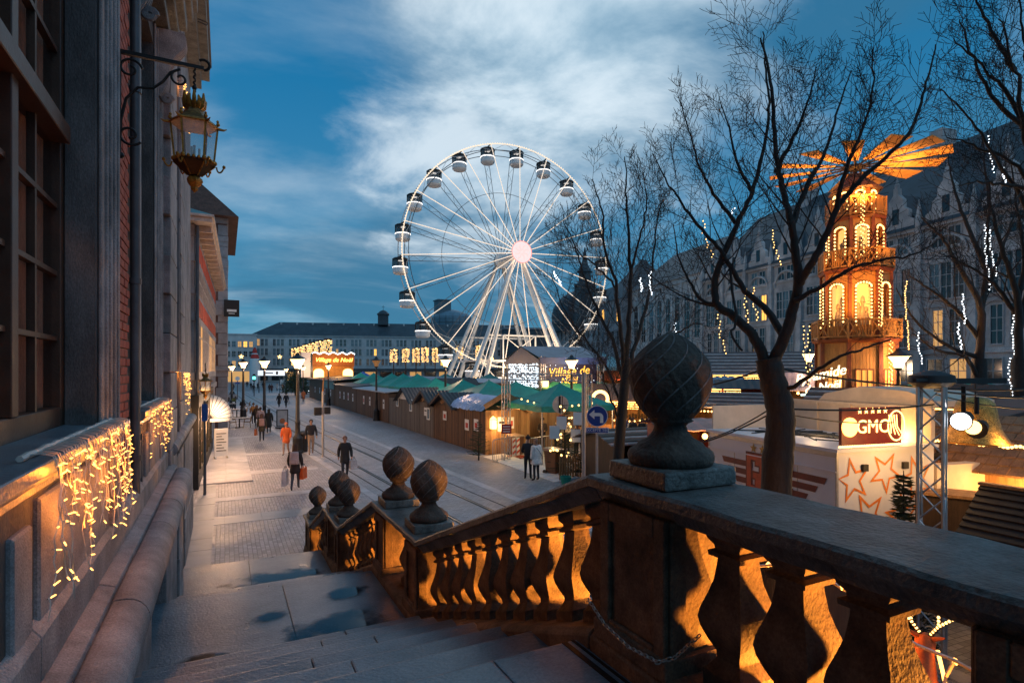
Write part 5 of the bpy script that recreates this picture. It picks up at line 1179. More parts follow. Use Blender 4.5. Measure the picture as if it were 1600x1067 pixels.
# ------------------------------------------------------------------ entrance clutter
def entrance():
    P = gnd(770, 713); Q = gnd(886, 752)
    rz = math.atan2(Q.y-P.y, Q.x-P.x); L_ = (Q-P).length
    t = thing('access_ramp', 'pale slotted access ramp lying at the market entrance', 'ramp', P, rz)
    n = 14
    for i in range(n):
        q = MB(); q.hexa([(L_*i/n+0.02,-0.55,0.0),(L_*(i+1)/n-0.02,-0.55,0.0),(L_*(i+1)/n-0.02,0.6,0.0),(L_*i/n+0.02,0.6,0.0)],[(L_*i/n+0.02,-0.55,0.03),(L_*(i+1)/n-0.02,-0.55,0.03),(L_*(i+1)/n-0.02,0.6,0.11),(L_*i/n+0.02,0.6,0.11)]); q.build('plank', M['poster'], t)
    q = MB(); a = P+Vector((0.2,0.6,0)); 
    fl = thing('pale_floor_mat', 'pale matting laid on the ground inside the market entrance', 'matting', P, rz); q = MB(); q.box(0.2, L_-0.1, 0.62, 3.6, 0, 0.05); q.build('matting', M['paver'], fl)
    def barrier(a, b, lab):
        a, b = Vector(a), Vector(b); t = thing('crowd_barrier', lab, 'barrier', a, math.atan2(b.y-a.y, b.x-a.x), 'crowd barriers'); L_ = (b-a).length
        q = MB(); q.tube([(0.06,0,0.12),(0.0,0,0.2),(0,0,1.0),(0.1,0,1.1),(L_-.1,0,1.1),(L_,0,1.0),(L_,0,0.2),(L_-.06,0,0.12)], 0.022, 6, closed=True); q.build('frame', M['galv'], t, smooth=60)
        q = MB()
        for i in range(1, 14): q.tube([(L_*i/14,0,0.13),(L_*i/14,0,1.09)], 0.009, 5)
        stuff(q.build('bars', M['galv'], t))
        for x in (0.35, L_-0.35): q = MB(); q.box(x-0.03,x+0.03,-0.28,0.28,0,0.03); q.bar((x,0,0),(x,0,0.15),0.04); q.build('foot', M['galv'], t)
    barrier(gnd(770,724), gnd(808,715), 'grey crowd barrier nearest the tarpaulin hut corner'); barrier(gnd(822,722), gnd(862,714), 'crowd barrier further in, before the lit stalls')
    def bin_(px, py, lab, s=1.0, rz=0.3):
        t = thing('wheelie_bin', lab, 'bin', gnd(px, py), rz, 'brown wheelie bins')
        q = MB(); q.hexa([(-.24,-.27,.08),(.24,-.27,.08),(.24,.27,.08),(-.24,.27,.08)],[(-.29,-.34,1.0),(.29,-.34,1.0),(.29,.34,1.0),(-.29,.34,1.0)]); q.build('body', M['bin'], t, bevel=0.03, seg=2)
        q = MB(); q.hexa([(-.32,-.38,1.0),(.32,-.38,1.0),(.32,.38,1.0),(-.32,.38,1.0)],[(-.30,-.36,1.05),(.30,-.36,1.05),(.30,.38,1.12),(-.30,.38,1.12)]); q.tube([(-.25,.40,1.02),(.25,.40,1.02)],0.025,6); q.build('lid', mat('pale_bin_lid', (0.33,0.22,0.17), 0.5), t, bevel=0.012)
        for sx in (-1,1): q = MB(); q.tube([(sx*.26,.28,.1),(sx*.31,.28,.1)],0.1,12); q.build('wheel', M['black'], t)
    bin_(806, 712, 'brown wheelie bin beside the leaning red and white beacons'); bin_(866, 741, 'brown wheelie bin at the end of the picket fence')
    for i, (px, py) in enumerate(((803,716),(809,715))):
        t = thing('warning_beacon', ['left one of the two red and white barrier beacons leaning on the bin', 'right one of the two red and white barrier beacons leaning on the bin'][i], 'beacon', gnd(px,py), 0.5, 'barrier beacons')
        q = MB(); q.box(-.14,.14,-.02,.02,.12,1.0); q.build('panel', M['poster'], t)
        for k in range(3): q = MB(); q.hexa([(-.141,-.024,.2+k*.28),(.141,-.024,.3+k*.28),(.141,-.021,.3+k*.28),(-.141,-.021,.2+k*.28)],[(-.141,-.024,.32+k*.28),(.141,-.024,.42+k*.28),(.141,-.021,.42+k*.28),(-.141,-.021,.32+k*.28)]); q.build('red_stripe', M['poster_red'], t)
        q = MB(); q.box(-.2,.2,-.5,.3,0,.12); q.build('foot_block', mat('orange_rubber', (0.45,0.06,0.02), 0.6), t, bevel=0.02)
    # picket fence
    A, B = gnd(880,748), gnd(912,737); A = gnd(874,752); B = at(945,728,24); B.z = 0
    t = thing('picket_fence', 'low pine picket fence before the planting at the market entrance', 'fence', A, math.atan2(B.y-A.y, B.x-A.x)); L_ = (B-A).length
    q = MB(); q.box(-.04,.04,-.02,.02,0,.93); q.ext([(-.04,-.02,.93),(.04,-.02,.93),(.0,-.02,1.0)],(0,.04,0)); pk = q.mesh('picket', [M['wood_pine']]); n = int(L_/0.14)
    for i in range(n): obj('picket', pk, t, (0.05+i*0.14, rnd.uniform(-.005,.005), rnd.uniform(-.02,.02)))
    q = MB(); q.box(0,L_,.021,.05,.25,.32); q.box(0,L_,.021,.05,.68,.75); q.build('rail', M['wood_pine'], t)
    t = thing('green_planter', 'small green tub standing before the picket fence', 'planter', gnd(884,757)); q = MB(); q.lathe([(.15,0),(.22,.3),(.23,.32),(.2,.32),(.18,.2)], 12); q.build('tub', M['green'], t, smooth=40)
    # shrubs inside the fence
entrance()
def road_signs():
    blue = mat('blue_sign_face', (0.01, 0.05, 0.28), 0.35, bump=0, var=0.02); wht = M['poster']
    P = at(933, 650, 16.9); t = thing('turn_left_sign', 'blue round turn left sign with small blue EXCEPTÉ TEC plate on a grey pole', 'road sign', (P.x, P.y, 0), yaw_to_cam(P)+R(4))
    zc = P.z
    q = MB(); q.tube([(0,0.05,0),(0,0.05,zc+0.35)], 0.038, 10); q.build('pole', M['galv'], t, smooth=40)
    def disc(r, y0, y1, m, nm, par): q = MB(); q.tube([(0,y0,zc),(0,y1,zc)], r, 36); return q.build(nm, m, par, smooth=40)
    d = disc(0.315, -0.02, 0.0, wht, 'sign_disc', t); disc(0.295, -0.024, -0.021, blue, 'blue_field', d)
    q = MB(); q.ext([(-0.24,-0.03,zc+.05),(-0.08,-0.03,zc+.19),(-0.08,-0.03,zc+.10),(0.06,-0.03,zc+.10),(0.06,-0.03,zc+.0),(-0.08,-0.03,zc+.0),(-0.08,-0.03,zc-.09)], (0,.004,0))
    q.build('arrow_head', wht, d)
    q = MB(); ring = [(0.055+0.125*math.sin(a), -0.031, zc-0.025+0.125*math.cos(a)) for a in [math.pi/2*j/8 for j in range(9)]]; inn = [(0.055+0.03*math.sin(a), -0.031, zc-0.025+0.03*math.cos(a)) for a in [math.pi/2*j/8 for j in range(9)]]
    q.ext(ring + [(0.18,-0.031,zc-.2),(0.085,-0.031,zc-.2)] + inn[::-1], (0,.004,0)); q.build('arrow_shaft', wht, d)
    q = MB(); q.box(-.34,.34,-.02,.0,zc-.50,zc-.34); pl = q.build('plate', wht, t, bevel=0.004); q = MB(); q.box(-.325,.325,-.024,-.021,zc-.487,zc-.353); q.build('plate_field', blue, pl)
    text('lettering', 'EXCEPTÉ TEC', 0.115, wht, t, (0, -0.026, zc-.42), ext=0.001)
    P = at(912, 660, 15.5); t = thing('steel_pole', 'plain thick grey steel pole just left of the turn left sign', 'pole', (P.x, P.y, 0)); q = MB(); q.cyl((0,0,0),(0,0,EYE-0.1),0.05,n=12); q.cyl((0,0,EYE-.1),(0,0,EYE-.06),0.058,n=12); q.build('tube', M['galv'], t, smooth=40)
    P = at(876, 632, 24.5); t = thing('sign_back', 'grey back of a round road sign above a small red one', 'road sign', (P.x, P.y, 0), yaw_to_cam(P)+R(25)); zc = P.z
    q = MB(); q.tube([(0,-.05,0),(0,-.05,zc+.4)], 0.035, 8); q.build('pole', M['galv'], t); q = MB(); q.tube([(0,0,zc),(0,.02,zc)], 0.38, 30); q.build('sign_disc', M['galv'], t, smooth=40); q = MB(); q.box(-.07,.07,-.06,-.01,zc-.36,zc+.36); q.build('bracket', M['black'], t)
    q = MB(); q.tube([(0,-.09,zc-.66),(0,-.07,zc-.66)], 0.23, 24); r_ = q.build('red_disc', M['poster_red'], t, smooth=40); text('lettering', 'G', 0.3, M['poster'], t, (0,-.095,zc-.66), ext=0.001)
road_signs()
# ================================================================== wooden christmas pyramid
def pyramid():
    P = at(1336, 578, 26); t = thing('christmas_pyramid', 'tall orange lit wooden pyramid tower with balconies and big rotor blades on top', 'tower', (P.x, P.y, 0), yaw_to_cam(P)+R(14))
    Wd = mat('honey_stained_wood', (0.36, 0.15, 0.03), 0.55, scale=3, stretch=(8,8,0.8), bump=0.15, col2=(0.60, 0.29, 0.07)); Rd = mat('red_brown_stain', (0.20, 0.05, 0.015), 0.55, bump=0.1)
    ev = 8; ph = math.pi/8
    def pt(r, k, z): a = -math.pi/2+ph+k*math.pi/4; return Vector((r*math.cos(a), r*math.sin(a), z))
    def tier(z0, z1, r, winh, winz, name, inner):
        for k in range(8):
            a, b = pt(r, k-1, 0), pt(r, k, 0); d = (b-a); L_ = d.length; d.normalize(); n = Vector((d.y, -d.x, 0)); mid = (a+b)/2
            ww = L_*0.30; w0, w1 = winz, winz+winh
            q = MB()
            def panel(u0, u1, za, zb, o=0.0, th=0.06):
                p0 = mid+d*u0+n*o; p1 = mid+d*u1+n*o; q.hexa([p0+Vector((0,0,za)), p1+Vector((0,0,za)), p1-n*th+Vector((0,0,za)), p0-n*th+Vector((0,0,za))], [p0+Vector((0,0,zb)), p1+Vector((0,0,zb)), p1-n*th+Vector((0,0,zb)), p0-n*th+Vector((0,0,zb))])
            panel(-L_/2, -ww, z0, z1); panel(ww, L_/2, z0, z1); panel(-ww, ww, z0, w0); panel(-ww, ww, w1, z1)
            q.build('wall_panel', Wd, t)
            # arched opening, frame and bulbs
            q = MB(); arc = [(-ww, w0), (-ww, w1-ww*0.6)] + [(-ww*math.cos(x), w1-ww*0.6+ww*0.6*math.sin(x)) for x in [math.pi*j/8 for j in range(1, 8)]] + [(ww, w1-ww*0.6), (ww, w0)]
            q.tube([mid+d*u+n*0.05+Vector((0,0,z)) for u, z in arc], 0.05, 5); fr = q.build('arch_frame', Rd, t)
            q = MB(); ln = 0
            pts = [mid+d*u*0.96+n*0.10+Vector((0,0,z)) for u, z in arc]
            for s, e in zip(pts, pts[1:]):
                m = max(1, int((e-s).length/0.15))
                for j in range(m): q.ball(s.lerp(e, j/m), 0.042, 6, 4)
            stuff(q.build('bulbs', M['bulb_gold'], fr))
            q = MB(); p0 = mid-d*ww-n*0.4; p1 = mid+d*ww-n*0.4; q.quad(p0+Vector((0,0,w0)), p1+Vector((0,0,w0)), p1+Vector((0,0,w1)), p0+Vector((0,0,w1))); q.build('interior_screen', inner, t)
            q = MB()
            for u, h in ((-ww*0.45, winh*0.55), (ww*0.1, winh*0.7), (ww*0.55, winh*0.45)):
                c = mid+d*u-n*0.22; q.lathe([(0.12,0),(0.14,h*0.35),(0.09,h*0.6),(0.05,h*0.68),(0.09,h*0.8),(0.07,h*0.93),(0.01,h)], 8, (c.x, c.y, w0))
            q.build('carved_figures', mat('pale_carving', (0.55,0.42,0.28), 0.6) if 'pale_carving' not in bpy.data.materials else bpy.data.materials['pale_carving'], t)
            q = MB(); q.bar(a+n*0.02+Vector((0,0,z0)), a+n*0.02+Vector((0,0,z1)), 0.13); q.build('corner_post', Rd, t)
    def balcony(z, r):
        q = MB(); q.lathe([(r-0.35,z-0.22),(r,z-0.12),(r+0.06,z),(r-0.5,z)], 8, ph=-math.pi/2+ph); q.build('balcony_floor', Rd, t)
        for k in range(8):
            a, b = pt(r, k-1, z), pt(r, k, z); q = MB(); up = Vector((0,0,0.82))
            q.bar(a, a+up*1.08, 0.09); q.bar(a+up, b+up, 0.07, 0.09); q.bar(a+Vector((0,0,.1)), b+Vector((0,0,.1)), 0.06)
            for j in range(3):
                p0, p1 = a.lerp(b, j/3), a.lerp(b, (j+1)/3)
                if j == 1:
                    q.bar(p0+Vector((0,0,.1)), p0+up, 0.06); q.bar(p1+Vector((0,0,.1)), p1+up, 0.06)
                    for w in (0.25, 0.5, 0.75): c = p0.lerp(p1, w); q.bar(c+Vector((0,0,.1)), c+up, 0.05)
                else: q.bar(p0+Vector((0,0,.1)), p1+up, 0.05); q.bar(p1+Vector((0,0,.1)), p0+up, 0.05)
            q.build('railing', Wd, t)
    inner = glow('glowing_tier_interior', (1.0, 0.55, 0.15), 0.7); inner2 = glow('base_window_glow', (1.0, 0.42, 0.08), 0.5)
    # base with boarded faces, door and window
    for k in range(8):
        a, b = pt(1.56, k-1, 0), pt(1.56, k, 0); d = (b-a); L_ = d.length; d.normalize(); n = Vector((d.y, -d.x, 0)); q = MB(); m = 9
        for j in range(m):
            p0 = a+d*(L_*j/m+.005); p1 = a+d*(L_*(j+1)/m-.005); o = n*rnd.uniform(0.0,.015); up = Vector((0,0,5.6)); q.hexa([p0+o,p1+o,p1-n*.05,p0-n*.05],[p0+o+up,p1+o+up,p1-n*.05+up,p0-n*.05+up])
        stuff(q.build('boarding', Wd, t)); q = MB(); q.bar(a+n*.02, a+n*.02+Vector((0,0,5.6)), 0.15); q.build('corner_post', Rd, t)
        c = (a+b)/2+n*.03
        q = MB(); q.bar(c-d*.34+Vector((0,0,4.4)), c+d*.34+Vector((0,0,4.4)), .05,.05); q.bar(c-d*.34+Vector((0,0,3.4)), c+d*.34+Vector((0,0,3.4)), .05,.05)
        for u in (-.34,-.11,.11,.34): q.bar(c+d*u+Vector((0,0,3.4)), c+d*u+Vector((0,0,4.4)), .04)
        q.bar(c-d*.34+Vector((0,0,3.9)), c+d*.34+Vector((0,0,3.9)), .03); w = q.build('window_frame', Rd, t); q = MB(); c2 = c-n*.012; q.quad(c2-d*.34+Vector((0,0,3.4)), c2+d*.34+Vector((0,0,3.4)), c2+d*.34+Vector((0,0,4.4)), c2-d*.34+Vector((0,0,4.4))); q.build('pane', inner2, w)
    balcony(5.75, 1.76); tier(5.75, 8.75, 1.36, 1.85, 6.35, 'lower', inner)
    balcony(8.85, 1.48); tier(8.85, 11.2, 1.10, 1.4, 9.35, 'middle', inner)
    balcony(11.2, 1.18); tier(11.2, 12.6, 0.80, 0.95, 11.4, 'upper', inner)
    q = MB(); q.lathe([(1.06,12.42),(1.10,12.5),(0.58,12.95),(0.22,13.3),(0.1,13.35)], 8, ph=-math.pi/2+ph); q.build('roof', mat('shingled_brown_roof', (0.07,0.03,0.02), 0.7, scale=14, bump=0.5, col2=(0.15,0.07,0.04)), t)
    q = MB(); q.lathe([(0.09,13.2),(0.09,13.5),(0.28,13.5),(0.32,13.6),(0.28,13.72),(0.05,13.78)], 12); q.build('rotor_hub', M['wood_dark'], t)
    for k in range(13):
        a = 2*math.pi*k/13+0.1; d = Vector((math.cos(a), math.sin(a), 0)); s = Vector((-math.sin(a), math.cos(a), 0)); tl = (s*0.99-Vector((0,0,0.13))).normalized()
        q = MB(); q.bar(d*0.2+Vector((0,0,13.62)), d*1.6+Vector((0,0,13.64)), 0.06); q.build('blade_arm', M['wood_dark'], t)
        q = MB(); lo = []; n = tl.cross(d)*0.02
        for r, w in ((1.0,0.15),(3.55,0.42)): lo.append((d*r-tl*w+Vector((0,0,13.64)), d*r+tl*w+Vector((0,0,13.64))))
        (p0, p1), (p3, p2) = lo; q.hexa([p0-n,p1-n,p2-n,p3-n],[p0+n,p1+n,p2+n,p3+n])
        b = q.build('rotor_blade', mat('pale_orange_blade', (0.55,0.26,0.06), 0.55, scale=3, stretch=(1,1,6), bump=0.1, col2=(0.72,0.38,0.12)) if k == 0 else bpy.data.materials['pale_orange_blade'], t)
    # neon sign on the left face
    sg = MB(); sg.box(-0.95,0.95,-0.05,0.0,-0.55,0.55); 
    s0 = pt(2.05, -2, 0); 
    ne = glow('neon_white', (1.0, 0.80, 0.48), 1.5)
    wz = R(-42)
    text('lettering', 'Pyramide', 0.62, ne, t, (-1.75, -1.38, 4.15), rz=wz, shear=0.35, tilt=R(12), ext=0.03); text('lettering', 'de Noël', 0.5, ne, t, (-1.65, -1.40, 3.62), rz=wz, shear=0.35, tilt=R(12), ext=0.03)
    q = MB(); q.bar((-2.4,-.95,3.25),(-1.05,-1.85,3.4),0.08,0.1); q.build('neon_underline', glow('neon_pale_green', (0.75,0.95,0.8), 1.1), t)
    # figures by the door
    for (x, y, h, lab) in ((-0.75,-2.2,1.9,'a'),(1.95,-1.9,1.9,'b')):
        q = MB(); q.lathe([(0.2,2.2),(0.24,2.5),(0.22,2.9),(0.12,3.2),(0.1,3.25),(0.17,3.4),(0.17,3.55),(0.2,3.62),(0.16,3.95),(0.02,4.05)], 10, (x,y,0)); q.build('nutcracker_body', Rd, t, smooth=40); q = MB(); q.ball((x,y-.08,3.45),0.16,8,6); q.ball((x,y-.12,2.75),0.2,8,6); q.build('nutcracker_face', M['poster'], t, smooth=60)
    for (x, y, z, w, tz) in ((0.3,-4.6,2.9,900,5.0),(-3.6,-2.8,3.2,360,5.0),(3.6,-2.6,3.2,560,5.0),(-0.8,-3.2,7.2,330,8.5),(1.6,-2.9,9.6,230,11.5)): spot('pyramid_light', t, (x, y, z), w, (0,0,tz), (1.0,0.42,0.08), 85, .2)
    for (x, y, z, w, tx) in ((0,-1.8,11.9,300,0),(-1.8,-0.6,11.9,300,-2.4),(1.8,-0.4,11.9,340,2.4)): spot('rotor_light', t, (x, y, z), w, (tx, 0.3, 14.4), (1.0,0.42,0.08), 140, .2)
    for i, (u, zt, zb) in enumerate(((0.35,8.6,6.2),(0.6,5.6,2.6),(-0.1,12.2,9.2))):
        q = MB(); x, y = u*1.5, -1.78
        for k in range(46): z = zt+(zb-zt)*k/46; q.ball((x+0.07*math.sin(k*2.1), y+0.04*math.cos(k*1.7), z), 0.026, 4, 3)
        stuff(q.build('hanging_bulbs', M['bulb_gold'], t))
pyramid()
# ================================================================== fairground stalls on the right
def star_pts(r, c, rot=0):
    return [(c[0]+(r if i % 2 == 0 else r*0.42)*math.sin(math.pi*i/5+rot), c[1]+(r if i % 2 == 0 else r*0.42)*math.cos(math.pi*i/5+rot)) for i in range(10)]
def gmc_stall():
    A = at(1108, 672, 13.2); B = at(1308, 705, 9.85); rz = math.atan2(A.y-B.y, A.x-B.x)      # local +x runs along the long side from the near corner
    t = thing('white_stall_trailer', 'white stall trailer with red GMC wings, gold stars and orange star end wall', 'stall', (B.x, B.y, 0), rz)
    L_ = (Vector((A.x,A.y,0))-Vector((B.x,B.y,0))).length; D = 2.3; H = 2.95
    # local: x along side away from us, street face towards +y
    Wt = mat('white_trailer_panel', (0.72,0.71,0.74), 0.45, scale=1.0, var=0.10, bump=0.05)
    Cr = mat('cream_trailer_board', (0.62,0.52,0.42), 0.5, var=0.08, bump=0.03)
    q = MB(); q.box(0, L_, -D, 0, 0.3, H); q.build('body', Wt, t, bevel=0.01)
    q = MB(); q.box(-0.05, L_+.05, -D-.05, 0.05, H, H+0.06); q.box(0.0,L_,-0.02,0.03,H-0.35,H-0.33); q.build('roof', Wt, t)
    for i in range(1, 4):
        q = MB(); q.box(L_*i/4-.012, L_*i/4+.012, 0.0, .006, .35, H-.36); q.build('panel_seam', M['galv'], t)
    q = MB(); q.box(-.004,.03,-.03,.012,.3,H); q.box(L_-.03,L_+.004,-.03,.012,.3,H); q.box(0,L_,0,.012,H-.09,H); q.build('edge_trim', M['galv'], t)
    rd = mat('dark_red_print', (0.16,0.015,0.012), 0.5, bump=0); orr = mat('orange_red_print', (0.55,0.075,0.02), 0.5, bump=0); gd = mat('gold_print', (0.5,0.30,0.05), 0.5, bump=0); org = mat('orange_print', (0.75,0.22,0.03), 0.5, bump=0)
    # wings, letters, stars printed on the street side; x grows leftwards in view
    cx = 1.62
    wings = MB()
    for s in (-1, 1):
        for i, (z, w) in enumerate(((2.47,1.42),(2.29,1.22),(2.11,1.0))):
            wings.ext([(cx+s*0.45,0.006,z),(cx+s*w,0.006,z+0.0),(cx+s*(w-0.06),0.006,z-0.12),(cx+s*0.45,0.006,z-0.12)], (0,.004,0))
    wings.build('wing_print', rd, t)
    # block capitals; x grows leftwards as one reads them, so strokes are mirrored here
    def block(cx_, strokes):
        for nm, g, y0, mm in (('letter_outline', .035, .012, rd), ('letter', 0, .017, orr)):
            q = MB()
            for st in strokes:
                if len(st) == 4: u0, u1, v0, v1 = st; q.box(cx_-u1-g, cx_-u0+g, y0, y0+.004, 1.86+v0-g, 1.86+v1+g)
                else:
                    (a0, b0), (a1, b1), w = st; q.ext([(cx_-a0-w-g, y0+.0005, 1.86+b0), (cx_-a0+w+g, y0+.0005, 1.86+b0), (cx_-a1+w+g, y0+.0005, 1.86+b1), (cx_-a1-w-g, y0+.0005, 1.86+b1)], (0,.003,0))
            q.build(nm, mm, t)
    w_ = .12
    block(cx+.42, [(-.19,-.19+w_,0,.78),(-.19+w_,.19,.78-w_,.78),(-.19+w_,.19,0,w_),(.19-w_,.19,w_,.40),(.0,.19-w_,.29,.40),(.19-w_,.19,.56,.78-w_)])
    block(cx, [(-.23,-.23+w_,0,.78),(.23-w_,.23,0,.78),((-.14,.78),(0,.3),.065),((.14,.78),(0,.3),.065)])
    block(cx-.42, [(-.19,-.19+w_,0,.78),(-.19+w_,.19,.78-w_,.78),(-.19+w_,.19,0,w_),(.19-w_,.19,w_,.24),(.19-w_,.19,.54,.78-w_)])
    for i in range(4): q = MB(); q.ext([(x, 0.010, z) for x, z in star_pts(0.105, (cx+0.42-0.26*i, 2.76))], (0,.004,0)); q.build('gold_star', gd, t)
    # end wall with orange star outlines (local x = 0 face)
    pos = [(-0.35,2.45,.42,.2),(-1.1,2.55,.40,.7),(-1.85,2.4,.45,.3),(-0.7,1.8,.46,.5),(-1.5,1.75,.44,.1),(-2.0,1.5,.3,.6),(-0.35,1.2,.42,.8),(-1.15,1.05,.48,.35),(-1.9,.9,.35,.1)]
    q = MB()
    for (y, z, r, ro) in pos:
        o = star_pts(r, (y, z), ro); i_ = star_pts(r*0.74, (y, z), ro); n = 10
        o = [(max(-D+.02, min(-.02, a)), min(H-.03, b)) for a, b in o]; i_ = [(max(-D+.05, min(-.05, a)), min(H-.06, b)) for a, b in i_]
        x0 = -0.008
        q.add([(x0, a, b) for a, b in o]+[(x0, a, b) for a, b in i_], [(k, (k+1)%n, n+(k+1)%n, n+k) for k in range(n)])
    q.build('star_print', org, t)
    for y in (-0.6, -1.55): q = MB(); q.box(-0.05,0,y-.06,y+.06,2.6,2.72); q.build('wall_light', M['black'], t)
    # raised shutters along the far side and their frames
    q = MB(); q.box(0.0, L_, -D-0.02, -D+0.02, H+.05, H+0.72)
    for i in range(5): x = L_*i/4.0; q.box(max(0,x-.025), min(L_,x+.025), -D+.02, -D+.07, H+.05, H+0.72)
    q.box(0,L_,-D+.02,-D+.06,H+.68,H+.74); q.box(L_-.02,L_+.02,-D,-.1,H+.05,H+.6); q.build('raised_shutter', Cr, t)
    q = MB(); q.ext([(0.0,-D,H+.74),(L_*0.75,-D,H+.74),(L_*0.7,-D,H+.9),(L_*0.45,-D,H+1.08),(L_*0.15,-D,H+1.02),(0.0,-D,H+.85)], (0,-1.6,0)); q.build('canopy', Cr, t)
    q = MB(); q.hexa([(0.02,-D-3.4,0.2),(0.25,-D-3.4,0.2),(0.25,-D-0.1,0.2),(0.02,-D-.1,0.2)],[(0.02,-D-3.4,2.6),(0.25,-D-3.4,2.6),(0.25,-D-.1,2.6),(0.02,-D-.1,2.6)]); q.build('side_board', Cr, t)
    q = MB()
    for i in range(24): q.tube([(rnd.uniform(.2,L_-.2), rnd.uniform(-D+.2,-.2), H+.07) , (rnd.uniform(.2,L_-.2), rnd.uniform(-D+.2,-.2), H+.09)], 0.012, 4)
    stuff(q.build('roof_cable', M['cable_black'], t))
    # lit sign board on the roof corner
    S = Vector((0.15,-0.75,H+0.08)); sn = MB(); sn.box(-0.06,0.0,-0.85,0.55,0.02,0.68); sb = sn.build('sign_board', rd, t, loc=S)
    text('lettering', 'GMC', 0.34, M['bulb_gold'], t, S+Vector((-0.075,-0.15,0.33)), rz=R(-90), ext=0.004)
    for i in range(5): q = MB(); q.ext([(S.x-0.075, S.y-0.45+0.15*i+a, S.z+0.62+b) for a, b in star_pts(0.06,(0,0))], (.004,0,0)); q.build('sign_star', M['bulb_gold'], t)
    q = MB(); q.tube([(S.x-.09,S.y+.38,S.z+.34),(S.x-.06,S.y+.38,S.z+.34)],0.17,20); q.build('sign_bauble', M['bulb_warm'], t)
    q = MB(); ce = (S.y-.72, S.z+.34)
    for r in (0.27,): q.tube([(S.x-.07, ce[0]+0.2*math.cos(a), ce[1]+r*math.sin(a)) for a in [j*math.pi/10 for j in range(20)]], 0.014, 4, closed=True)
    for k in range(4): q.tube([(S.x-.07, ce[0]-0.17+0.1*k, ce[1]-.2+.02*k), (S.x-.07, ce[0]-0.02+.05*k, ce[1]-.02), (S.x-.07, ce[0]+0.0+.06*k, ce[1]+.2)], 0.010, 4)
    q.build('sign_ornament', M['bulb_gold'], t)
    q = MB()
    for i in range(26): q.ball((S.x-.03, S.y-.85+1.4*i/25, S.z-.02), 0.035, 6, 4)
    stuff(q.build('sign_bulbs', M['bulb_gold'], t))
    lamp('sign_light', t, (-0.9,-0.9,H+.1), 45, (1.0,0.52,0.16), 0.3); lamp('roof_light', t, (L_*0.45,-1.1,H+.55), 14, (1.0,0.62,0.3), 0.15); lamp('counter_light', t, (-0.8,-D-1.2,2.2), 70, (1.0,0.5,0.13), 0.3)
    # stack of red crates or a low roofed box at its foot
    t2 = thing('red_slatted_box', 'low dark red slatted box standing against the white trailer', 'box', tuple(at(1262, 790, 8.5))[:2]+(0,), rz)
    q = MB(); q.box(-0.5,0.7,-0.4,0.35,0,2.18); q.build('body', M['wood_dark'], t2)
    for i in range(6): q = MB(); q.box(-0.55,0.75,-0.45+i*0.14,-0.33+i*0.14,2.18,2.215+rnd.uniform(0,.01)); q.build('slat', M['poster_red'] if i % 2 else M['wood_dark'], t2)
gmc_stall()
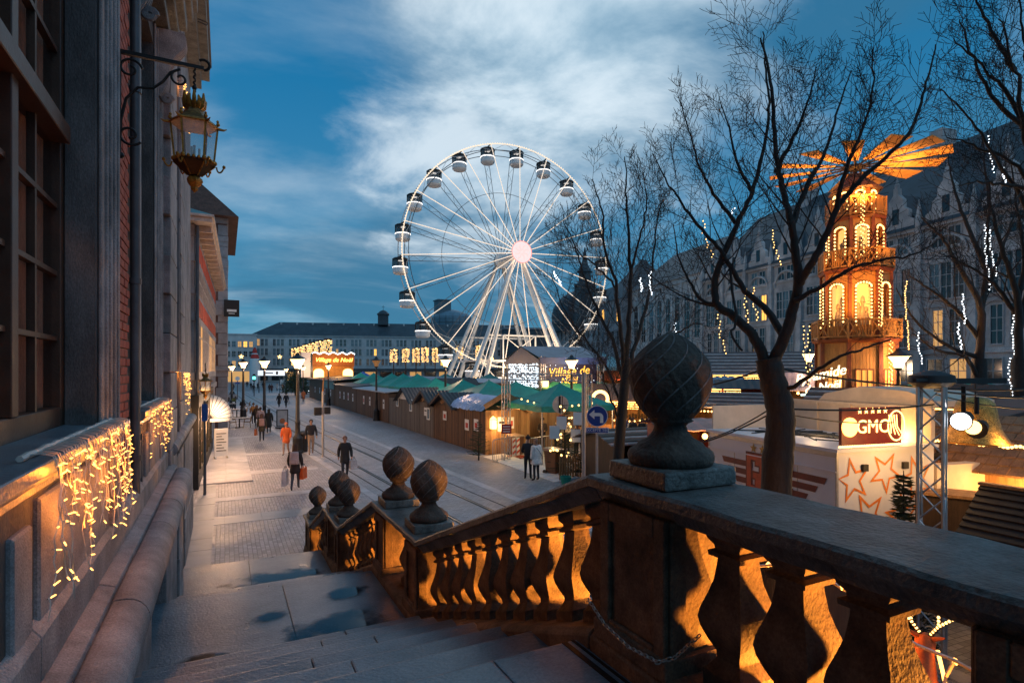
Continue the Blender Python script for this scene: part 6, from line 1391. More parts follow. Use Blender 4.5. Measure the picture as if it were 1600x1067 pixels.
def right_huts():
    # dark hut in the lower right corner
    t = thing('dark_board_hut', 'dark horizontally boarded hut in the lower right corner behind the coping', 'hut', (9.35, 4.35, 0), R(0)); H = 2.62
    q = MB(); q.box(0.06, 2.2, -7.0, -0.1, 0, 1.75); q.build('carcass', M['wood_dark'], t)
    db = mat('black_stained_roof_board', (0.010,0.008,0.008), .85, scale=4, stretch=(1,8,1), bump=.3, col2=(0.028,0.022,0.020)); nb = 13
    for i in range(nb):
        u0, u1 = i/nb, (i+1)/nb; x0, z0, x1, z1 = -0.35+1.15*u0, 1.62+1.05*u0, -0.35+1.15*u1, 1.62+1.05*u1
        q = MB(); q.hexa([(x0,-7,z0),(x1+.02,-7,z1-.01),(x1+.02,0.1,z1-.01),(x0,.1,z0)],[(x0-.012,-7,z0+.03),(x1+.01,-7,z1+.012),(x1+.01,.1,z1+.012),(x0-.012,.1,z0+.03)]); q.build('roof_board', db, t)
    q = MB(); q.hexa([(.8,-7,2.64),(2.5,-7,1.9),(2.5,.1,1.9),(.8,.1,2.64)],[(.8,-7,2.69),(2.5,-7,1.95),(2.5,.1,1.95),(.8,.1,2.69)]); q.build('felt_roof', M['felt'], t)
    q = MB(); q.box(.74,.86,-7,.12,2.66,2.70); q.build('ridge_board', M['wood_pine'], t)
    # glühwein bar behind it
    P = at(1545, 700, 13.5); t = thing('mulled_wine_bar', 'open timber bar with lit counter and dark felt roof behind the dark hut', 'bar', (P.x, P.y, 0), yaw_to_cam(P)+R(15))
    q = MB(); q.box(-3.5,4.0,2.2,2.3,0,2.9); q.build('back_wall', M['wood_pine'], t); q = MB(); q.box(-3.5,4,0,0.45,0,1.35); q.build('counter', M['wood_pine'], t)
    for x in (-3.4,-1.6,0.3,2.2,3.9): q = MB(); q.box(x-.07,x+.07,-.1,.04,0,2.7); q.build('post', M['wood_pine'], t)
    q = MB(); q.bar((-3.6,-.1,2.75),(4.2,-.1,2.75),.12,.16); q.bar((-1.2,-.4,2.7),(1.5,-.4,3.6),.1,.2); q.bar((4.2,-.4,2.7),(1.5,-.4,3.6),.1,.2); q.build('beam', M['wood_pine'], t)
    q = MB(); q.hexa([(-1.4,-.6,2.75),(1.5,-.6,3.7),(1.5,2.6,3.7),(-1.4,2.6,2.75)],[(-1.4,-.6,2.82),(1.5,-.6,3.78),(1.5,2.6,3.78),(-1.4,2.6,2.82)]); q.hexa([(1.5,-.6,3.7),(4.5,-.6,2.75),(4.5,2.6,2.75),(1.5,2.6,3.7)],[(1.5,-.6,3.78),(4.5,-.6,2.82),(4.5,2.6,2.82),(1.5,2.6,3.78)]); q.build('felt_roof', M['felt'], t)
    q = MB()
    for i in range(70): x = -3.5+7.6*i/69; q.ball((x, -.2, 2.55-.12*abs(math.sin(i*.35))+rnd.uniform(-.03,.03)), 0.022, 4, 3)
    stuff(q.build('bulbs', M['bulb_gold'], t))
    q = MB(); 
    for i in range(14): x = -3+0.45*i; q.lathe([(.04,1.36),(.045,1.6),(.02,1.66),(.02,1.75)], 6, (x, 1.9+rnd.uniform(-.1,.1), 0.2))
    stuff(q.build('bottles', M['frame_wood'], t))
    q = MB(); q.box(-2.6,-2.05,-.16,-.12,1.4,2.3); q.build('menu_board', M['black'], t)
    lamp('bar_light', t, (-1.2,1.0,2.5), 70, (1.0,0.46,0.10), 0.25); lamp('bar_light', t, (2.4,1.0,2.5), 70, (1.0,0.46,0.10), 0.25); lamp('bar_light', t, (-2.5,-1.2,2.6), 25, (1.0,0.46,0.10), 0.25)
    # pale counter top running along its front
    P2 = at(1490, 735, 10.3); t = thing('plank_counter', 'long pale plank counter lit orange in front of the bar', 'counter', (P2.x, P2.y, 0), R(-62))
    for i in range(4): q = MB(); q.box(-1.5,3.6,-.34+i*.18,-.17+i*.18,2.12,2.17); q.build('plank', M['wood_pine'], t)
    q = MB(); q.box(-1.4,3.5,-.28,.28,0,2.12); q.build('front', M['wood_dark'], t)
    # shingled kiosk
    P = at(1412, 690, 12.2); t = thing('shingled_kiosk', 'small kiosk with wooden shingle roof and dormer beside the GMC sign', 'kiosk', (P.x, P.y, 0), yaw_to_cam(P)+R(-25))
    q = MB(); q.box(-.9,2.4,0,2.2,0,2.5); q.build('body', M['wood_pine'], t)
    sh = mat('wooden_shingle', (0.20,0.10,0.05), 0.7, scale=6, bump=0.4, col2=(0.40,0.22,0.11)); k = 0
    for i in range(7):
        z = 2.45+i*0.14; y = -0.35+i*0.22; x = -1.1+(0.09 if i % 2 else 0)
        while x < 2.5: w = rnd.uniform(.15,.24); q = MB(); q.hexa([(x,y,z-.03),(x+w,y,z-.03),(x+w,y+.26,z+.13),(x,y+.26,z+.13)],[(x,y,z+.01),(x+w,y,z+.01),(x+w,y+.26,z+.15),(x,y+.26,z+.15)]); q.build('shingle', sh, t); x += w+.012
    q = MB(); q.ext([(-.6,-.3,2.3),(.5,-.3,2.3),(-.05,-.3,2.85)], (0,1.0,0)); q.build('dormer', M['wood_pine'], t)
    for i in range(4):
        for s in (-1,1):
            q = MB(); u0, u1 = i/4, (i+1)/4; q.hexa([(-.05+s*.7*(1-u0),-.42,2.22+.72*u0),(-.05+s*.7*(1-u1),-.42,2.22+.72*u1),(-.05+s*.7*(1-u1),.8,2.22+.72*u1),(-.05+s*.7*(1-u0),.8,2.22+.72*u0)],[(-.05+s*.72*(1-u0),-.42,2.28+.72*u0),(-.05+s*.7*(1-u1),-.42,2.25+.72*u1),(-.05+s*.7*(1-u1),.8,2.25+.72*u1),(-.05+s*.72*(1-u0),.8,2.28+.72*u0)]); q.build('shingle', sh, t)
    q = MB()
    for i in range(60): q.ball((-1.0+3.6*i/60, -.5, 3.0+.02*math.sin(i)), 0.032, 4, 3)
    stuff(q.build('bulbs', M['bulb_gold'], t)); lamp('kiosk_light', t, (0.6,-1.3,3.1), 45, (1.0,0.48,0.12), 0.3)
    # roofs between the finial and the wooden tower
    def stall(px, py, d, w, dep, he, hr, lab, roof, body, turn=0, slats=0, fringe=False, watts=0, name='market_stall'):
        P = at(px, 578, d); t = thing(name, lab, 'stall', (P.x, P.y, 0), yaw_to_cam(P)+R(turn))
        q = MB(); q.box(-w/2,w/2,dep-.12,dep,0,he); q.box(-w/2,-w/2+.1,0,dep-.12,0,he); q.box(w/2-.1,w/2,0,dep-.12,0,he); q.box(-w/2+.1,w/2-.1,0,.08,0,1.0); q.build('body', body, t)
        if slats:
            for s in (0, 1):
                for i in range(slats):
                    u0, u1 = i/slats, (i+.93)/slats; y0, y1 = (-.3, dep/2) if s == 0 else (dep+.3, dep/2)
                    a, b = y0+(y1-y0)*u0, y0+(y1-y0)*u1; za, zb = he+(hr-he)*u0, he+(hr-he)*u1
                    q = MB(); q.hexa([(-w/2-.3,a,za-.02),(w/2+.3,a,za-.02),(w/2+.3,b,zb-.02),(-w/2-.3,b,zb-.02)],[(-w/2-.3,a,za+.03),(w/2+.3,a,za+.03),(w/2+.3,b,zb+.0),(-w/2-.3,b,zb+.0)]); q.build('slat', roof if i % 2 else M['sheet2'], t)
        else:
            q = corrugated((-w/2-.3,-.3,he),(w/2+.3,-.3,he),(w/2+.3,dep/2,hr),(-w/2-.3,dep/2,hr), int(w*3), .015); corrugated((-w/2-.3,dep/2,hr),(w/2+.3,dep/2,hr),(w/2+.3,dep+.3,he),(-w/2-.3,dep+.3,he), int(w*3), .015, q); q.build('roof', roof, t)
        for s in (-1,1): q = MB(); q.ext([(s*w/2,0,he),(s*w/2,dep,he),(s*w/2,dep/2,hr-.03)], (-s*.06,0,0)); q.build('gable', body, t)
        if fringe:
            q = MB()
            for i in range(int(w*26)):
                x = -w/2+w*i/(w*26); 
                for k in range(rnd.randint(1,4)): q.ball((x, -.34, he-.08-k*.13), .026, 4, 3)
            stuff(q.build('bulbs', M['bulb_gold'], t))
        if watts:
            q = MB(); q.box(-w/2+.2,w/2-.2,dep-.2,dep-.13,1.1,he-.3); q.build('back_shelf_wall', M['wood_pine'], t); q = MB()
            for i in range(int(w*5)): q.box(-w/2+.25+i*.2,-w/2+.38+i*.2,dep-.32,dep-.22,1.2,1.45+rnd.uniform(0,.5))
            stuff(q.build('wares', M['wood_dark'], t)); q = MB(); q.ball((0,-.5,he-.15),.09,8,6); q.build('bulb', M['bulb_gold'], t); lamp('stall_light', t, (0,-.7,he-.2), watts, (1.0,0.48,0.13), .2)
        return t
    M['sheet2'] = mat('grey_weathered_slat', (0.26,0.22,0.21), .7, col2=(0.42,0.37,0.35)); dark = mat('purple_brown_slat', (0.06,0.045,0.05), .7, col2=(0.12,0.09,0.09))
    redr = mat('red_tile_sheet', (0.26,0.05,0.045), .6, scale=8, col2=(0.42,0.10,0.09)); blu = mat('blue_corrugated_sheet', (0.10,0.18,0.26), .5, col2=(0.2,0.3,0.4)); pk = mat('faded_pink_canvas', (0.45,0.22,0.18), .6, col2=(0.6,0.33,0.27))
    stall(972,0,35,4.6,3,2.5,3.5,'lit gabled stall with glowing wreath, right of the turn left sign', M['wood_dark'], M['wood_pine'], -10, 0, True, 300)
    stall(872,0,34,3.4,2.4,2.3,2.9,'open pine stall glowing orange behind the decorated fir', M['felt'], M['wood_pine'], -4, 0, True, 260)
    stall(846,0,36,2.6,2.4,2.3,2.9,'small open stall glowing orange under the second green tent', M['felt'], M['wood_pine'], 6, 0, True, 180)
    stall(975,0,45,6.5,6,3.6,5.4,'stall with red tiled roof behind the thin tree trunk', redr, M['wood_warm'], 12, 0, False, 160)
    stall(1107,0,34,3.6,2.6,3.3,3.95,'stall with blue corrugated roof and golden light fringe', blu, M['wood_warm'], 5, 0, True, 60)
    stall(1165,0,33,2.6,2.6,3.3,3.8,'orange red walled stall right of the blue corrugated roof', M['felt'], redr, 8)
    stall(1125,0,24,4.6,3.0,2.8,3.4,'low stall with purple brown slatted roof behind the white shutters', dark, M['wood_warm'], -8, 9, False, 60)
    stall(1195,0,47,8.5,7,4.0,6.0,'big chalet with grey slatted roof behind the main tree', dark, M['wood_warm'], 10, 14, True, 120)
    stall(1247,0,38,3.6,3,3.0,4.2,'small pale canopy stall left of the neon sign', mat('mauve_canvas',(0.3,0.24,0.27),.6), M['wood_warm'], 0, 0, False, 60)
    stall(1000,0,20.5,2.2,2.2,1.75,2.2,'low dark plank roofed hut left of the big bud finial', M['wood_dark'], M['wood_dark'], 35, 6)
    stall(1092,0,17.5,1.9,2.4,2.55,2.8,'faded pink canvas roof stall just right of the big finial', pk, redr, 20, 0, False, 40)
    stall(1440,0,19,7,3.4,2.9,3.7,'long stall with rough brown slatted roof under the wooden tower', M['wood_dark'], M['wood_pine'], -6, 8, True, 120)
    stall(1600,0,17,5,3,3.2,3.9,'brown walled stall at the right edge, top lit orange', M['wood_dark'], M['wood_pine'], -10, 0, True, 90)
    # wreath on the lit stall
    P = at(938, 623, 33); t = thing('lit_wreath', 'small glowing wreath hung at the gable of the lit stall', 'wreath', P, yaw_to_cam(P)); q = MB()
    for k in range(26): a = k*math.pi/13; q.ball((.42*math.cos(a),0,.42*math.sin(a)), .10, 6, 4)
    q.build('ring', M['bulb_gold'], t)
    # truss tower with spotlight in front
    P = at(1456, 700, 8.2); t = thing('lighting_truss', 'aluminium lighting truss tower with a black wrapped motor on top', 'truss tower', (P.x,P.y,0), R(20)); q = MB(); truss_mb(q, (0,0,0), (0,0,4.15), .29, .025); q.build('truss', M['alu'], t)
    q = MB(); q.lathe([(0.05,4.12),(.2,4.14),(.27,4.2),(.25,4.3),(.1,4.36),(.02,4.37)], 10, fn=lambda r,z,a: r*(1+.35*abs(math.cos(a))+.12*math.sin(5*a))); q.bar((-.25,0,4.24),(-.75,.1,4.24),.04); q.build('wrapped_hoist', M['black'], t, smooth=50)
    q = MB(); q.bar((0,-.1,4.22),(1.2,-.75,4.22),.05,.08); q.build('arm', M['black'], t)
    # bell of golden net with two spot lamps
    P = at(1524, 690, 9.6); t = thing('golden_bell', 'big golden glitter bell hanging beside the truss tower', 'bell', (P.x,P.y,P.z))
    net = mat('golden_glitter_net', (0.45,0.20,0.03), .3, scale=60, metal=.85, bump=.8, bscale=120, col2=(0.75,0.48,0.15))
    q = MB(); q.lathe([(.48,0),(.44,.06),(.36,.2),(.31,.4),(.29,.55),(.26,.66),(.16,.74),(.03,.76)], 24, cap=False); q.lathe([(.47,0.005),(.43,.06),(.35,.2),(.30,.4),(.28,.55),(.25,.65),(.15,.73),(.02,.75)], 24, cap=False); q.build('bell_shell', net, t, smooth=60)
    q = MB(); q.tube([(.49*math.cos(a),.49*math.sin(a),0) for a in [j*math.pi/16 for j in range(32)]], .014, 5, closed=True); q.build('rim', M['gilt'], t); lamp('bell_light', t, (-.1,-.55,.1), 9, (1.0,.55,.15), .05); q = MB(); q.tube([(0,0,.76),(0,0,1.1)], .012, 5); q.build('hanger', M['cable_black'], t)
    P = at(1497, 657, 8.3); t = thing('spot_lamp', 'black stage spotlight with white lens in front of the golden bell', 'spotlight', P, yaw_to_cam(P)+R(-8))
    q = MB(); q.tube([(.05,.28,.03),(.05,-.02,0),(.05,-.12,0)], [.10,.12,.14], 14); q.tube([(.22,.3,-.09),(.22,-.08,-.11)], [.1,.13], 14); q.bar((.05,.1,.1),(.05,.1,.5),.05); q.tube([(.2,.1,.1),(.2,.1,.35)],.03,6); q.build('housing', M['black'], t, smooth=40)
    q = MB(); q.tube([(.05,-.135,0),(.05,-.122,0)], .12, 18); q.build('lens', glow('white_lens', (0.95,0.97,1.0), 6), t); q = MB(); q.tube([(.18,-.10,-.08),(.18,-.085,-.08)], [.10,.10], 14); q.build('lens', M['bulb_gold'], t)
right_huts()
# ================================================================== trees
M['bark'] = mat('dark_wet_bark', (0.010, 0.009, 0.009), 0.75, scale=9, bump=0.9, bscale=26, col2=(0.035, 0.028, 0.024), stretch=(1,1,0.35), dist=0.02)
M['twig'] = mat('dark_twig', (0.012, 0.010, 0.010), 0.8, bump=0, scale=8, col2=(0.028,0.023,0.02))
def bezier_path(pts, n):
    """smooth curve through points"""
    pts = [Vector(p) for p in pts]; out = []; k = len(pts)
    for i in range(k-1):
        p0, p1, p2, p3 = pts[max(i-1,0)], pts[i], pts[i+1], pts[min(i+2,k-1)]
        for j in range(n):
            t = j/n; out.append(0.5*((2*p1)+(p2-p0)*t+(2*p0-5*p1+4*p2-p3)*t*t+(3*p1-p0-3*p2+p3)*t*t*t))
    out.append(pts[-1]); return out
class Tree:
    def __init__(s, seed, up=0.25, twig=1.0): s.q = random.Random(seed); s.limb = MB(); s.tw = MB(); s.up = up; s.twig = twig; s.count = 0
    def grow(s, p, d, L_, r, lvl, maxl):
        q = s.q; n = max(3, min(9, int(L_/0.16)+2)); pts = [p.copy()]; dirs = []; d = d.normalized(); seg = L_/n
        for i in range(n):
            d = (d + Vector((q.gauss(0,.07), q.gauss(0,.07), q.gauss(0,.06)+s.up*0.22))).normalized(); p = p+d*seg; pts.append(p.copy()); dirs.append(d.copy())
        rad = [max(0.0031*s.twig, r*(1-0.78*i/n)) for i in range(n+1)]
        (s.limb if r > 0.018 else s.tw).tube(pts, rad, 6 if r > 0.03 else 4 if r > 0.010 else 3, cap=False)
        s.kids(pts, rad, L_, lvl, maxl)
    def kids(s, pts, rad, L_, lvl, maxl, dens=None, start=0.18):
        if lvl >= maxl: return
        q = s.q; k = len(pts)
        m = {0: 9, 1: 9, 2: 8, 3: 6}.get(lvl, 5)
        m = dens or max(3, int(m*(0.6+0.5*min(1.4, L_/1.2)))); side = q.choice((-1, 1)); ax = Vector((q.gauss(0,1), q.gauss(0,1), q.gauss(0,.4)))
        for i in range(m):
            u = start+(1-start)*(i+q.uniform(.1,.9))/m; f = u*(k-1); a = int(min(f, k-2)); p = pts[a].lerp(pts[a+1], f-a); d = (pts[a+1]-pts[a]).normalized()
            r0 = rad[a]*0.50; ln = L_*(0.60-0.30*u)*q.uniform(.7,1.25)
            if ln < 0.10: ln = 0.10
            sd = d.cross(ax); sd = sd.normalized() if sd.length > 1e-4 else d.orthogonal(); sd = sd*side + d.orthogonal()*q.gauss(0,.35) + Vector((0,0,.12)); side = -side
            nd = (d*q.uniform(.55,.95)+sd.normalized()*q.uniform(.6,1.0)).normalized(); s.count += 1
            s.grow(p, nd, ln, max(0.0030*s.twig, r0*q.uniform(.45,.75)), lvl+1, maxl)
    def path(s, pts, r0, r1, maxl=3, dens=8, start=0.25, L_=None, n=6, rough=0.006):
        r0 *= 0.70; r1 *= 0.8; pp = bezier_path(pts, n); k = len(pp); ph = s.q.uniform(0,6)
        pp = [p+Vector((s.q.gauss(0,rough), s.q.gauss(0,rough), s.q.gauss(0,rough))) if 0 < i < k-1 else p for i, p in enumerate(pp)]
        rad = [r0+(r1-r0)*(i/(k-1))**0.8 for i in range(k)]; s.limb.tube(pp, rad, 10 if r0 > .06 else 7)
        if dens: s.kids(pp, rad, L_ or sum((b-a).length for a, b in zip(pp, pp[1:]))*0.55, 1, maxl, dens, start)
        return pp
    def finish(s, root, barkm=None):
        return s.limb.build('limbs', M['bark'], root, smooth=60), stuff(s.tw.build('twigs', M['twig'], root))
def main_tree():
    D = 8.0; b = at(1212, 578, D); t = thing('bare_tree', 'big bare tree with dark forked trunk in front of the white trailer', 'tree', (b.x, b.y, 0), 0, 'bare trees on the square')
    def A(px, py, dd=0.0): p = at(px, py, D+dd); return p-Vector((b.x, b.y, 0))
    T = Tree(21, up=0.30)
    base = A(1207, 800); base.z = 0
    trunk = MB(); tp = bezier_path([base, A(1213, 760), A(1218, 690), A(1219, 640), A(1208, 596), A(1200, 560)], 6)
    k = len(tp); trunk.tube(tp, [0.285-0.07*min(1, i/5)-0.05*(i/k)+0.008*math.sin(i*1.7) for i in range(k)], 14); trunk.build('trunk', M['bark'], t, smooth=70)
    # limbs traced from the photograph, each given its own depth
    T.path([A(1203,585), A(1180,530,.1), A(1150,498,.3), A(1121,476,.5), A(1117,440,.6), A(1130,400,.6), A(1152,350,.7), A(1175,300,.8), A(1192,240,.9), A(1202,170,1.0), A(1196,110,1.1), A(1192,50,1.2)], .12, .012, 4, 16, .25, 2.4)
    T.path([A(1203,580), A(1222,535,-.1), A(1240,480,-.2), A(1247,440,-.3), A(1242,390,-.3), A(1236,345,-.3), A(1222,290,-.2), A(1212,230,-.2), A(1207,150,-.2), A(1197,90,-.1), A(1188,60,-.1)], .135, .012, 4, 16, .3, 2.4)
    T.path([A(1247,445,-.3), A(1268,412,-.5), A(1290,370,-.6), A(1306,330,-.7), A(1340,285,-.8), A(1385,245,-.9), A(1425,200,-1.0), A(1445,140,-1.0), A(1462,70,-1.0)], .085, .010, 4, 14, .2, 2.2)
    T.path([A(1226,530,-.1), A(1200,487,.2), A(1165,455,.4), A(1140,415,.5), A(1120,385,.6), A(1085,345,.8), A(1060,310,1.0), A(1040,280,1.1), A(1020,240,1.2)], .085, .009, 4, 14, .25, 2.0)
    T.path([A(1242,470,-.3), A(1280,450,-.5), A(1320,425,-.7), A(1368,408,-.9), A(1420,400,-1.1), A(1460,380,-1.2)], .055, .008, 4, 11, .2, 1.5)
    T.path([A(1216,610), A(1240,604,-.2), A(1275,580,-.4), A(1312,557,-.6), A(1350,545,-.7), A(1392,530,-.8)], .055, .012, 2, 4, .45, .8)
    T.path([A(1121,476,.5), A(1098,470,.6), A(1078,440,.7), A(1060,400,.8), A(1052,350,.9)], .05, .008, 4, 10, .2, 1.4)
    T.path([A(1238,350,-.3), A(1262,290,-.1), A(1290,235,.1), A(1310,170,.2), A(1330,110,.3)], .06, .009, 4, 12, .15, 1.8)
    T.path([A(1212,270,-.2), A(1240,215,-.3), A(1262,160,-.4), A(1275,105,-.4)], .05, .008, 4, 11, .15, 1.6)
    T.path([A(1306,330,-.7), A(1320,270,-.9), A(1345,210,-1.0), A(1362,150,-1.1), A(1365,75,-1.1)], .05, .008, 4, 11, .15, 1.6)
    T.path([A(1152,350,.7), A(1120,310,.9), A(1095,265,1.0), A(1080,215,1.1), A(1060,150,1.1)], .05, .008, 4, 12, .15, 1.7)
    T.path([A(1175,300,.8), A(1150,250,1.0), A(1140,200,1.1), A(1125,160,1.2)], .045, .008, 4, 11, .15, 1.5)
    T.path([A(1140,415,.5), A(1150,500,.2), A(1142,520,.1), A(1160,548,.0)], .03, .02, 1, 2, .3, .3)
    T.finish(t); return T.count
def side_trees():
    # slimmer tree beside the signs
    D = 17.0; b = at(968, 578, D); t = thing('bare_tree', 'slim bare tree with several upright limbs left of the big bud finial', 'tree', (b.x, b.y, 0), 0, 'bare trees on the square')
    def A(px, py, dd=0.0): return at(px, py, D+dd)-Vector((b.x, b.y, 0))
    T = Tree(5, up=0.42, twig=1.7); base = A(966, 800); base.z = 0
    tr = MB(); tp = bezier_path([base, A(965,740), A(968,690), A(972,640), A(977,590), A(978,560)], 5); k = len(tp); tr.tube(tp, [.26-.08*min(1,i/4)-.05*i/k for i in range(k)], 12); tr.build('trunk', M['bark'], t, smooth=70)
    for pts, r in (([A(976,600), A(960,540,.3), A(935,490,.6), A(915,440,.9), A(900,390,1.1), A(880,345,1.3)], .10), ([A(977,585), A(970,520,-.3), A(962,450,-.6), A(945,390,-.8), A(940,330,-1), A(925,280,-1)], .11), ([A(978,570), A(982,500), A(985,430), A(982,360), A(978,300,.1), A(976,245,.1)], .13), ([A(979,590), A(995,530,.4), A(1012,470,.7), A(1020,410,.9), A(1025,350,1.0), A(1040,300,1.2)], .11),
                   ([A(972,640), A(945,570,.6), A(905,520,1.2), A(880,480,1.5), A(862,430,1.8)], .07), ([A(980,600), A(1010,560,-.6), A(1040,530,-1), A(1075,510,-1.3), A(1100,505,-1.5)], .06), ([A(985,430), A(1000,370,-.4), A(1010,320,-.6), A(1005,270,-.7)], .06), ([A(962,450,-.6), A(935,420,-1), A(905,395,-1.3), A(885,370,-1.5)], .05), ([A(966,655), A(955,625,-.3), A(946,600,-.5), A(935,560,-.7), A(925,545,-.8)], .05)):
        T.path(pts, r, .016, 4, 12, .2, 2.6, rough=.02)
    T.finish(t)
    q = MB()
    # warm lit tree behind the bar
    specs = [(1528, 21.5, 11, ([(1530,560),(1532,480),(1500,420),(1470,370),(1440,340)], [(1532,500),(1540,420),(1545,340),(1540,270),(1535,215)], [(1533,470),(1560,410),(1580,350),(1600,300)], [(1531,530),(1490,480),(1450,450),(1420,430)], [(1531,560),(1480,540),(1430,500),(1400,450)], [(1540,420),(1510,350),(1490,290),(1480,240)], [(1531,600),(1510,560),(1460,545),(1425,520)]), 'bare tree behind the bar, its lower branches lit orange', 0.2),
             (1592, 15, 8, ([(1592,560),(1590,470),(1570,400),(1550,330),(1545,280)], [(1592,520),(1610,430),(1620,350),(1625,280)], [(1591,500),(1560,450),(1520,420),(1480,400)], [(1590,470),(1600,400),(1590,330),(1580,250)]), 'dark bare tree at the right edge behind the bar', 0.22),
             (1640, 8.5, 31, ([(1640,420),(1625,300),(1600,200),(1585,110),(1560,30)], [(1636,400),(1600,320),(1560,250),(1520,190),(1470,140)], [(1628,320),(1590,260),(1530,230),(1480,215)], [(1615,250),(1610,150),(1600,60),(1590,-20)], [(1600,200),(1550,150),(1520,90),(1500,30)], [(1585,110),(1555,60),(1530,10),(1510,-40)], [(1625,300),(1580,290),(1540,285),(1500,290)], [(1600,200),(1570,140),(1540,110),(1490,60)]), 'overhanging bare tree reaching in at the top right corner', 0.12)]
    for (px, D, seed, limbs, lab, up) in specs:
        b = at(px, 578, D); t = thing('bare_tree', lab, 'tree', (b.x, b.y, 0), 0, 'bare trees on the square'); T = Tree(seed, up=up, twig=max(1, D/11))
        A = lambda x, y, dd=0.0: at(x, y, D+dd)-Vector((b.x, b.y, 0))
        base = A(px, 800); base.z = 0; tr = MB(); tp = bezier_path([base, A(px+2,700), A(*limbs[0][0])], 5); k = len(tp); r0 = 0.017*D; tr.tube(tp, [r0-.4*r0*i/k for i in range(k)], 12); tr.build('trunk', M['bark'], t, smooth=70)
        for j, l in enumerate(limbs): T.path([A(x, y, (j%3-1)*.12*i*D/10) for i, (x, y) in enumerate(l)], r0*(.62 if j == 0 else .4), .006*D/8+.004, 4 if D < 20 else 3, 11, .15, .14*D+.3, rough=.015)
        T.finish(t)
        if D == 21.5:
            spot('tree_uplight', t, A(1470, 640, -2.5), 700, A(1480, 440), (1.0,0.36,0.05), 90, .2); spot('tree_uplight', t, A(1440, 590, -3), 350, A(1470, 400), (1.0,0.36,0.05), 90, .2)
main_tree(); side_trees()
def hanging_lights():
    """strings of small lamps hung in the branches"""
    def s(px, py0, py1, d, m, lab, wob=6, n=None, r=.019):
        a = at(px, py0, d); L_ = (py1-py0)/889*d; n = n or max(12, int(L_/.075)); t = thing('hanging_light_string', lab, 'string lights', a, 0, 'light strings hung in the trees'); q = MB(); c = MB(); pts = []
        k1, k2 = rnd.uniform(.8,1.6), rnd.uniform(0,6)
        for i in range(n+1): u = i/n; pts.append(Vector((wob*.7*d/889*(u*k1+.18*math.sin(u*4+k2))+rnd.uniform(-.012,.012), .03*math.sin(u*5), -L_*u)))
        c.tube(pts, .006, 4, cap=False)
        for p in pts: q.ball(p+Vector((rnd.uniform(-.05,.05),0,0)), r*d/15, 4, 3)
        c.build('cable', M['cable_black'], t); stuff(q.build('bulbs', M[m], t))
    W_, G_ = 'bulb_white', 'bulb_gold'
    s(1545,213,268,16,W_,'upper white string curling before the palace roof at the right',12); s(1568,262,285,16,W_,'short white string just under the curling one',4)
    s(1540,352,452,17,W_,'long white string right of the orange lit branches',10); s(1548,360,430,17,W_,'white string doubled beside the long one',16); s(1584,488,590,15,W_,'white string at the right edge, low before dark trunks',4); s(1578,560,622,15,W_,'lowest white string near the right edge',3)
    s(1505,460,505,18,W_,'short white string over the palace windows, left of the long one',5); s(1498,505,545,18,W_,'white string just above the teal tent',5); s(1436,520,568,18,W_,'white string left of the thin lit branches',4); s(1416,440,545,19,G_,'golden string beside the wooden tower',6)
    s(1096,345,400,10,G_,'golden string in the upper left of the main tree',22); s(1165,452,508,10.5,G_,'golden string hanging at the middle left of the main tree',5); s(1178,450,500,10.6,G_,'golden string doubled right beside the middle one',6); s(1122,492,552,10.2,G_,'golden string curling under the left fork of the main tree',14)
    s(1205,360,412,10.5,G_,'golden string inside the fork of the main tree',22); s(1258,510,600,11,G_,'straight golden string left of the wooden tower',2); s(1265,510,590,11,G_,'second straight golden string left of the wooden tower',2)
    s(1016,425,460,17.5,W_,'white string at the top right of the slim tree',3); s(1001,435,455,17.5,W_,'short white string inside the slim tree',2); s(868,425,445,18,W_,'tiny white string left in the slim tree',10); s(1055,505,545,17,W_,'white string before the arched windows above the finial',3); s(1145,325,352,10.4,W_,'short pale string high in the main tree',6)
hanging_lights()
def cables():
    def c(p, q_, sag, r, lab): 
        a, b = Vector(p), Vector(q_); m = MB(); m.tube([a.lerp(b, i/14)-Vector((0,0,sag*4*(i/14)*(1-i/14))) for i in range(15)], r, 5); tag(m.build('cable', M['cable_black']), lab, 'cable')
    c(at(1098,604,9), at(1203,572,8), .03, .014, 'black cable from the big finial side up to the tree fork'); c(at(1095,692,9.5), at(1215,640,8), .04, .012, 'black cable sloping from the white shutters to the trunk'); c(at(1090,690,9.5), at(1213,632,8), .07, .010, 'thin black cable just above the sloping one')
    c(at(1200,572,8), at(1620,608,9), .12, .016, 'long black cable running right from the fork of the tree'); c(at(1222,638,8), at(1460,632,8.2), .05, .014, 'black cable from trunk to truss tower'); c(at(1222,645,8), at(1395,660,9.5), .06, .010, 'sagging thin cable from trunk to the lit sign'); c(at(1460,610,8.2), at(1640,622,8.5), .03, .014, 'black cable running right from the truss tower'); c(at(1462,616,8.2), at(1640,640,8.5), .06, .010, 'lower black cable running right from the truss tower'); c(at(1240,640,8), at(1237,690,8.6), -.02, .007, 'thin dangling wire beside the main trunk')
cables()
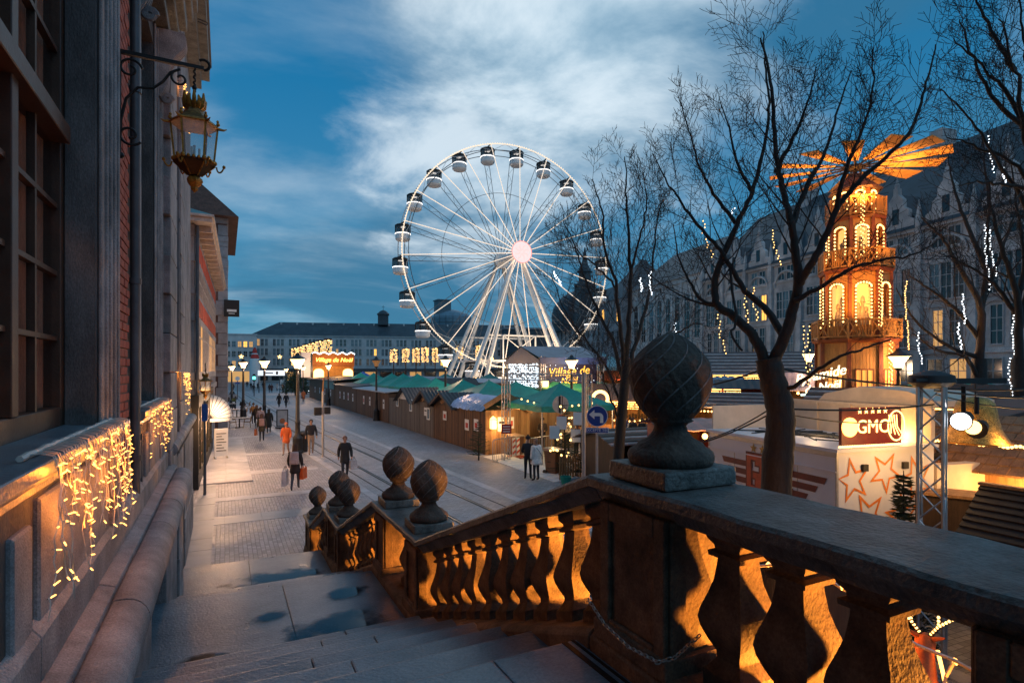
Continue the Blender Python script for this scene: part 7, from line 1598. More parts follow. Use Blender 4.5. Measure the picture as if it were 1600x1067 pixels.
def fir(px, d, top_py, w, lab, seed, name='fir_tree'):
    P = at(px, 578, d); h = EYE-(top_py-578)/889*d; t = thing(name, lab, 'fir tree', (P.x, P.y, 0)); q = random.Random(seed); tr = MB(); tr.cyl((0,0,0),(0,0,h), .045, .006, 6); tr.build('trunk', M['bark'], t); f = MB()
    nn = int((16 if d > 12 else 30)*h/2)
    for i in range(nn):
        z = .25+(h-.3)*i/nn; R_ = w*(1-i/nn)**.85+.05
        for k in range(6 if d > 12 else 9):
            a = q.uniform(0,6.28); d_ = Vector((math.cos(a), math.sin(a), q.uniform(-.1,.35))); L_ = R_*q.uniform(.7,1.1); b0 = Vector((0,0,z)); m = max(3, int(L_/.06))
            f.tube([b0, b0+d_*L_], .008, 3, cap=False)
            for j in range(1, m+1):
                p = b0+d_*(L_*j/m)
                for s in (-1, 1):
                    sd = Vector((-d_.y, d_.x, q.uniform(-.2,.5)))*s; e = p+d_*.05+sd*q.uniform(.05,.10); wv = Vector((0,0,.012)); f.add([p-wv, p+wv, e], [(0,1,2)]); 
    stuff(f.build('needles', mat('fir_needles', (0.018,0.035,0.018), .7, scale=3, bump=0, col2=(0.04,0.07,0.035)) if 'fir_needles' not in bpy.data.materials else bpy.data.materials['fir_needles'], t)); return t, h
fir(1412, 8.6, 735, .42, 'small unlit fir tree at the foot of the truss tower', 3)
t, h = fir(882, 23.5, 628, .75, 'decorated fir tree hung with white cards beside the truss gate', 5)
for i, (x, z, rz) in enumerate(((-.55,1.9,.3),(-.05,2.25,-.3),(.6,2.4,.2),(.65,1.7,-.4))):
    q = MB(); q.box(-.2,.2,-.62,-.6,-.26,.26); q.build('card', M['poster'], t, loc=(x,0,z), rz=yaw_to_cam(t.location)+rz*.4)
q = MB()
for i in range(26): a = rnd.uniform(0,6.28); z = rnd.uniform(.8,3.0); r = .75*(1-z/3.6)+.05; q.ball((r*math.cos(a), r*math.sin(a), z), .05, 5, 4)
stuff(q.build('baubles', M['bulb_gold'], t))
fir(925, 22.5, 690, .8, 'low dark evergreen behind the picket fence', 8); fir(900, 23.2, 700, .7, 'low dark evergreen beside the brown bin', 9); fir(955, 22, 698, .7, 'dark evergreen right of the turn left sign', 10); fir(748, 27.6, 655, .55, 'dark evergreen leaning on the near corner of the tarpaulin hut', 13)
fir(1460, 13.5, 700, .7, 'dark evergreen behind the truss tower', 14); fir(1475, 14.5, 690, .7, 'dark evergreen left of the bar', 15)
# ================================================================== street lamps
def lamp_posts():
    pt = M['post_paint']
    q = MB(); q.lathe([(.30,0),(.30,.12),(.26,.16),(.25,.75),(.27,.80),(.24,.86),(.17,.95),(.13,1.05),(.125,1.6),(.14,1.63),(.14,1.70),(.11,1.75),(.075,4.2),(.09,4.24),(.075,4.3),(.06,4.42),(.16,4.50),(.16,4.55)], 12); post = q.mesh('post', [pt], smooth=35)
    q = MB(); q.lathe([(.15,4.55),(.17,4.60),(.20,4.75),(.37,5.02),(.37,5.05),(.05,5.05)], 16); gw = q.mesh('lantern_glass', [glow('warm_white_lantern', (1.0,0.66,0.30), 2.4)], smooth=60)
    q = MB(); q.lathe([(.15,4.55),(.17,4.60),(.20,4.75),(.37,5.02),(.37,5.05),(.05,5.05)], 16); gu = q.mesh('lantern_glass', [glow('unlit_lantern', (0.30,0.14,0.05), 0.35)], smooth=60)
    q = MB(); q.lathe([(.44,5.04),(.45,5.07),(.36,5.12),(.16,5.24),(.10,5.30),(.09,5.36),(.02,5.40)], 16); hat = q.mesh('lamp_hat', [pt], smooth=40)
    L_ = [(465,30.0,1,'nearest lamp post, thick dark base with a bin beside it on the pavement',.98),(413,43,1,'second lamp post on the pavement, behind the walking people',1),(380,51,1,'third lamp post on the pavement, near the street corner',1),(473.5,88,1,'small far lamp post before the first low market hut',.95),(513,70,1,'lamp post standing before the far low brown hut',.98),(588,49.3,0,'unlit lamp post with thick dark base against the low huts',1.03),(696,43,1,'lit lamp post rising behind the corrugated hut roofs',1.02),(893,34,1,'lamp post before the stage banner',.98),(1263,38,1,'lamp post left of the neon sign',1.08),(1404,23.5,1,'lamp post at the right side of the wooden tower',.98),(447,105,1,'distant lamp post left of the bush',.9),(362,66,1,'distant lamp post at the corner beyond the brick house',.95)]
    for px, d, lit, lab, s in L_:
        P = at(px, 578, d); t = thing('street_lamp', lab, 'street lamp', (P.x, P.y, 0), 0, 'street lamps'); t.scale = (1, 1, s*1.0)
        obj('post', post, t); obj('lantern_glass', gw if lit else gu, t); obj('lamp_hat', hat, t)
        if lit: lamp('lamp_light', t, (0,-0.0,4.72) if False else (0.45,-0.3,4.7), 190 if d < 60 else 260, (1.0,0.62,0.38), .2)
    P = gnd(473,706); t = thing('litter_bin', 'dark litter bin beside the nearest lamp post', 'bin', P); q = MB(); q.lathe([(.24,0),(.26,.05),(.26,.9),(.30,.95),(.30,1.02),(.2,1.1),(.05,1.14)], 14); q.box(-.2,.2,-.28,-.255,.7,.86); q.build('body', M['post_paint'], t, smooth=35)
    P = gnd(504.5,713.5); t = thing('signal_pole', 'slim grey pole with two dark signal boxes and a small orange arm at its top', 'pole', P)
    q = MB(); q.tube([(0,0,0),(0,0,3.3)], .06, 10); q.build('pole', M['galv'], t, smooth=40); q = MB(); q.box(-.42,-.08,-.12,.12,2.1,2.5); q.box(.08,.36,-.12,.12,2.15,2.5); q.build('signal_box', M['black'], t, bevel=.02); q = MB(); q.tube([(0,0,3.3),(.03,0,3.95),(.3,0,3.97)], .03, 6); q.build('arm', M['bulb_gold'] if False else mat('orange_paint',(0.6,0.25,0.05),.5,bump=0), t)
lamp_posts()
# second gilt lantern on the half timbered house
wl = [o for o in COL.objects if o.name == 'wall_lantern'][0]
c2 = copy_tree(wl, None, (-0.62, 23.93, 1.62), R(-90), 'smaller looking far gilt lantern on the corner of the half timbered house'); lamp('lantern_light', c2, (.62,0,2.0), 30, (1.0,.5,.15), .1)
# ================================================================== light strings on the outside of the balustrade
def garland():
    t = thing('balustrade_garland', 'warm bulb garland hung along the outer side of the balustrade', 'string lights'); w = MB(); b = MB(); q = random.Random(3)
    y = 0.7; pts = []
    while y < 13.6: pts.append(Vector((2.30+q.uniform(-.03,.06), y, capz(y)-0.30-0.22*abs(math.sin(y*1.9))))); y += 0.10
    w.tube(pts, .007, 5)
    for i, p in enumerate(pts):
        if i % 2 == 0: d = Vector((q.uniform(.2,1), q.uniform(-1,1), q.uniform(-.6,.4))).normalized(); b.cyl(p, p+d*.05, .010, .008, 6)
        if i % 9 == 4:
            pp = [p.copy()]; 
            for k in range(9): pp.append(pp[-1]+Vector((q.uniform(-.02,.03), q.uniform(-.05,.05), -.07))); 
            w.tube(pp, .006, 4)
            for k in pp[2::2]: b.cyl(k, k+Vector((.03,q.uniform(-.04,.04),.01)), .010, .008, 6)
    w.build('cable', M['cable_white'], t); stuff(b.build('bulbs', M['bulb_warm'], t))
    # small flood lamps standing on brackets outside, washing the balusters
    for (x, y, z, p, dy) in ((2.68,0.80,2.95,300,.65),(2.62,1.42,2.85,150,.5),(2.68,2.52,2.75,330,.95),(2.62,3.9,2.2,210,.9),(2.58,5.1,1.8,130,.6),(2.58,7.42,1.7,210,.9),(2.55,8.9,1.2,130,.7),(2.52,11.4,.9,130,.8),(2.48,12.8,.55,60,.5),(2.42,6.15,1.85,70,.3)):
        f = MB(); f.box(-.05,.05,-.04,.04,-.04,.04); f.bar((0,0,0),(2.2-x,0,-.25),.02); hz = f.build('flood_lamp', M['black'], t, loc=(x, y, z))
        spot('flood_light', t, (x-.07, y+.06, z), p, (1.94, y+dy, z+.0), (1.0,0.33,0.04), 112, .04)
garland()
def reindeer():
    P = at(1428, 578, 5.6); t = thing('reindeer_decoration', 'orange lit reindeer decoration with bulb antlers standing beyond the balustrade', 'reindeer', (P.x, P.y, 0), R(-70)); t.scale = (.88,.88,.88)
    om = mat('orange_red_plush', (0.45,0.07,0.015), .7, scale=12, col2=(0.65,0.14,0.03))
    def sk(nodes, edges, name, m, parent): return skin_mesh(nodes, edges, name, [m])
    q = MB()
    q.tube([(0,-.75,1.0),(0,-.6,1.08),(0,-.2,1.06),(0,.3,1.08),(0,.55,1.12),(0,.68,1.3),(0,.76,1.55),(0,.82,1.66),(0,.98,1.64),(0,1.1,1.58)], [.08,.22,.26,.25,.22,.14,.10,.11,.075,.04], 12)
    for sx in (-1,1):
        q.tube([(sx*.13,.45,1.0),(sx*.13,.47,.62),(sx*.13,.44,.55),(sx*.13,.46,.06),(sx*.13,.5,0)], [.10,.055,.05,.035,.05], 8); q.tube([(sx*.14,-.6,1.0),(sx*.14,-.5,.72),(sx*.14,-.66,.5),(sx*.14,-.62,.06),(sx*.14,-.58,0)], [.13,.08,.05,.035,.05], 8)
        q.tube([(sx*.08,.8,1.72),(sx*.2,.76,1.78)], [.035,.012], 6)
    q.build('body', om, t, smooth=60)
    q = MB(); b = MB()
    for sx in (-1,1):
        A = [Vector((sx*.05,.82,1.75)), Vector((sx*.14,.76,1.9)), Vector((sx*.26,.72,2.02)), Vector((sx*.32,.74,2.2)), Vector((sx*.27,.8,2.34))]; q.tube(A, [.03,.026,.022,.018,.01], 6)
        br = [(A[1], A[1]+Vector((sx*-.02,.16,.12))), (A[2], A[2]+Vector((sx*.16,.05,.10))), (A[3], A[3]+Vector((sx*.14,.06,.12))), (A[3], A[3]+Vector((sx*-.06,.14,.08)))]
        for s, e in br: q.tube([s, e], [.018,.008], 5)
        for s, e in list(zip(A, A[1:]))+br:
            for k in range(4): b.ball(s.lerp(e, (k+.5)/4)+Vector((0,-.02,.01)), .018, 5, 4)
    q.build('antlers', M['wood_dark'], t, smooth=60); stuff(b.build('bulbs', M['bulb_gold'], t))
    b = MB(); b.tube([(.27,-.6,1.15),(.29,-.1,1.2),(.28,.4,1.15),(.2,.62,1.4),(.13,.75,1.62)], .02, 6); b.tube([(-.27,-.6,1.15),(-.29,-.1,1.2),(-.28,.4,1.15),(-.2,.62,1.4)], .02, 6); b.tube([(.28,-.1,1.2),(.2,-.3,.8),(.18,-.58,.5),(.18,-.62,.1)], .018, 6); b.build('light_tube', M['bulb_warm'], t)
    lamp('deer_light', t, (-.9,.6,1.7), 30, (1.0,.36,.05), .1)
reindeer()
# ================================================================== people
def skin_objs(specs):
    """grow one continuous surface over each skeleton"""
    obs = []
    for name, nodes, edges, sub in specs:
        me = bpy.data.meshes.new(name); me.from_pydata([n[0] for n in nodes], edges, []); o = bpy.data.objects.new(name, me); COL.objects.link(o)
        md = o.modifiers.new('skin', 'SKIN'); md.use_smooth_shade = True; sd = me.skin_vertices[0].data
        for i, n in enumerate(nodes): r = n[1]; sd[i].radius = r if isinstance(r, tuple) else (r, r); sd[i].use_root = (i == 0)
        s = o.modifiers.new('sub', 'SUBSURF'); s.levels = sub; s.render_levels = sub; obs.append(o)
    dg = bpy.context.evaluated_depsgraph_get(); out = []
    for o in obs: me = bpy.data.meshes.new_from_object(o.evaluated_get(dg)); me.name = o.name; out.append(me)
    for o in obs: bpy.data.objects.remove(o)
    return out
def pose(kind, bag=False):
    N = []; E = []
    def nd(p, r, par=None):
        N.append((Vector(p), r)); 
        if par is not None: E.append((par, len(N)-1))
        return len(N)-1
    dz = -0.47 if kind == 'sit' else 0.0
    hip = nd((0,0,.95+dz), (.13,.11)); sp = nd((0,0,1.13+dz), (.125,.10), hip); ch = nd((0,.01,1.33+dz), (.15,.11), sp); nk = nd((0,.02,1.49+dz), .05, ch); hb = nd((0,.035,1.575+dz), (.062,.075), nk); hm = nd((0,.04,1.655+dz), (.074,.09), hb); nd((0,.03,1.735+dz), (.05,.06), hm); nd((0,.135,1.625+dz), .014, hm)
    hands = []
    for s in (-1, 1):
        sh = nd((s*.17,0,1.42+dz), .06, ch)
        if kind in ('walk','coatwalk'): el, wr = (s*.24,-.05*s-.02,1.15), (s*.25,.10-.12*s,.92)
        elif kind == 'sit': el, wr = (s*.23,.02,1.17+dz), (s*.13,.28,1.08+dz)
        elif kind == 'talk': el, wr = (s*.24,.0,1.15), (s*.16,.22,1.08)
        else: el, wr = (s*.23,-.02,1.15), (s*.24,.04,.90)
        e = nd(el, .043, sh); w = nd(wr, .030, e); d = (Vector(wr)-Vector(el)).normalized(); hnd = Vector(wr)+d*.08; h = nd(hnd, (.032,.022), w); hands.append(Vector(hnd))
        x = Vector((0,1,0))-d*d.y; x = x.normalized() if x.length > .1 else Vector((0,0,1))
        for k, l in ((-.024,.075),(-.008,.088),(.008,.084),(.024,.068)): nd(hnd+x*k+d*l*.6, .009, h)
        nd(hnd+x*.04+d*.02, .010, w)
    for s in (-1, 1):
        hj = nd((s*.09,0,.90+dz), .095, hip)
        if kind in ('walk','coatwalk'):
            if s > 0: kn, an, to = (.09,.17,.51), (.09,.24,.10), (.10,.39,.06)
            else: kn, an, to = (-.09,.0,.49), (-.09,-.27,.17), (-.09,-.19,.04)
        elif kind == 'sit': kn, an, to = (s*.11,.42,.47), (s*.11,.40,.09), (s*.12,.55,.04)
        else: kn, an, to = (s*.10,.02,.50), (s*.11,-.01,.09), (s*.14,.14,.04)
        k = nd(kn, .062, hj); a = nd(an, .045, k); nd(to, (.045,.03), a)
    return N, E, hands, dz
def coat(kind, hem, puff, dz=0.0):
    N = []; E = []
    def nd(p, r, par=None):
        N.append((Vector(p), r)); 
        if par is not None: E.append((par, len(N)-1))
        return len(N)-1
    ch = nd((0,.005,1.32+dz), (.185*puff,.15*puff)); nk = nd((0,.015,1.47+dz), .085, ch); wa = nd((0,0,1.10+dz), (.175*puff,.145*puff), ch)
    if kind == 'sit': nd((0,.02,.93+dz), (.19*puff,.17*puff), wa)
    else:
        h1 = nd((0,0,.93), (.18*puff,.15*puff), wa)
        if hem < .85: h2 = nd((0,0,(.93+hem)/2), (.20*puff,.18*puff), h1); nd((0,0,hem), (.22*puff,.21*puff), h2)
    for s in (-1, 1):
        sh = nd((s*.175,0,1.42+dz), .078*puff, ch)
        if kind in ('walk','coatwalk'): el, wr = (s*.245,-.05*s-.02,1.15), (s*.25,.09-.12*s,.94)
        elif kind == 'sit': el, wr = (s*.235,.02,1.17+dz), (s*.14,.26,1.09+dz)
        elif kind == 'talk': el, wr = (s*.245,.0,1.15), (s*.17,.20,1.09)
        else: el, wr = (s*.235,-.02,1.15), (s*.24,.035,.92)
        e = nd(el, .064*puff, sh); nd(wr, .052*puff, e)
    return N, E
def make_people():
    kinds = ['walk', 'stand', 'talk', 'sit']; specs = []; info = {}
    for k in kinds: N, E, hands, dz = pose(k); info[k] = (hands, dz); specs.append(('body', N, E, 2))
    coats = [('walk',.86,1.0),('walk',.62,1.05),('stand',.86,1.0),('stand',.38,1.05),('walk',.38,1.08),('talk',.86,1.02),('sit',.9,1.0),('stand',.66,1.38)]
    for k, h, p in coats: N, E = coat(k, h, p, info[k][1]); specs.append(('coat', N, E, 2))
    ms = skin_objs(specs); bodies = {}; cm = {}
    for k, me in zip(kinds, ms[:4]):
        hands, dz = info[k]
        for nm in ('skin','trousers','shoe'): me.materials.append(M['black'])
        idx = []
        for p in me.polygons:
            c = p.center; 
            if c.z > 1.50+dz or any((c-h).length < .085 for h in hands): idx.append(0)
            elif c.z < .10: idx.append(2)
            else: idx.append(1)
        me.polygons.foreach_set('material_index', idx); bodies[k] = me
    for (k, h, p), me in zip(coats, ms[4:]): me.materials.append(M['black']); cm[(k, h)] = me
    hair = {}
    for k in kinds:
        dz = info[k][1]
        q = MB(); q.ball((0,.015,1.67+dz), .108, 12, 8, (.88,.98,1.0)); q.v = [(x, y if z > 1.70+dz or y < .04 else .04, z) for x, y, z in q.v]; hair[(k,'short')] = q.mesh('hair', [M['black']], smooth=80)
        q = MB(); q.tube([(0,.02,1.765+dz),(0,.005,1.74+dz),(0,-.01,1.68+dz),(0,-.04,1.58+dz),(0,-.07,1.45+dz),(0,-.09,1.33+dz)], [.03,.085,.105,.10,.10,.06], 12); hair[(k,'long')] = q.mesh('hair', [M['black']], smooth=80)
        q = MB(); q.lathe([(.102,1.655),(.108,1.67),(.108,1.72),(.09,1.765),(.05,1.79),(.03,1.80),(.035,1.83),(.02,1.85)], 12, (0,.035,dz)); hair[(k,'hat')] = q.mesh('knit_hat', [M['black']], smooth=60)
    cache = {}
    def m(c, rough=.75):
        key = tuple(c)
        if key not in cache: cache[key] = mat('cloth', c, rough, var=.2, scale=14, bump=.25, bscale=60)
        return cache[key]
    sk = m((.40,.22,.15), .55)
    def person(lab, loc, rz, kind='walk', hem=.86, cc=(.02,.02,.025), tc=(.03,.035,.05), hs='short', hc=(.03,.018,.01), h=1.75, group=None, shoe=(.02,.015,.012)):
        t = thing('person', lab, 'person', loc, rz, group); s = h/1.78; t.scale = (s, s, s)
        def part(nm, me, mats):
            o = obj(nm, me, t)
            for i, mm in enumerate(mats): o.material_slots[i].link = 'OBJECT'; o.material_slots[i].material = mm
        part('body', bodies[kind], [sk, m(tc), m(shoe)]); part('coat', cm[(kind, hem)], [m(cc)]); part('knit_hat' if hs == 'hat' else 'hair', hair[(kind, hs)], [m(hc)]); return t
    def bag(lab, loc, rz, c, w=.36, h=.42, dd=.14, zb=.3):
        t = thing('shopping_bag', lab, 'bag', (loc[0], loc[1], zb), rz, None); q = MB(); q.hexa([(-w/2,-dd/2,0),(w/2,-dd/2,0),(w/2,dd/2,0),(-w/2,dd/2,0)],[(-w/2*1.02,-dd/2*.8,h),(w/2*1.02,-dd/2*.8,h),(w/2*1.02,dd/2*.8,h),(-w/2*1.02,dd/2*.8,h)]); q.build('bag', m(c, .45), t, bevel=.012)
        for s in (-1, 1): q = MB(); q.tube([(-w*.25,s*dd*.3,h),(-w*.12,s*dd*.1,h+.13),(w*.12,s*dd*.1,h+.13),(w*.25,s*dd*.3,h)], .008, 5); q.build('handle', m((.05,.05,.05)), t)
    def pack(lab, P, rz, c, s=1.0):
        t = thing('backpack', lab, 'backpack', P, rz); q = MB(); q.hexa([(-.16*s,-.31,.98),(.16*s,-.31,.98),(.17*s,-.14,.98),(-.17*s,-.14,.98)],[(-.14*s,-.28,1.42),(.14*s,-.28,1.42),(.15*s,-.14,1.44),(-.15*s,-.14,1.44)]); q.build('pack', m(c), t, bevel=.05, seg=3); q = MB(); q.box(-.11*s,.11*s,-.35,-.30,1.02,1.2); q.build('front_pocket', m(c), t, bevel=.02)
    away, toward = R(-6), R(180)
    # the five nearest walkers
    P = gnd(461,766); person('woman in black coat with long hair carrying a white and an orange bag, walking away', P, R(-14), 'walk', .62, (.016,.016,.02), (.05,.07,.10), 'long', (.05,.022,.012), 1.70)
    pack('pale grey backpack on the woman with the white and orange bags', P, R(-14), (.40,.34,.36)); bag('large white shopping bag in the left hand of the woman walking away', (P.x-.34, P.y-.02), R(70), (.55,.54,.58), .42, .55, .16, .22); bag('orange shopping bag in the right hand of the woman walking away', (P.x+.30, P.y+.12), R(60), (.60,.10,.015), .38, .42, .14, .38)
    P = gnd(539,749); person('bald man in black parka walking towards the stairs with a white plastic bag', P, R(172), 'walk', .62, (.016,.018,.022), (.025,.03,.045), 'short', (.20,.11,.08), 1.76); bag('white plastic bag carried by the man in black parka', (P.x+.30, P.y-.10), R(20), (.55,.55,.57), .30, .36, .18, .42)
    P = gnd(486,710); person('man in short navy jacket and beige trousers standing right of the lamp post', P, R(176), 'walk', .86, (.012,.016,.03), (.30,.22,.17), 'short', (.03,.02,.015), 1.84, shoe=(.16,.06,.03))
    P = gnd(447,711); person('person in bright orange hooded coat left of the nearest lamp post', P, R(165), 'walk', .62, (.60,.11,.02), (.35,.24,.20), 'short', (.45,.10,.03), 1.70)
    P = gnd(409,690); person('person in olive coat with a pink backpack walking away past the cafe tables', P, R(-4), 'walk', .62, (.055,.045,.028), (.025,.03,.04), 'long', (.09,.04,.025), 1.72); pack('dusty pink backpack on the person in the olive coat', P, R(-4), (.34,.20,.19)); bag('orange bag held by the person in the olive coat', (P.x-.33,P.y), R(70), (.5,.12,.03), .3, .4, .12, .4)
    P = gnd(420,677); person('woman in long black coat walking beside the olive coat', P, R(-4), 'walk', .38, (.012,.012,.014), (.03,.03,.03), 'long', (.02,.014,.01), 1.70)
    P = gnd(407,672); person('person in pale pink jacket in the group ahead of the olive coat', P, R(-4), 'walk', .86, (.52,.33,.30), (.03,.03,.04), 'short', (.06,.03,.02), 1.70)
    P = gnd(401,666); person('person in dark brown coat ahead of the pale pink jacket', P, R(0), 'walk', .62, (.04,.025,.02), (.02,.02,.03), 'long', (.08,.04,.02), 1.68)
    P = gnd(396,662); person('person in ochre jacket leading the group at the cafe tables', P, R(0), 'walk', .86, (.30,.13,.03), (.02,.02,.03), 'hat', (.12,.05,.02), 1.68)
    P = gnd(436,636.5); person('person in long flaring dark coat walking on the tram tracks', P, R(10), 'walk', .38, (.014,.012,.014), (.02,.02,.02), 'long', (.03,.02,.015), 1.66)
    P = gnd(447,637.5); person('person in dark jacket beside the flaring coat, small white bag in hand', P, R(10), 'walk', .62, (.014,.014,.018), (.02,.02,.025), 'short', (.03,.02,.015), 1.76); bag('tiny white bag of the couple on the tram tracks', (P.x+.3,P.y), 0, (.5,.5,.5), .26, .3, .1, .4)
    # couple at the ramp
    P = gnd(825,749); person('man in dark clothes and cap standing with the woman in the white poncho', P, R(-30), 'talk', .86, (.02,.018,.022), (.015,.016,.02), 'hat', (.03,.022,.02), 1.74)
    P = gnd(838,751); person('woman in cream white poncho at the access ramp', P, R(12), 'stand', .66, (.86,.80,.76), (.03,.03,.04), 'short', (.34,.2,.14), 1.68)
    t = thing('bag_strap', 'thin dark shoulder strap crossing the white poncho', 'strap', P, R(12)); q = MB(); q.tube([(-.15,-.19,1.33),(-.02,-.215,1.18),(.12,-.215,.98),(.17,-.19,.86)], .010, 5); q.build('strap', m((.03,.02,.02)), t)
    P = gnd(900,716); person('person in black jacket just inside the market entrance behind the decorated fir', P, R(200), 'stand', .86, (.015,.014,.016), (.02,.02,.025), 'hat', (.03,.03,.03), 1.76)
    for px, d, c, lab in ((868,29,(.03,.02,.02),'person in dark coat under the nearest green tent'),(886,30,(.35,.30,.27),'person in pale coat under the nearest green tent'),(848,31,(.05,.03,.03),'person in brown coat at the stall behind the barrier'),(908,28,(.02,.02,.03),'person in black coat left of the right gate post'),(836,33,(.10,.03,.03),'person in dark red coat deep inside the market')):
        P = at(px, 578, d); person(lab, (P.x,P.y,0), R(rnd.uniform(100,260)), 'talk', .86, c, (.02,.02,.03), rnd.choice(('short','hat','long')), (.04,.025,.015), rnd.uniform(1.64,1.82), 'people at the market stalls')
    # distant walkers
    far = [(364,613,'walker in dark jacket alone at the street corner'),(392,609,'dark walker left of the traffic light'),(396,614,'dark walker nearer than the others under the traffic light'),(403,609,'dark figure right of the traffic light'),(421,613.5,'left one of two dark walkers before the white board'),(424.5,613.5,'right one of two dark walkers before the white board'),(433,611,'walker in pale coat with red front'),(442,612,'walker in orange jacket beside the slim sign'),(456,612,'dark walker before the bush'),(411,608,'dark figure behind the second lamp post'),(386,606,'far dark figure near the red figure'),(450,606,'far dark figure left of the bush'),(474,628,'walker in dark orange coat beside the far lamp post')]
    for i, (px, py, lab) in enumerate(far):
        c = (.5,.42,.4) if 'pale' in lab else (.5,.12,.03) if 'orange' in lab else (.018+.01*(i%3),.016,.02)
        person(lab, gnd(px,py), R(rnd.choice((0,180,20,160))), 'walk', rnd.choice((.86,.62,.38)), c, (.02,.02,.03), rnd.choice(('short','long','hat')), (.03,.02,.015), rnd.uniform(1.64,1.82), 'distant walkers on the street')
    # people at the stalls
    mk = [(977,33,(.04,.06,.14),'person in blue jacket at the lit wreath stall'),(984,32,(.5,.5,.5),'person in white jacket at the lit wreath stall'),(989,31.5,(.03,.03,.03),'person in dark jacket behind the slim trunk'),(1003,31,(.02,.02,.02),'person in black right of the white jacket at the stall'),(1013,31,(.25,.2,.18),'person half hidden by the big finial foot'),(1083,26,(.02,.02,.02),'dark person right of the big finial before the pink roof'),(1090,25.5,(.06,.03,.02),'second dark person right of the big finial')]
    for px, d, c, lab in mk: P = at(px, 578, d); person(lab, (P.x,P.y,0), R(rnd.uniform(100,260)), 'talk', .86, c, (.02,.02,.03), rnd.choice(('short','hat')), (.03,.02,.015), rnd.uniform(1.66,1.84), 'people at the market stalls')
    for px, d, z, lab in ((1546,13.0,1.05,'person in black cap leaning at the bar counter'),(1558,12.8,1.0,'person in black beanie facing left at the bar'),(1590,12.6,.95,'person at the right end of the bar'),(1464,11.5,1.0,'dark person behind the lighting truss')):
        P = at(px, 578, d); person(lab, (P.x,P.y,z-.05), R(rnd.uniform(90,200)), 'talk', .86, (.014,.013,.014), (.02,.02,.02), 'hat', (.02,.018,.018), 1.75, 'people at the bar')
    P0 = at(1552, 578, 12.8); fl = thing('bar_platform', 'dark raised timber platform under the bar guests', 'platform', (P0.x,P0.y,0), yaw_to_cam(P0)); q = MB(); q.box(-2.8,2.2,-.8,.9,0,.94); q.build('deck', M['wood_dark'], fl)
    # cafe tables
    cw = mat('wicker', (.20,.10,.04), .7, scale=40, bump=.5, col2=(.36,.2,.09)); tw = mat('pale_table_top', (.5,.44,.42), .5)
    def table(px, py, lab):
        t = thing('cafe_table', lab, 'table', gnd(px,py), 0, 'cafe tables'); q = MB()
        for i in range(6): q.box(-.6,.6,-.4+i*.135,-.4+i*.135+.12,.72,.75)
        q.build('top', tw, t); q = MB(); q.cyl((0,0,.03),(0,0,.72),.05,n=8); q.box(-.3,.3,-.3,.3,0,.04); q.build('pedestal', M['black'], t)
    def chair(px, py, rz, lab):
        t = thing('cafe_chair', lab, 'chair', gnd(px,py), rz, 'cafe chairs'); q = MB(); q.box(-.24,.24,-.24,.24,.42,.46); q.build('seat', cw, t, bevel=.01); q = MB(); q.tube([(-.24,-.24,.45),(-.25,-.28,.78),(-.12,-.32,.88),(.12,-.32,.88),(.25,-.28,.78),(.24,-.24,.45)], .03, 6); q.box(-.22,.22,-.30,-.27,.5,.84); q.tube([(-.25,-.28,.68),(-.28,.15,.68),(-.24,.2,.45)],.022,5); q.tube([(.25,-.28,.68),(.28,.15,.68),(.24,.2,.45)],.022,5); q.build('backrest', cw, t)
        for sx in (-1,1):
            for sy in (-1,1): q = MB(); q.tube([(sx*.2,sy*.2,.43),(sx*.24,sy*.24,0)], .018, 5); q.build('leg', cw, t)
    table(374,668,'nearest cafe table with slatted pale top'); chair(364,669,R(-90),'wicker chair left of the nearest cafe table'); chair(386,668,R(90),'wicker chair right of the nearest cafe table')
    table(370,652,'second cafe table, behind the nearest one'); chair(381,651,R(90),'wicker chair right of the second cafe table'); chair(360,653,R(-90),'wicker chair left of the second cafe table'); table(368,641,'farthest cafe table with a potted plant'); chair(386,640,R(80),'wicker chair by the farthest cafe table')
    P = gnd(365,640); person('seated person in black at the farthest cafe table', P+Vector((0,.55,0)), R(180), 'sit', .9, (.015,.015,.018), (.02,.02,.03), 'short', (.03,.02,.015), 1.76); P = gnd(379,643); person('seated person in dark brown coat with back turned at the cafe', P, R(5), 'sit', .9, (.03,.018,.012), (.02,.02,.02), 'short', (.05,.03,.02), 1.85)
    P = gnd(365,641); t = thing('potted_plant', 'small potted plant on the farthest cafe table', 'plant', (P.x,P.y,.75)); q = MB(); q.lathe([(.1,0),(.14,.18)], 8); q.build('pot', M['poster'], t); q = MB()
    for i in range(50): a = rnd.uniform(0,6.28); r = rnd.uniform(.03,.2); q.add([(r*math.cos(a),r*math.sin(a),.2+rnd.uniform(0,.3)) , (r*math.cos(a)+.06,r*math.sin(a),.24+rnd.uniform(0,.3)), (r*math.cos(a),r*math.sin(a)+.06,.3+rnd.uniform(0,.3))], [(0,1,2)])
    stuff(q.build('foliage', mat('yellow_green_leaf',(.2,.2,.03),.6), t))
    # A-board
    P = gnd(441,669); t = thing('poster_stand', 'black framed pavement poster stand between the lamp posts', 'sign', P, R(12)); q = MB(); q.box(-.42,-.36,-.04,.04,.15,1.4); q.box(.36,.42,-.04,.04,.15,1.4); q.box(-.36,.36,-.04,.04,1.34,1.4); q.box(-.36,.36,-.04,.04,.15,.21); q.box(-.45,.45,-.22,.22,.0,.1); q.build('frame', M['black'], t); q = MB(); q.box(-.36,.36,-.01,.01,.21,1.34); p = q.build('poster', mat('grey_photo_poster',(.30,.30,.32),.5,scale=3,bump=0,col2=(.5,.48,.47)), t); q = MB(); q.tube([(0,-.02,.55),(0,-.014,.55)], .2, 14); q.build('print', mat('orange_brown_print',(.4,.13,.05),.5,bump=0), p)
make_people()
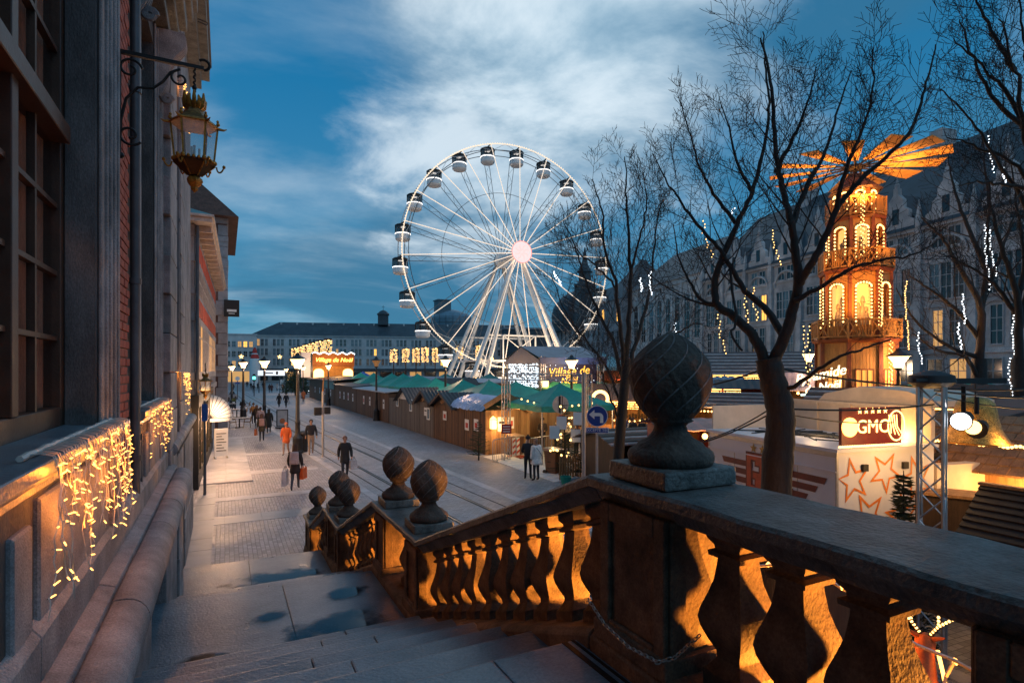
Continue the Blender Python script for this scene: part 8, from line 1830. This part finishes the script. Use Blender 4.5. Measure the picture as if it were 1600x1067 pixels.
def street_bits():
    # half dome awning
    t = thing('dome_awning', 'white half dome shop awning on dark ribs', 'awning', (-0.70, 33.2, 1.95)); wv = mat('white_awning_canvas', (.55,.54,.52), .6, var=.1); n, m = 8, 10; q = MB(); rb = MB()
    for i in range(n):
        a0, a1 = math.pi/2*i/n, math.pi/2*(i+1)/n; vs = []
        for (a) in (a0, a1):
            for j in range(m+1): b = math.pi*j/m; vs.append((1.05*math.sin(b)*math.cos(a), -1.0*math.cos(b), 1.15*math.sin(b)*math.sin(a)))
        q.add(vs, [(j, j+1, m+1+j+1, m+1+j) for j in range(m)])
        rb.tube([Vector((1.06*math.sin(math.pi*j/m)*math.cos(a0), -1.0*math.cos(math.pi*j/m), 1.16*math.sin(math.pi*j/m)*math.sin(a0))) for j in range(m+1)], .014, 4)
    q.add([(1.05*math.sin(math.pi*j/m), -math.cos(math.pi*j/m), 0) for j in range(m+1)]+[(1.05*math.sin(math.pi*j/m), -math.cos(math.pi*j/m), -.18) for j in range(m+1)], [(j, j+1, m+2+j, m+1+j) for j in range(m)])
    q.build('canvas', wv, t, smooth=50); rb.build('rib', M['black'], t); lamp('awning_light', t, (1.2,-1.7,.9), 25, (1.0,.7,.4), .2)
    t = thing('blue_plate_post', 'dark post with small blue plate before the shop front', 'post', (-0.62, 22.6, 0)); q = MB(); q.cyl((0,0,0),(0,0,3.3),.05,n=8); q.build('post', M['zinc'], t); q = MB(); q.box(-.09,.09,-.07,-.05,2.6,3.2); q.build('plate', mat('blue_enamel',(.02,.08,.3),.4), t)
    t = thing('menu_board', 'white menu board standing below the dome awning', 'sign', (-0.15, 31.4, 0), R(10)); q = MB(); q.box(-.3,.3,-.03,.03,.15,1.5); q.box(-.3,-.26,-.2,.2,0,.15); q.box(.26,.3,-.2,.2,0,.15); b = q.build('board', M['poster'], t); q = MB()
    for i in range(7): q.box(-.22,.22-.1*(i%3),-.036,-.031,.4+i*.14,.44+i*.14)
    q.build('print', M['black'], b)
    # gold light columns
    gl = M['bulb_gold']; gl2 = glow('light_column_strings', (1.0,.56,.18), 1.6)
    def column(px, py0, py1, d, w, lab):
        P = at(px, py1, d); h = (py1-py0)/889*d; W_ = w/889*d; t = thing('light_column', lab, 'light column', (P.x,P.y,0), yaw_to_cam(P)+.3, 'columns of golden light strings'); z0 = P.z
        q = MB(); q.box(-W_/2,W_/2,-W_/2,W_/2,z0+h,z0+h*1.05); q.cyl((0,0,0),(0,0,z0+h),W_*.1,n=6); q.build('frame', M['wood_dark'], t); q = MB(); n = 5
        for s in range(4):
            for i in range(n):
                u = (i+.5)/n-.5; x, y = ((u,-.5),(.5,u),(u,.5),(-.5,u))[s]
                for k in range(13):
                    if rnd.random() < .5: q.box(x*W_-.07*d/150, x*W_+.07*d/150, y*W_-.05, y*W_+.05, z0+h*(k+.1)/13, z0+h*(k+.6)/13)
        stuff(q.build('string_lights', gl2, t)); q = MB(); q.ball((0,-W_*.4,z0+h*.97), W_*.16, 6, 4); q.build('lamp', gl, t)
    for i, (px, a, b, d, w) in enumerate(((512,531,572,120,10),(499,533,572,128,9),(488,536,571,136,8),(478,539,571,145,8),(469,542,571,154,7),(460,544,571,163,7))): column(px, a, b, d, w, ['tallest golden light column, rightmost of the left row','second golden light column from the right in the left row','third golden light column from the right in the left row','fourth golden light column from the right in the left row','fifth golden light column from the right in the left row','farthest golden light column at the left end of its row'][i])
    for i, (px, a, b, d, w) in enumerate(((615,546,566,115,9),(634,545,566,112,9),(650,544,566,110,9),(664,543,566,110,9),(680,544,566,112,8),(718,540,560,112,9),(748,540,566,110,8))): column(px, a, b, d, w, ['golden light column right of the blue tent, first of the right group','second golden light column of the right group','third golden light column of the right group','fourth golden light column of the right group','fifth golden light column, dimmer, before the wheel rim','golden light column behind the lit lamp post','golden light column between the left wheel legs'][i])
    # gold sign stall
    P = at(521, 590, 93); t = thing('gold_sign_stall', 'tall golden lit stall front with glowing script sign at the far market end', 'stall', (P.x,P.y,0), yaw_to_cam(P)+.15); q = MB(); q.box(-3.2,3.2,0,3,0,7.1); q.build('front', mat('golden_board',(.5,.24,.05),.5), t); q = MB(); q.box(-3.3,3.3,-.3,-.02,5.0,7.0); q.build('sign_panel', mat('dark_orange_panel',(.35,.12,.02),.5), t); text('lettering','Village de Noël',.95,M['bulb_warm'],t,(0,-.35,6.0),shear=.3,ext=.03)
    for x in (-2.3,2.3): q = MB(); q.ext([(x-.8,-.05,2.0),(x+.8,-.05,2.0),(x+.8,-.05,4.0)]+[(x+.8*math.cos(a),-.05,4.0+.6*math.sin(a)) for a in [math.pi*j/8 for j in range(1,8)]]+[(x-.8,-.05,4.0)],(0,.04,0)); q.build('lit_arch', M['bulb_gold'], t)
    q = MB()
    for i in range(30): q.ball((-3.3+6.6*i/29,-.3,7.1+.15*math.sin(i)), .1, 5, 4)
    stuff(q.build('bulbs', M['bulb_white'], t)); q = MB(); q.box(-5.0,-3.6,-.3,.3,3.2,7.2); q.build('pillar', M['poster'], t); lamp('sign_wash', t, (0,-4,5.5), 500, (1.0,.45,.1), .5)
    P = at(398, 562, 150); t = thing('santa_figure', 'tall red and white stacked Christmas figure beyond the lamps', 'figure', (P.x,P.y,0)); z = P.z-.6; rdm = mat('red_fabric',(.55,.03,.02),.6)
    q = MB(); q.lathe([(1.3,0),(1.25,z),(1.15,z+.9)], 14); q.build('white_base', M['poster'], t, smooth=40); q = MB(); q.lathe([(1.1,z+.9),(1.0,z+1.5),(.75,z+2.0)], 14); q.lathe([(.6,z+2.3),(.55,z+2.9),(.4,z+3.5),(.1,z+3.9)], 14); q.build('red_body', rdm, t, smooth=40); q = MB(); q.lathe([(.8,z+2.0),(.85,z+2.15),(.62,z+2.3)], 14); q.build('white_band', M['poster'], t)
    P = gnd(397,610); P = at(397,578,95); t = thing('traffic_light', 'traffic light showing green at the far crossing', 'traffic light', (P.x,P.y,0), yaw_to_cam(P)); q = MB(); q.cyl((0,0,0),(0,0,2.6),.07,n=6); q.box(-.2,.2,-.1,.15,2.5,3.7); q.build('housing', M['black'], t); q = MB(); q.tube([(0,-.14,3.05),(0,-.1,3.05)],.26,12); q.build('green_lens', glow('green_signal',(.1,1.0,.75),3), t)
    P = at(424,578,110); t = thing('white_signboard', 'long white signboard on posts across the far street', 'sign', (P.x,P.y,0), yaw_to_cam(P)); q = MB(); q.box(-2.4,2.4,-.05,.05,3.3,4.3); q.build('board', glow('lit_white_board',(.8,.85,.9),.6), t); q = MB(); q.box(-1.4,.3,-.07,-.055,3.7,3.9); q.box(.8,1.2,-.07,-.055,3.5,4.1); q.build('print', M['black'], t); q = MB(); q.cyl((-2.2,.1,0),(-2.2,.1,3.3),.1,n=6); q.cyl((2.2,.1,0),(2.2,.1,3.3),.1,n=6); q.build('post', M['zinc'], t)
    P = at(437,578,100); t = thing('bus_stop_sign', 'slim post with two small white and red plates', 'sign', (P.x,P.y,0), yaw_to_cam(P)); q = MB(); q.cyl((0,0,0),(0,0,3.2),.06,n=6); q.build('post', M['zinc'], t); q = MB(); q.box(.1,.7,-.03,.03,1.9,2.7); q.box(-.25,.45,-.03,.03,1.2,1.6); q.build('plate', M['poster'], t)
    P = at(371,578,85); t = thing('no_entry_sign', 'round white sign over a blue plate near the brick house corner', 'road sign', (P.x,P.y,0), yaw_to_cam(P)); q = MB(); q.cyl((0,0,0),(0,0,3.3),.06,n=6); q.build('post', M['zinc'], t); q = MB(); q.tube([(0,-.1,3.1),(0,-.07,3.1)],.32,16); q.build('disc', M['poster'], t); q = MB(); q.box(-.3,.3,-.1,-.07,2.3,2.6); q.build('plate', mat('blue_plate',(.02,.08,.3),.4), t)
    P = at(462,578,98); t = thing('clipped_bush', 'rounded dark green bush behind the nearest lamp post', 'bush', (P.x,P.y,0)); q = MB(); rr = random.Random(4)
    for i in range(2600):
        a, b = rr.uniform(0,6.28), rr.uniform(-.2,1.5); r = 1.9*(rr.random()**.25)*(1+.15*math.sin(a*3)); p = Vector((r*math.cos(a)*math.cos(b)*1.2, r*math.sin(a)*math.cos(b), 1.0+r*1.6*math.sin(b))); d1 = Vector((rr.gauss(0,1),rr.gauss(0,1),rr.gauss(0,1))).normalized()*.14; d2 = d1.orthogonal().normalized()*.09; q.add([p-d1,p+d2,p+d1,p-d2],[(0,1,2,3)])
    stuff(q.build('foliage', mat('dark_bush_leaf',(.03,.05,.02),.6,scale=2,bump=0,col2=(.07,.09,.03)), t)); q = MB(); q.cyl((0,0,0),(0,0,1.8),.2,n=6); q.build('stem', M['bark'], t)
    # parked cars at the far crossing
    def car(px, d, rz, c, lab):
        P = at(px,578,d); t = thing('parked_car', lab, 'car', (P.x,P.y,0), rz); q = MB(); prof = [(-2.0,.35),(-2.05,.75),(-1.3,.92),(-.7,1.42),(.7,1.45),(1.4,.98),(2.0,.85),(2.05,.4)]; q.ext([(-.82,y,z) for y, z in prof],(1.64,0,0)); q.build('body', mat('car_paint',c,.3,bump=0), t, bevel=.06, seg=2); q = MB(); q.ext([(-.83,-1.2,.95),(-.83,-.66,1.36),(-.83,.66,1.38),(-.83,1.25,.98)],(1.66,0,0)); q.build('window', M['win_dark'], t)
        for x in (-.8,.8):
            for y in (-1.25,1.3): q = MB(); q.tube([(x-.1,y,.32),(x+.1,y,.32)],.32,12); q.build('wheel', M['black'], t)
        for x in (-.6,.6): q = MB(); q.box(x-.15,x+.15,-2.08,-2.03,.6,.72); q.build('headlight', M['bulb_white'], t)
    car(353,80,R(160),(.25,.28,.32),'pale car at the left street corner behind the brick house'); car(482,104,R(10),(.03,.03,.035),'dark car parked behind the bush')
street_bits()
for i, (px, py, lab) in enumerate(((437,557.5,'yellow glowing star above the far canopy'),(377,557,'yellow glowing star on the white block'))):
    P = at(px, py, 190 if i == 0 else 180); t = thing('star_light', lab, 'star light', P, yaw_to_cam(P)); q = MB(); q.ext([(a,0,b) for a, b in star_pts(.8,(0,0))],(0,.1,0)); q.build('star', M['bulb_gold'], t)

def market_strings():
    k = 0
    for (a, b, lab) in ((at(815,622,27), at(925,628,26), 'warm bulb string across the market entrance'), (at(840,640,31), at(1000,618,36), 'warm bulb string from the tarpaulin hut to the wreath stall'), (at(1095,640,24), at(1250,625,30), 'warm bulb string over the slatted roofs'), (at(1400,660,16), at(1600,690,13), 'warm bulb string along the bar roofs'), (at(960,655,30), at(1060,640,28), 'warm bulb string behind the big bud finial')):
        t = thing('bulb_string', lab, 'string lights', a, 0, 'bulb strings over the market'); q = MB(); c = MB(); d = b-a; n = int(d.length/.28)
        pts = [d*(i/n)-Vector((0,0,.9*(i/n)*(1-i/n))) for i in range(n+1)]; c.tube(pts, .008, 4, cap=False)
        for p in pts: q.ball(p-Vector((0,0,.05)), .045, 5, 4)
        c.build('cable', M['cable_black'], t); stuff(q.build('bulbs', M['bulb_gold'], t))
market_strings()
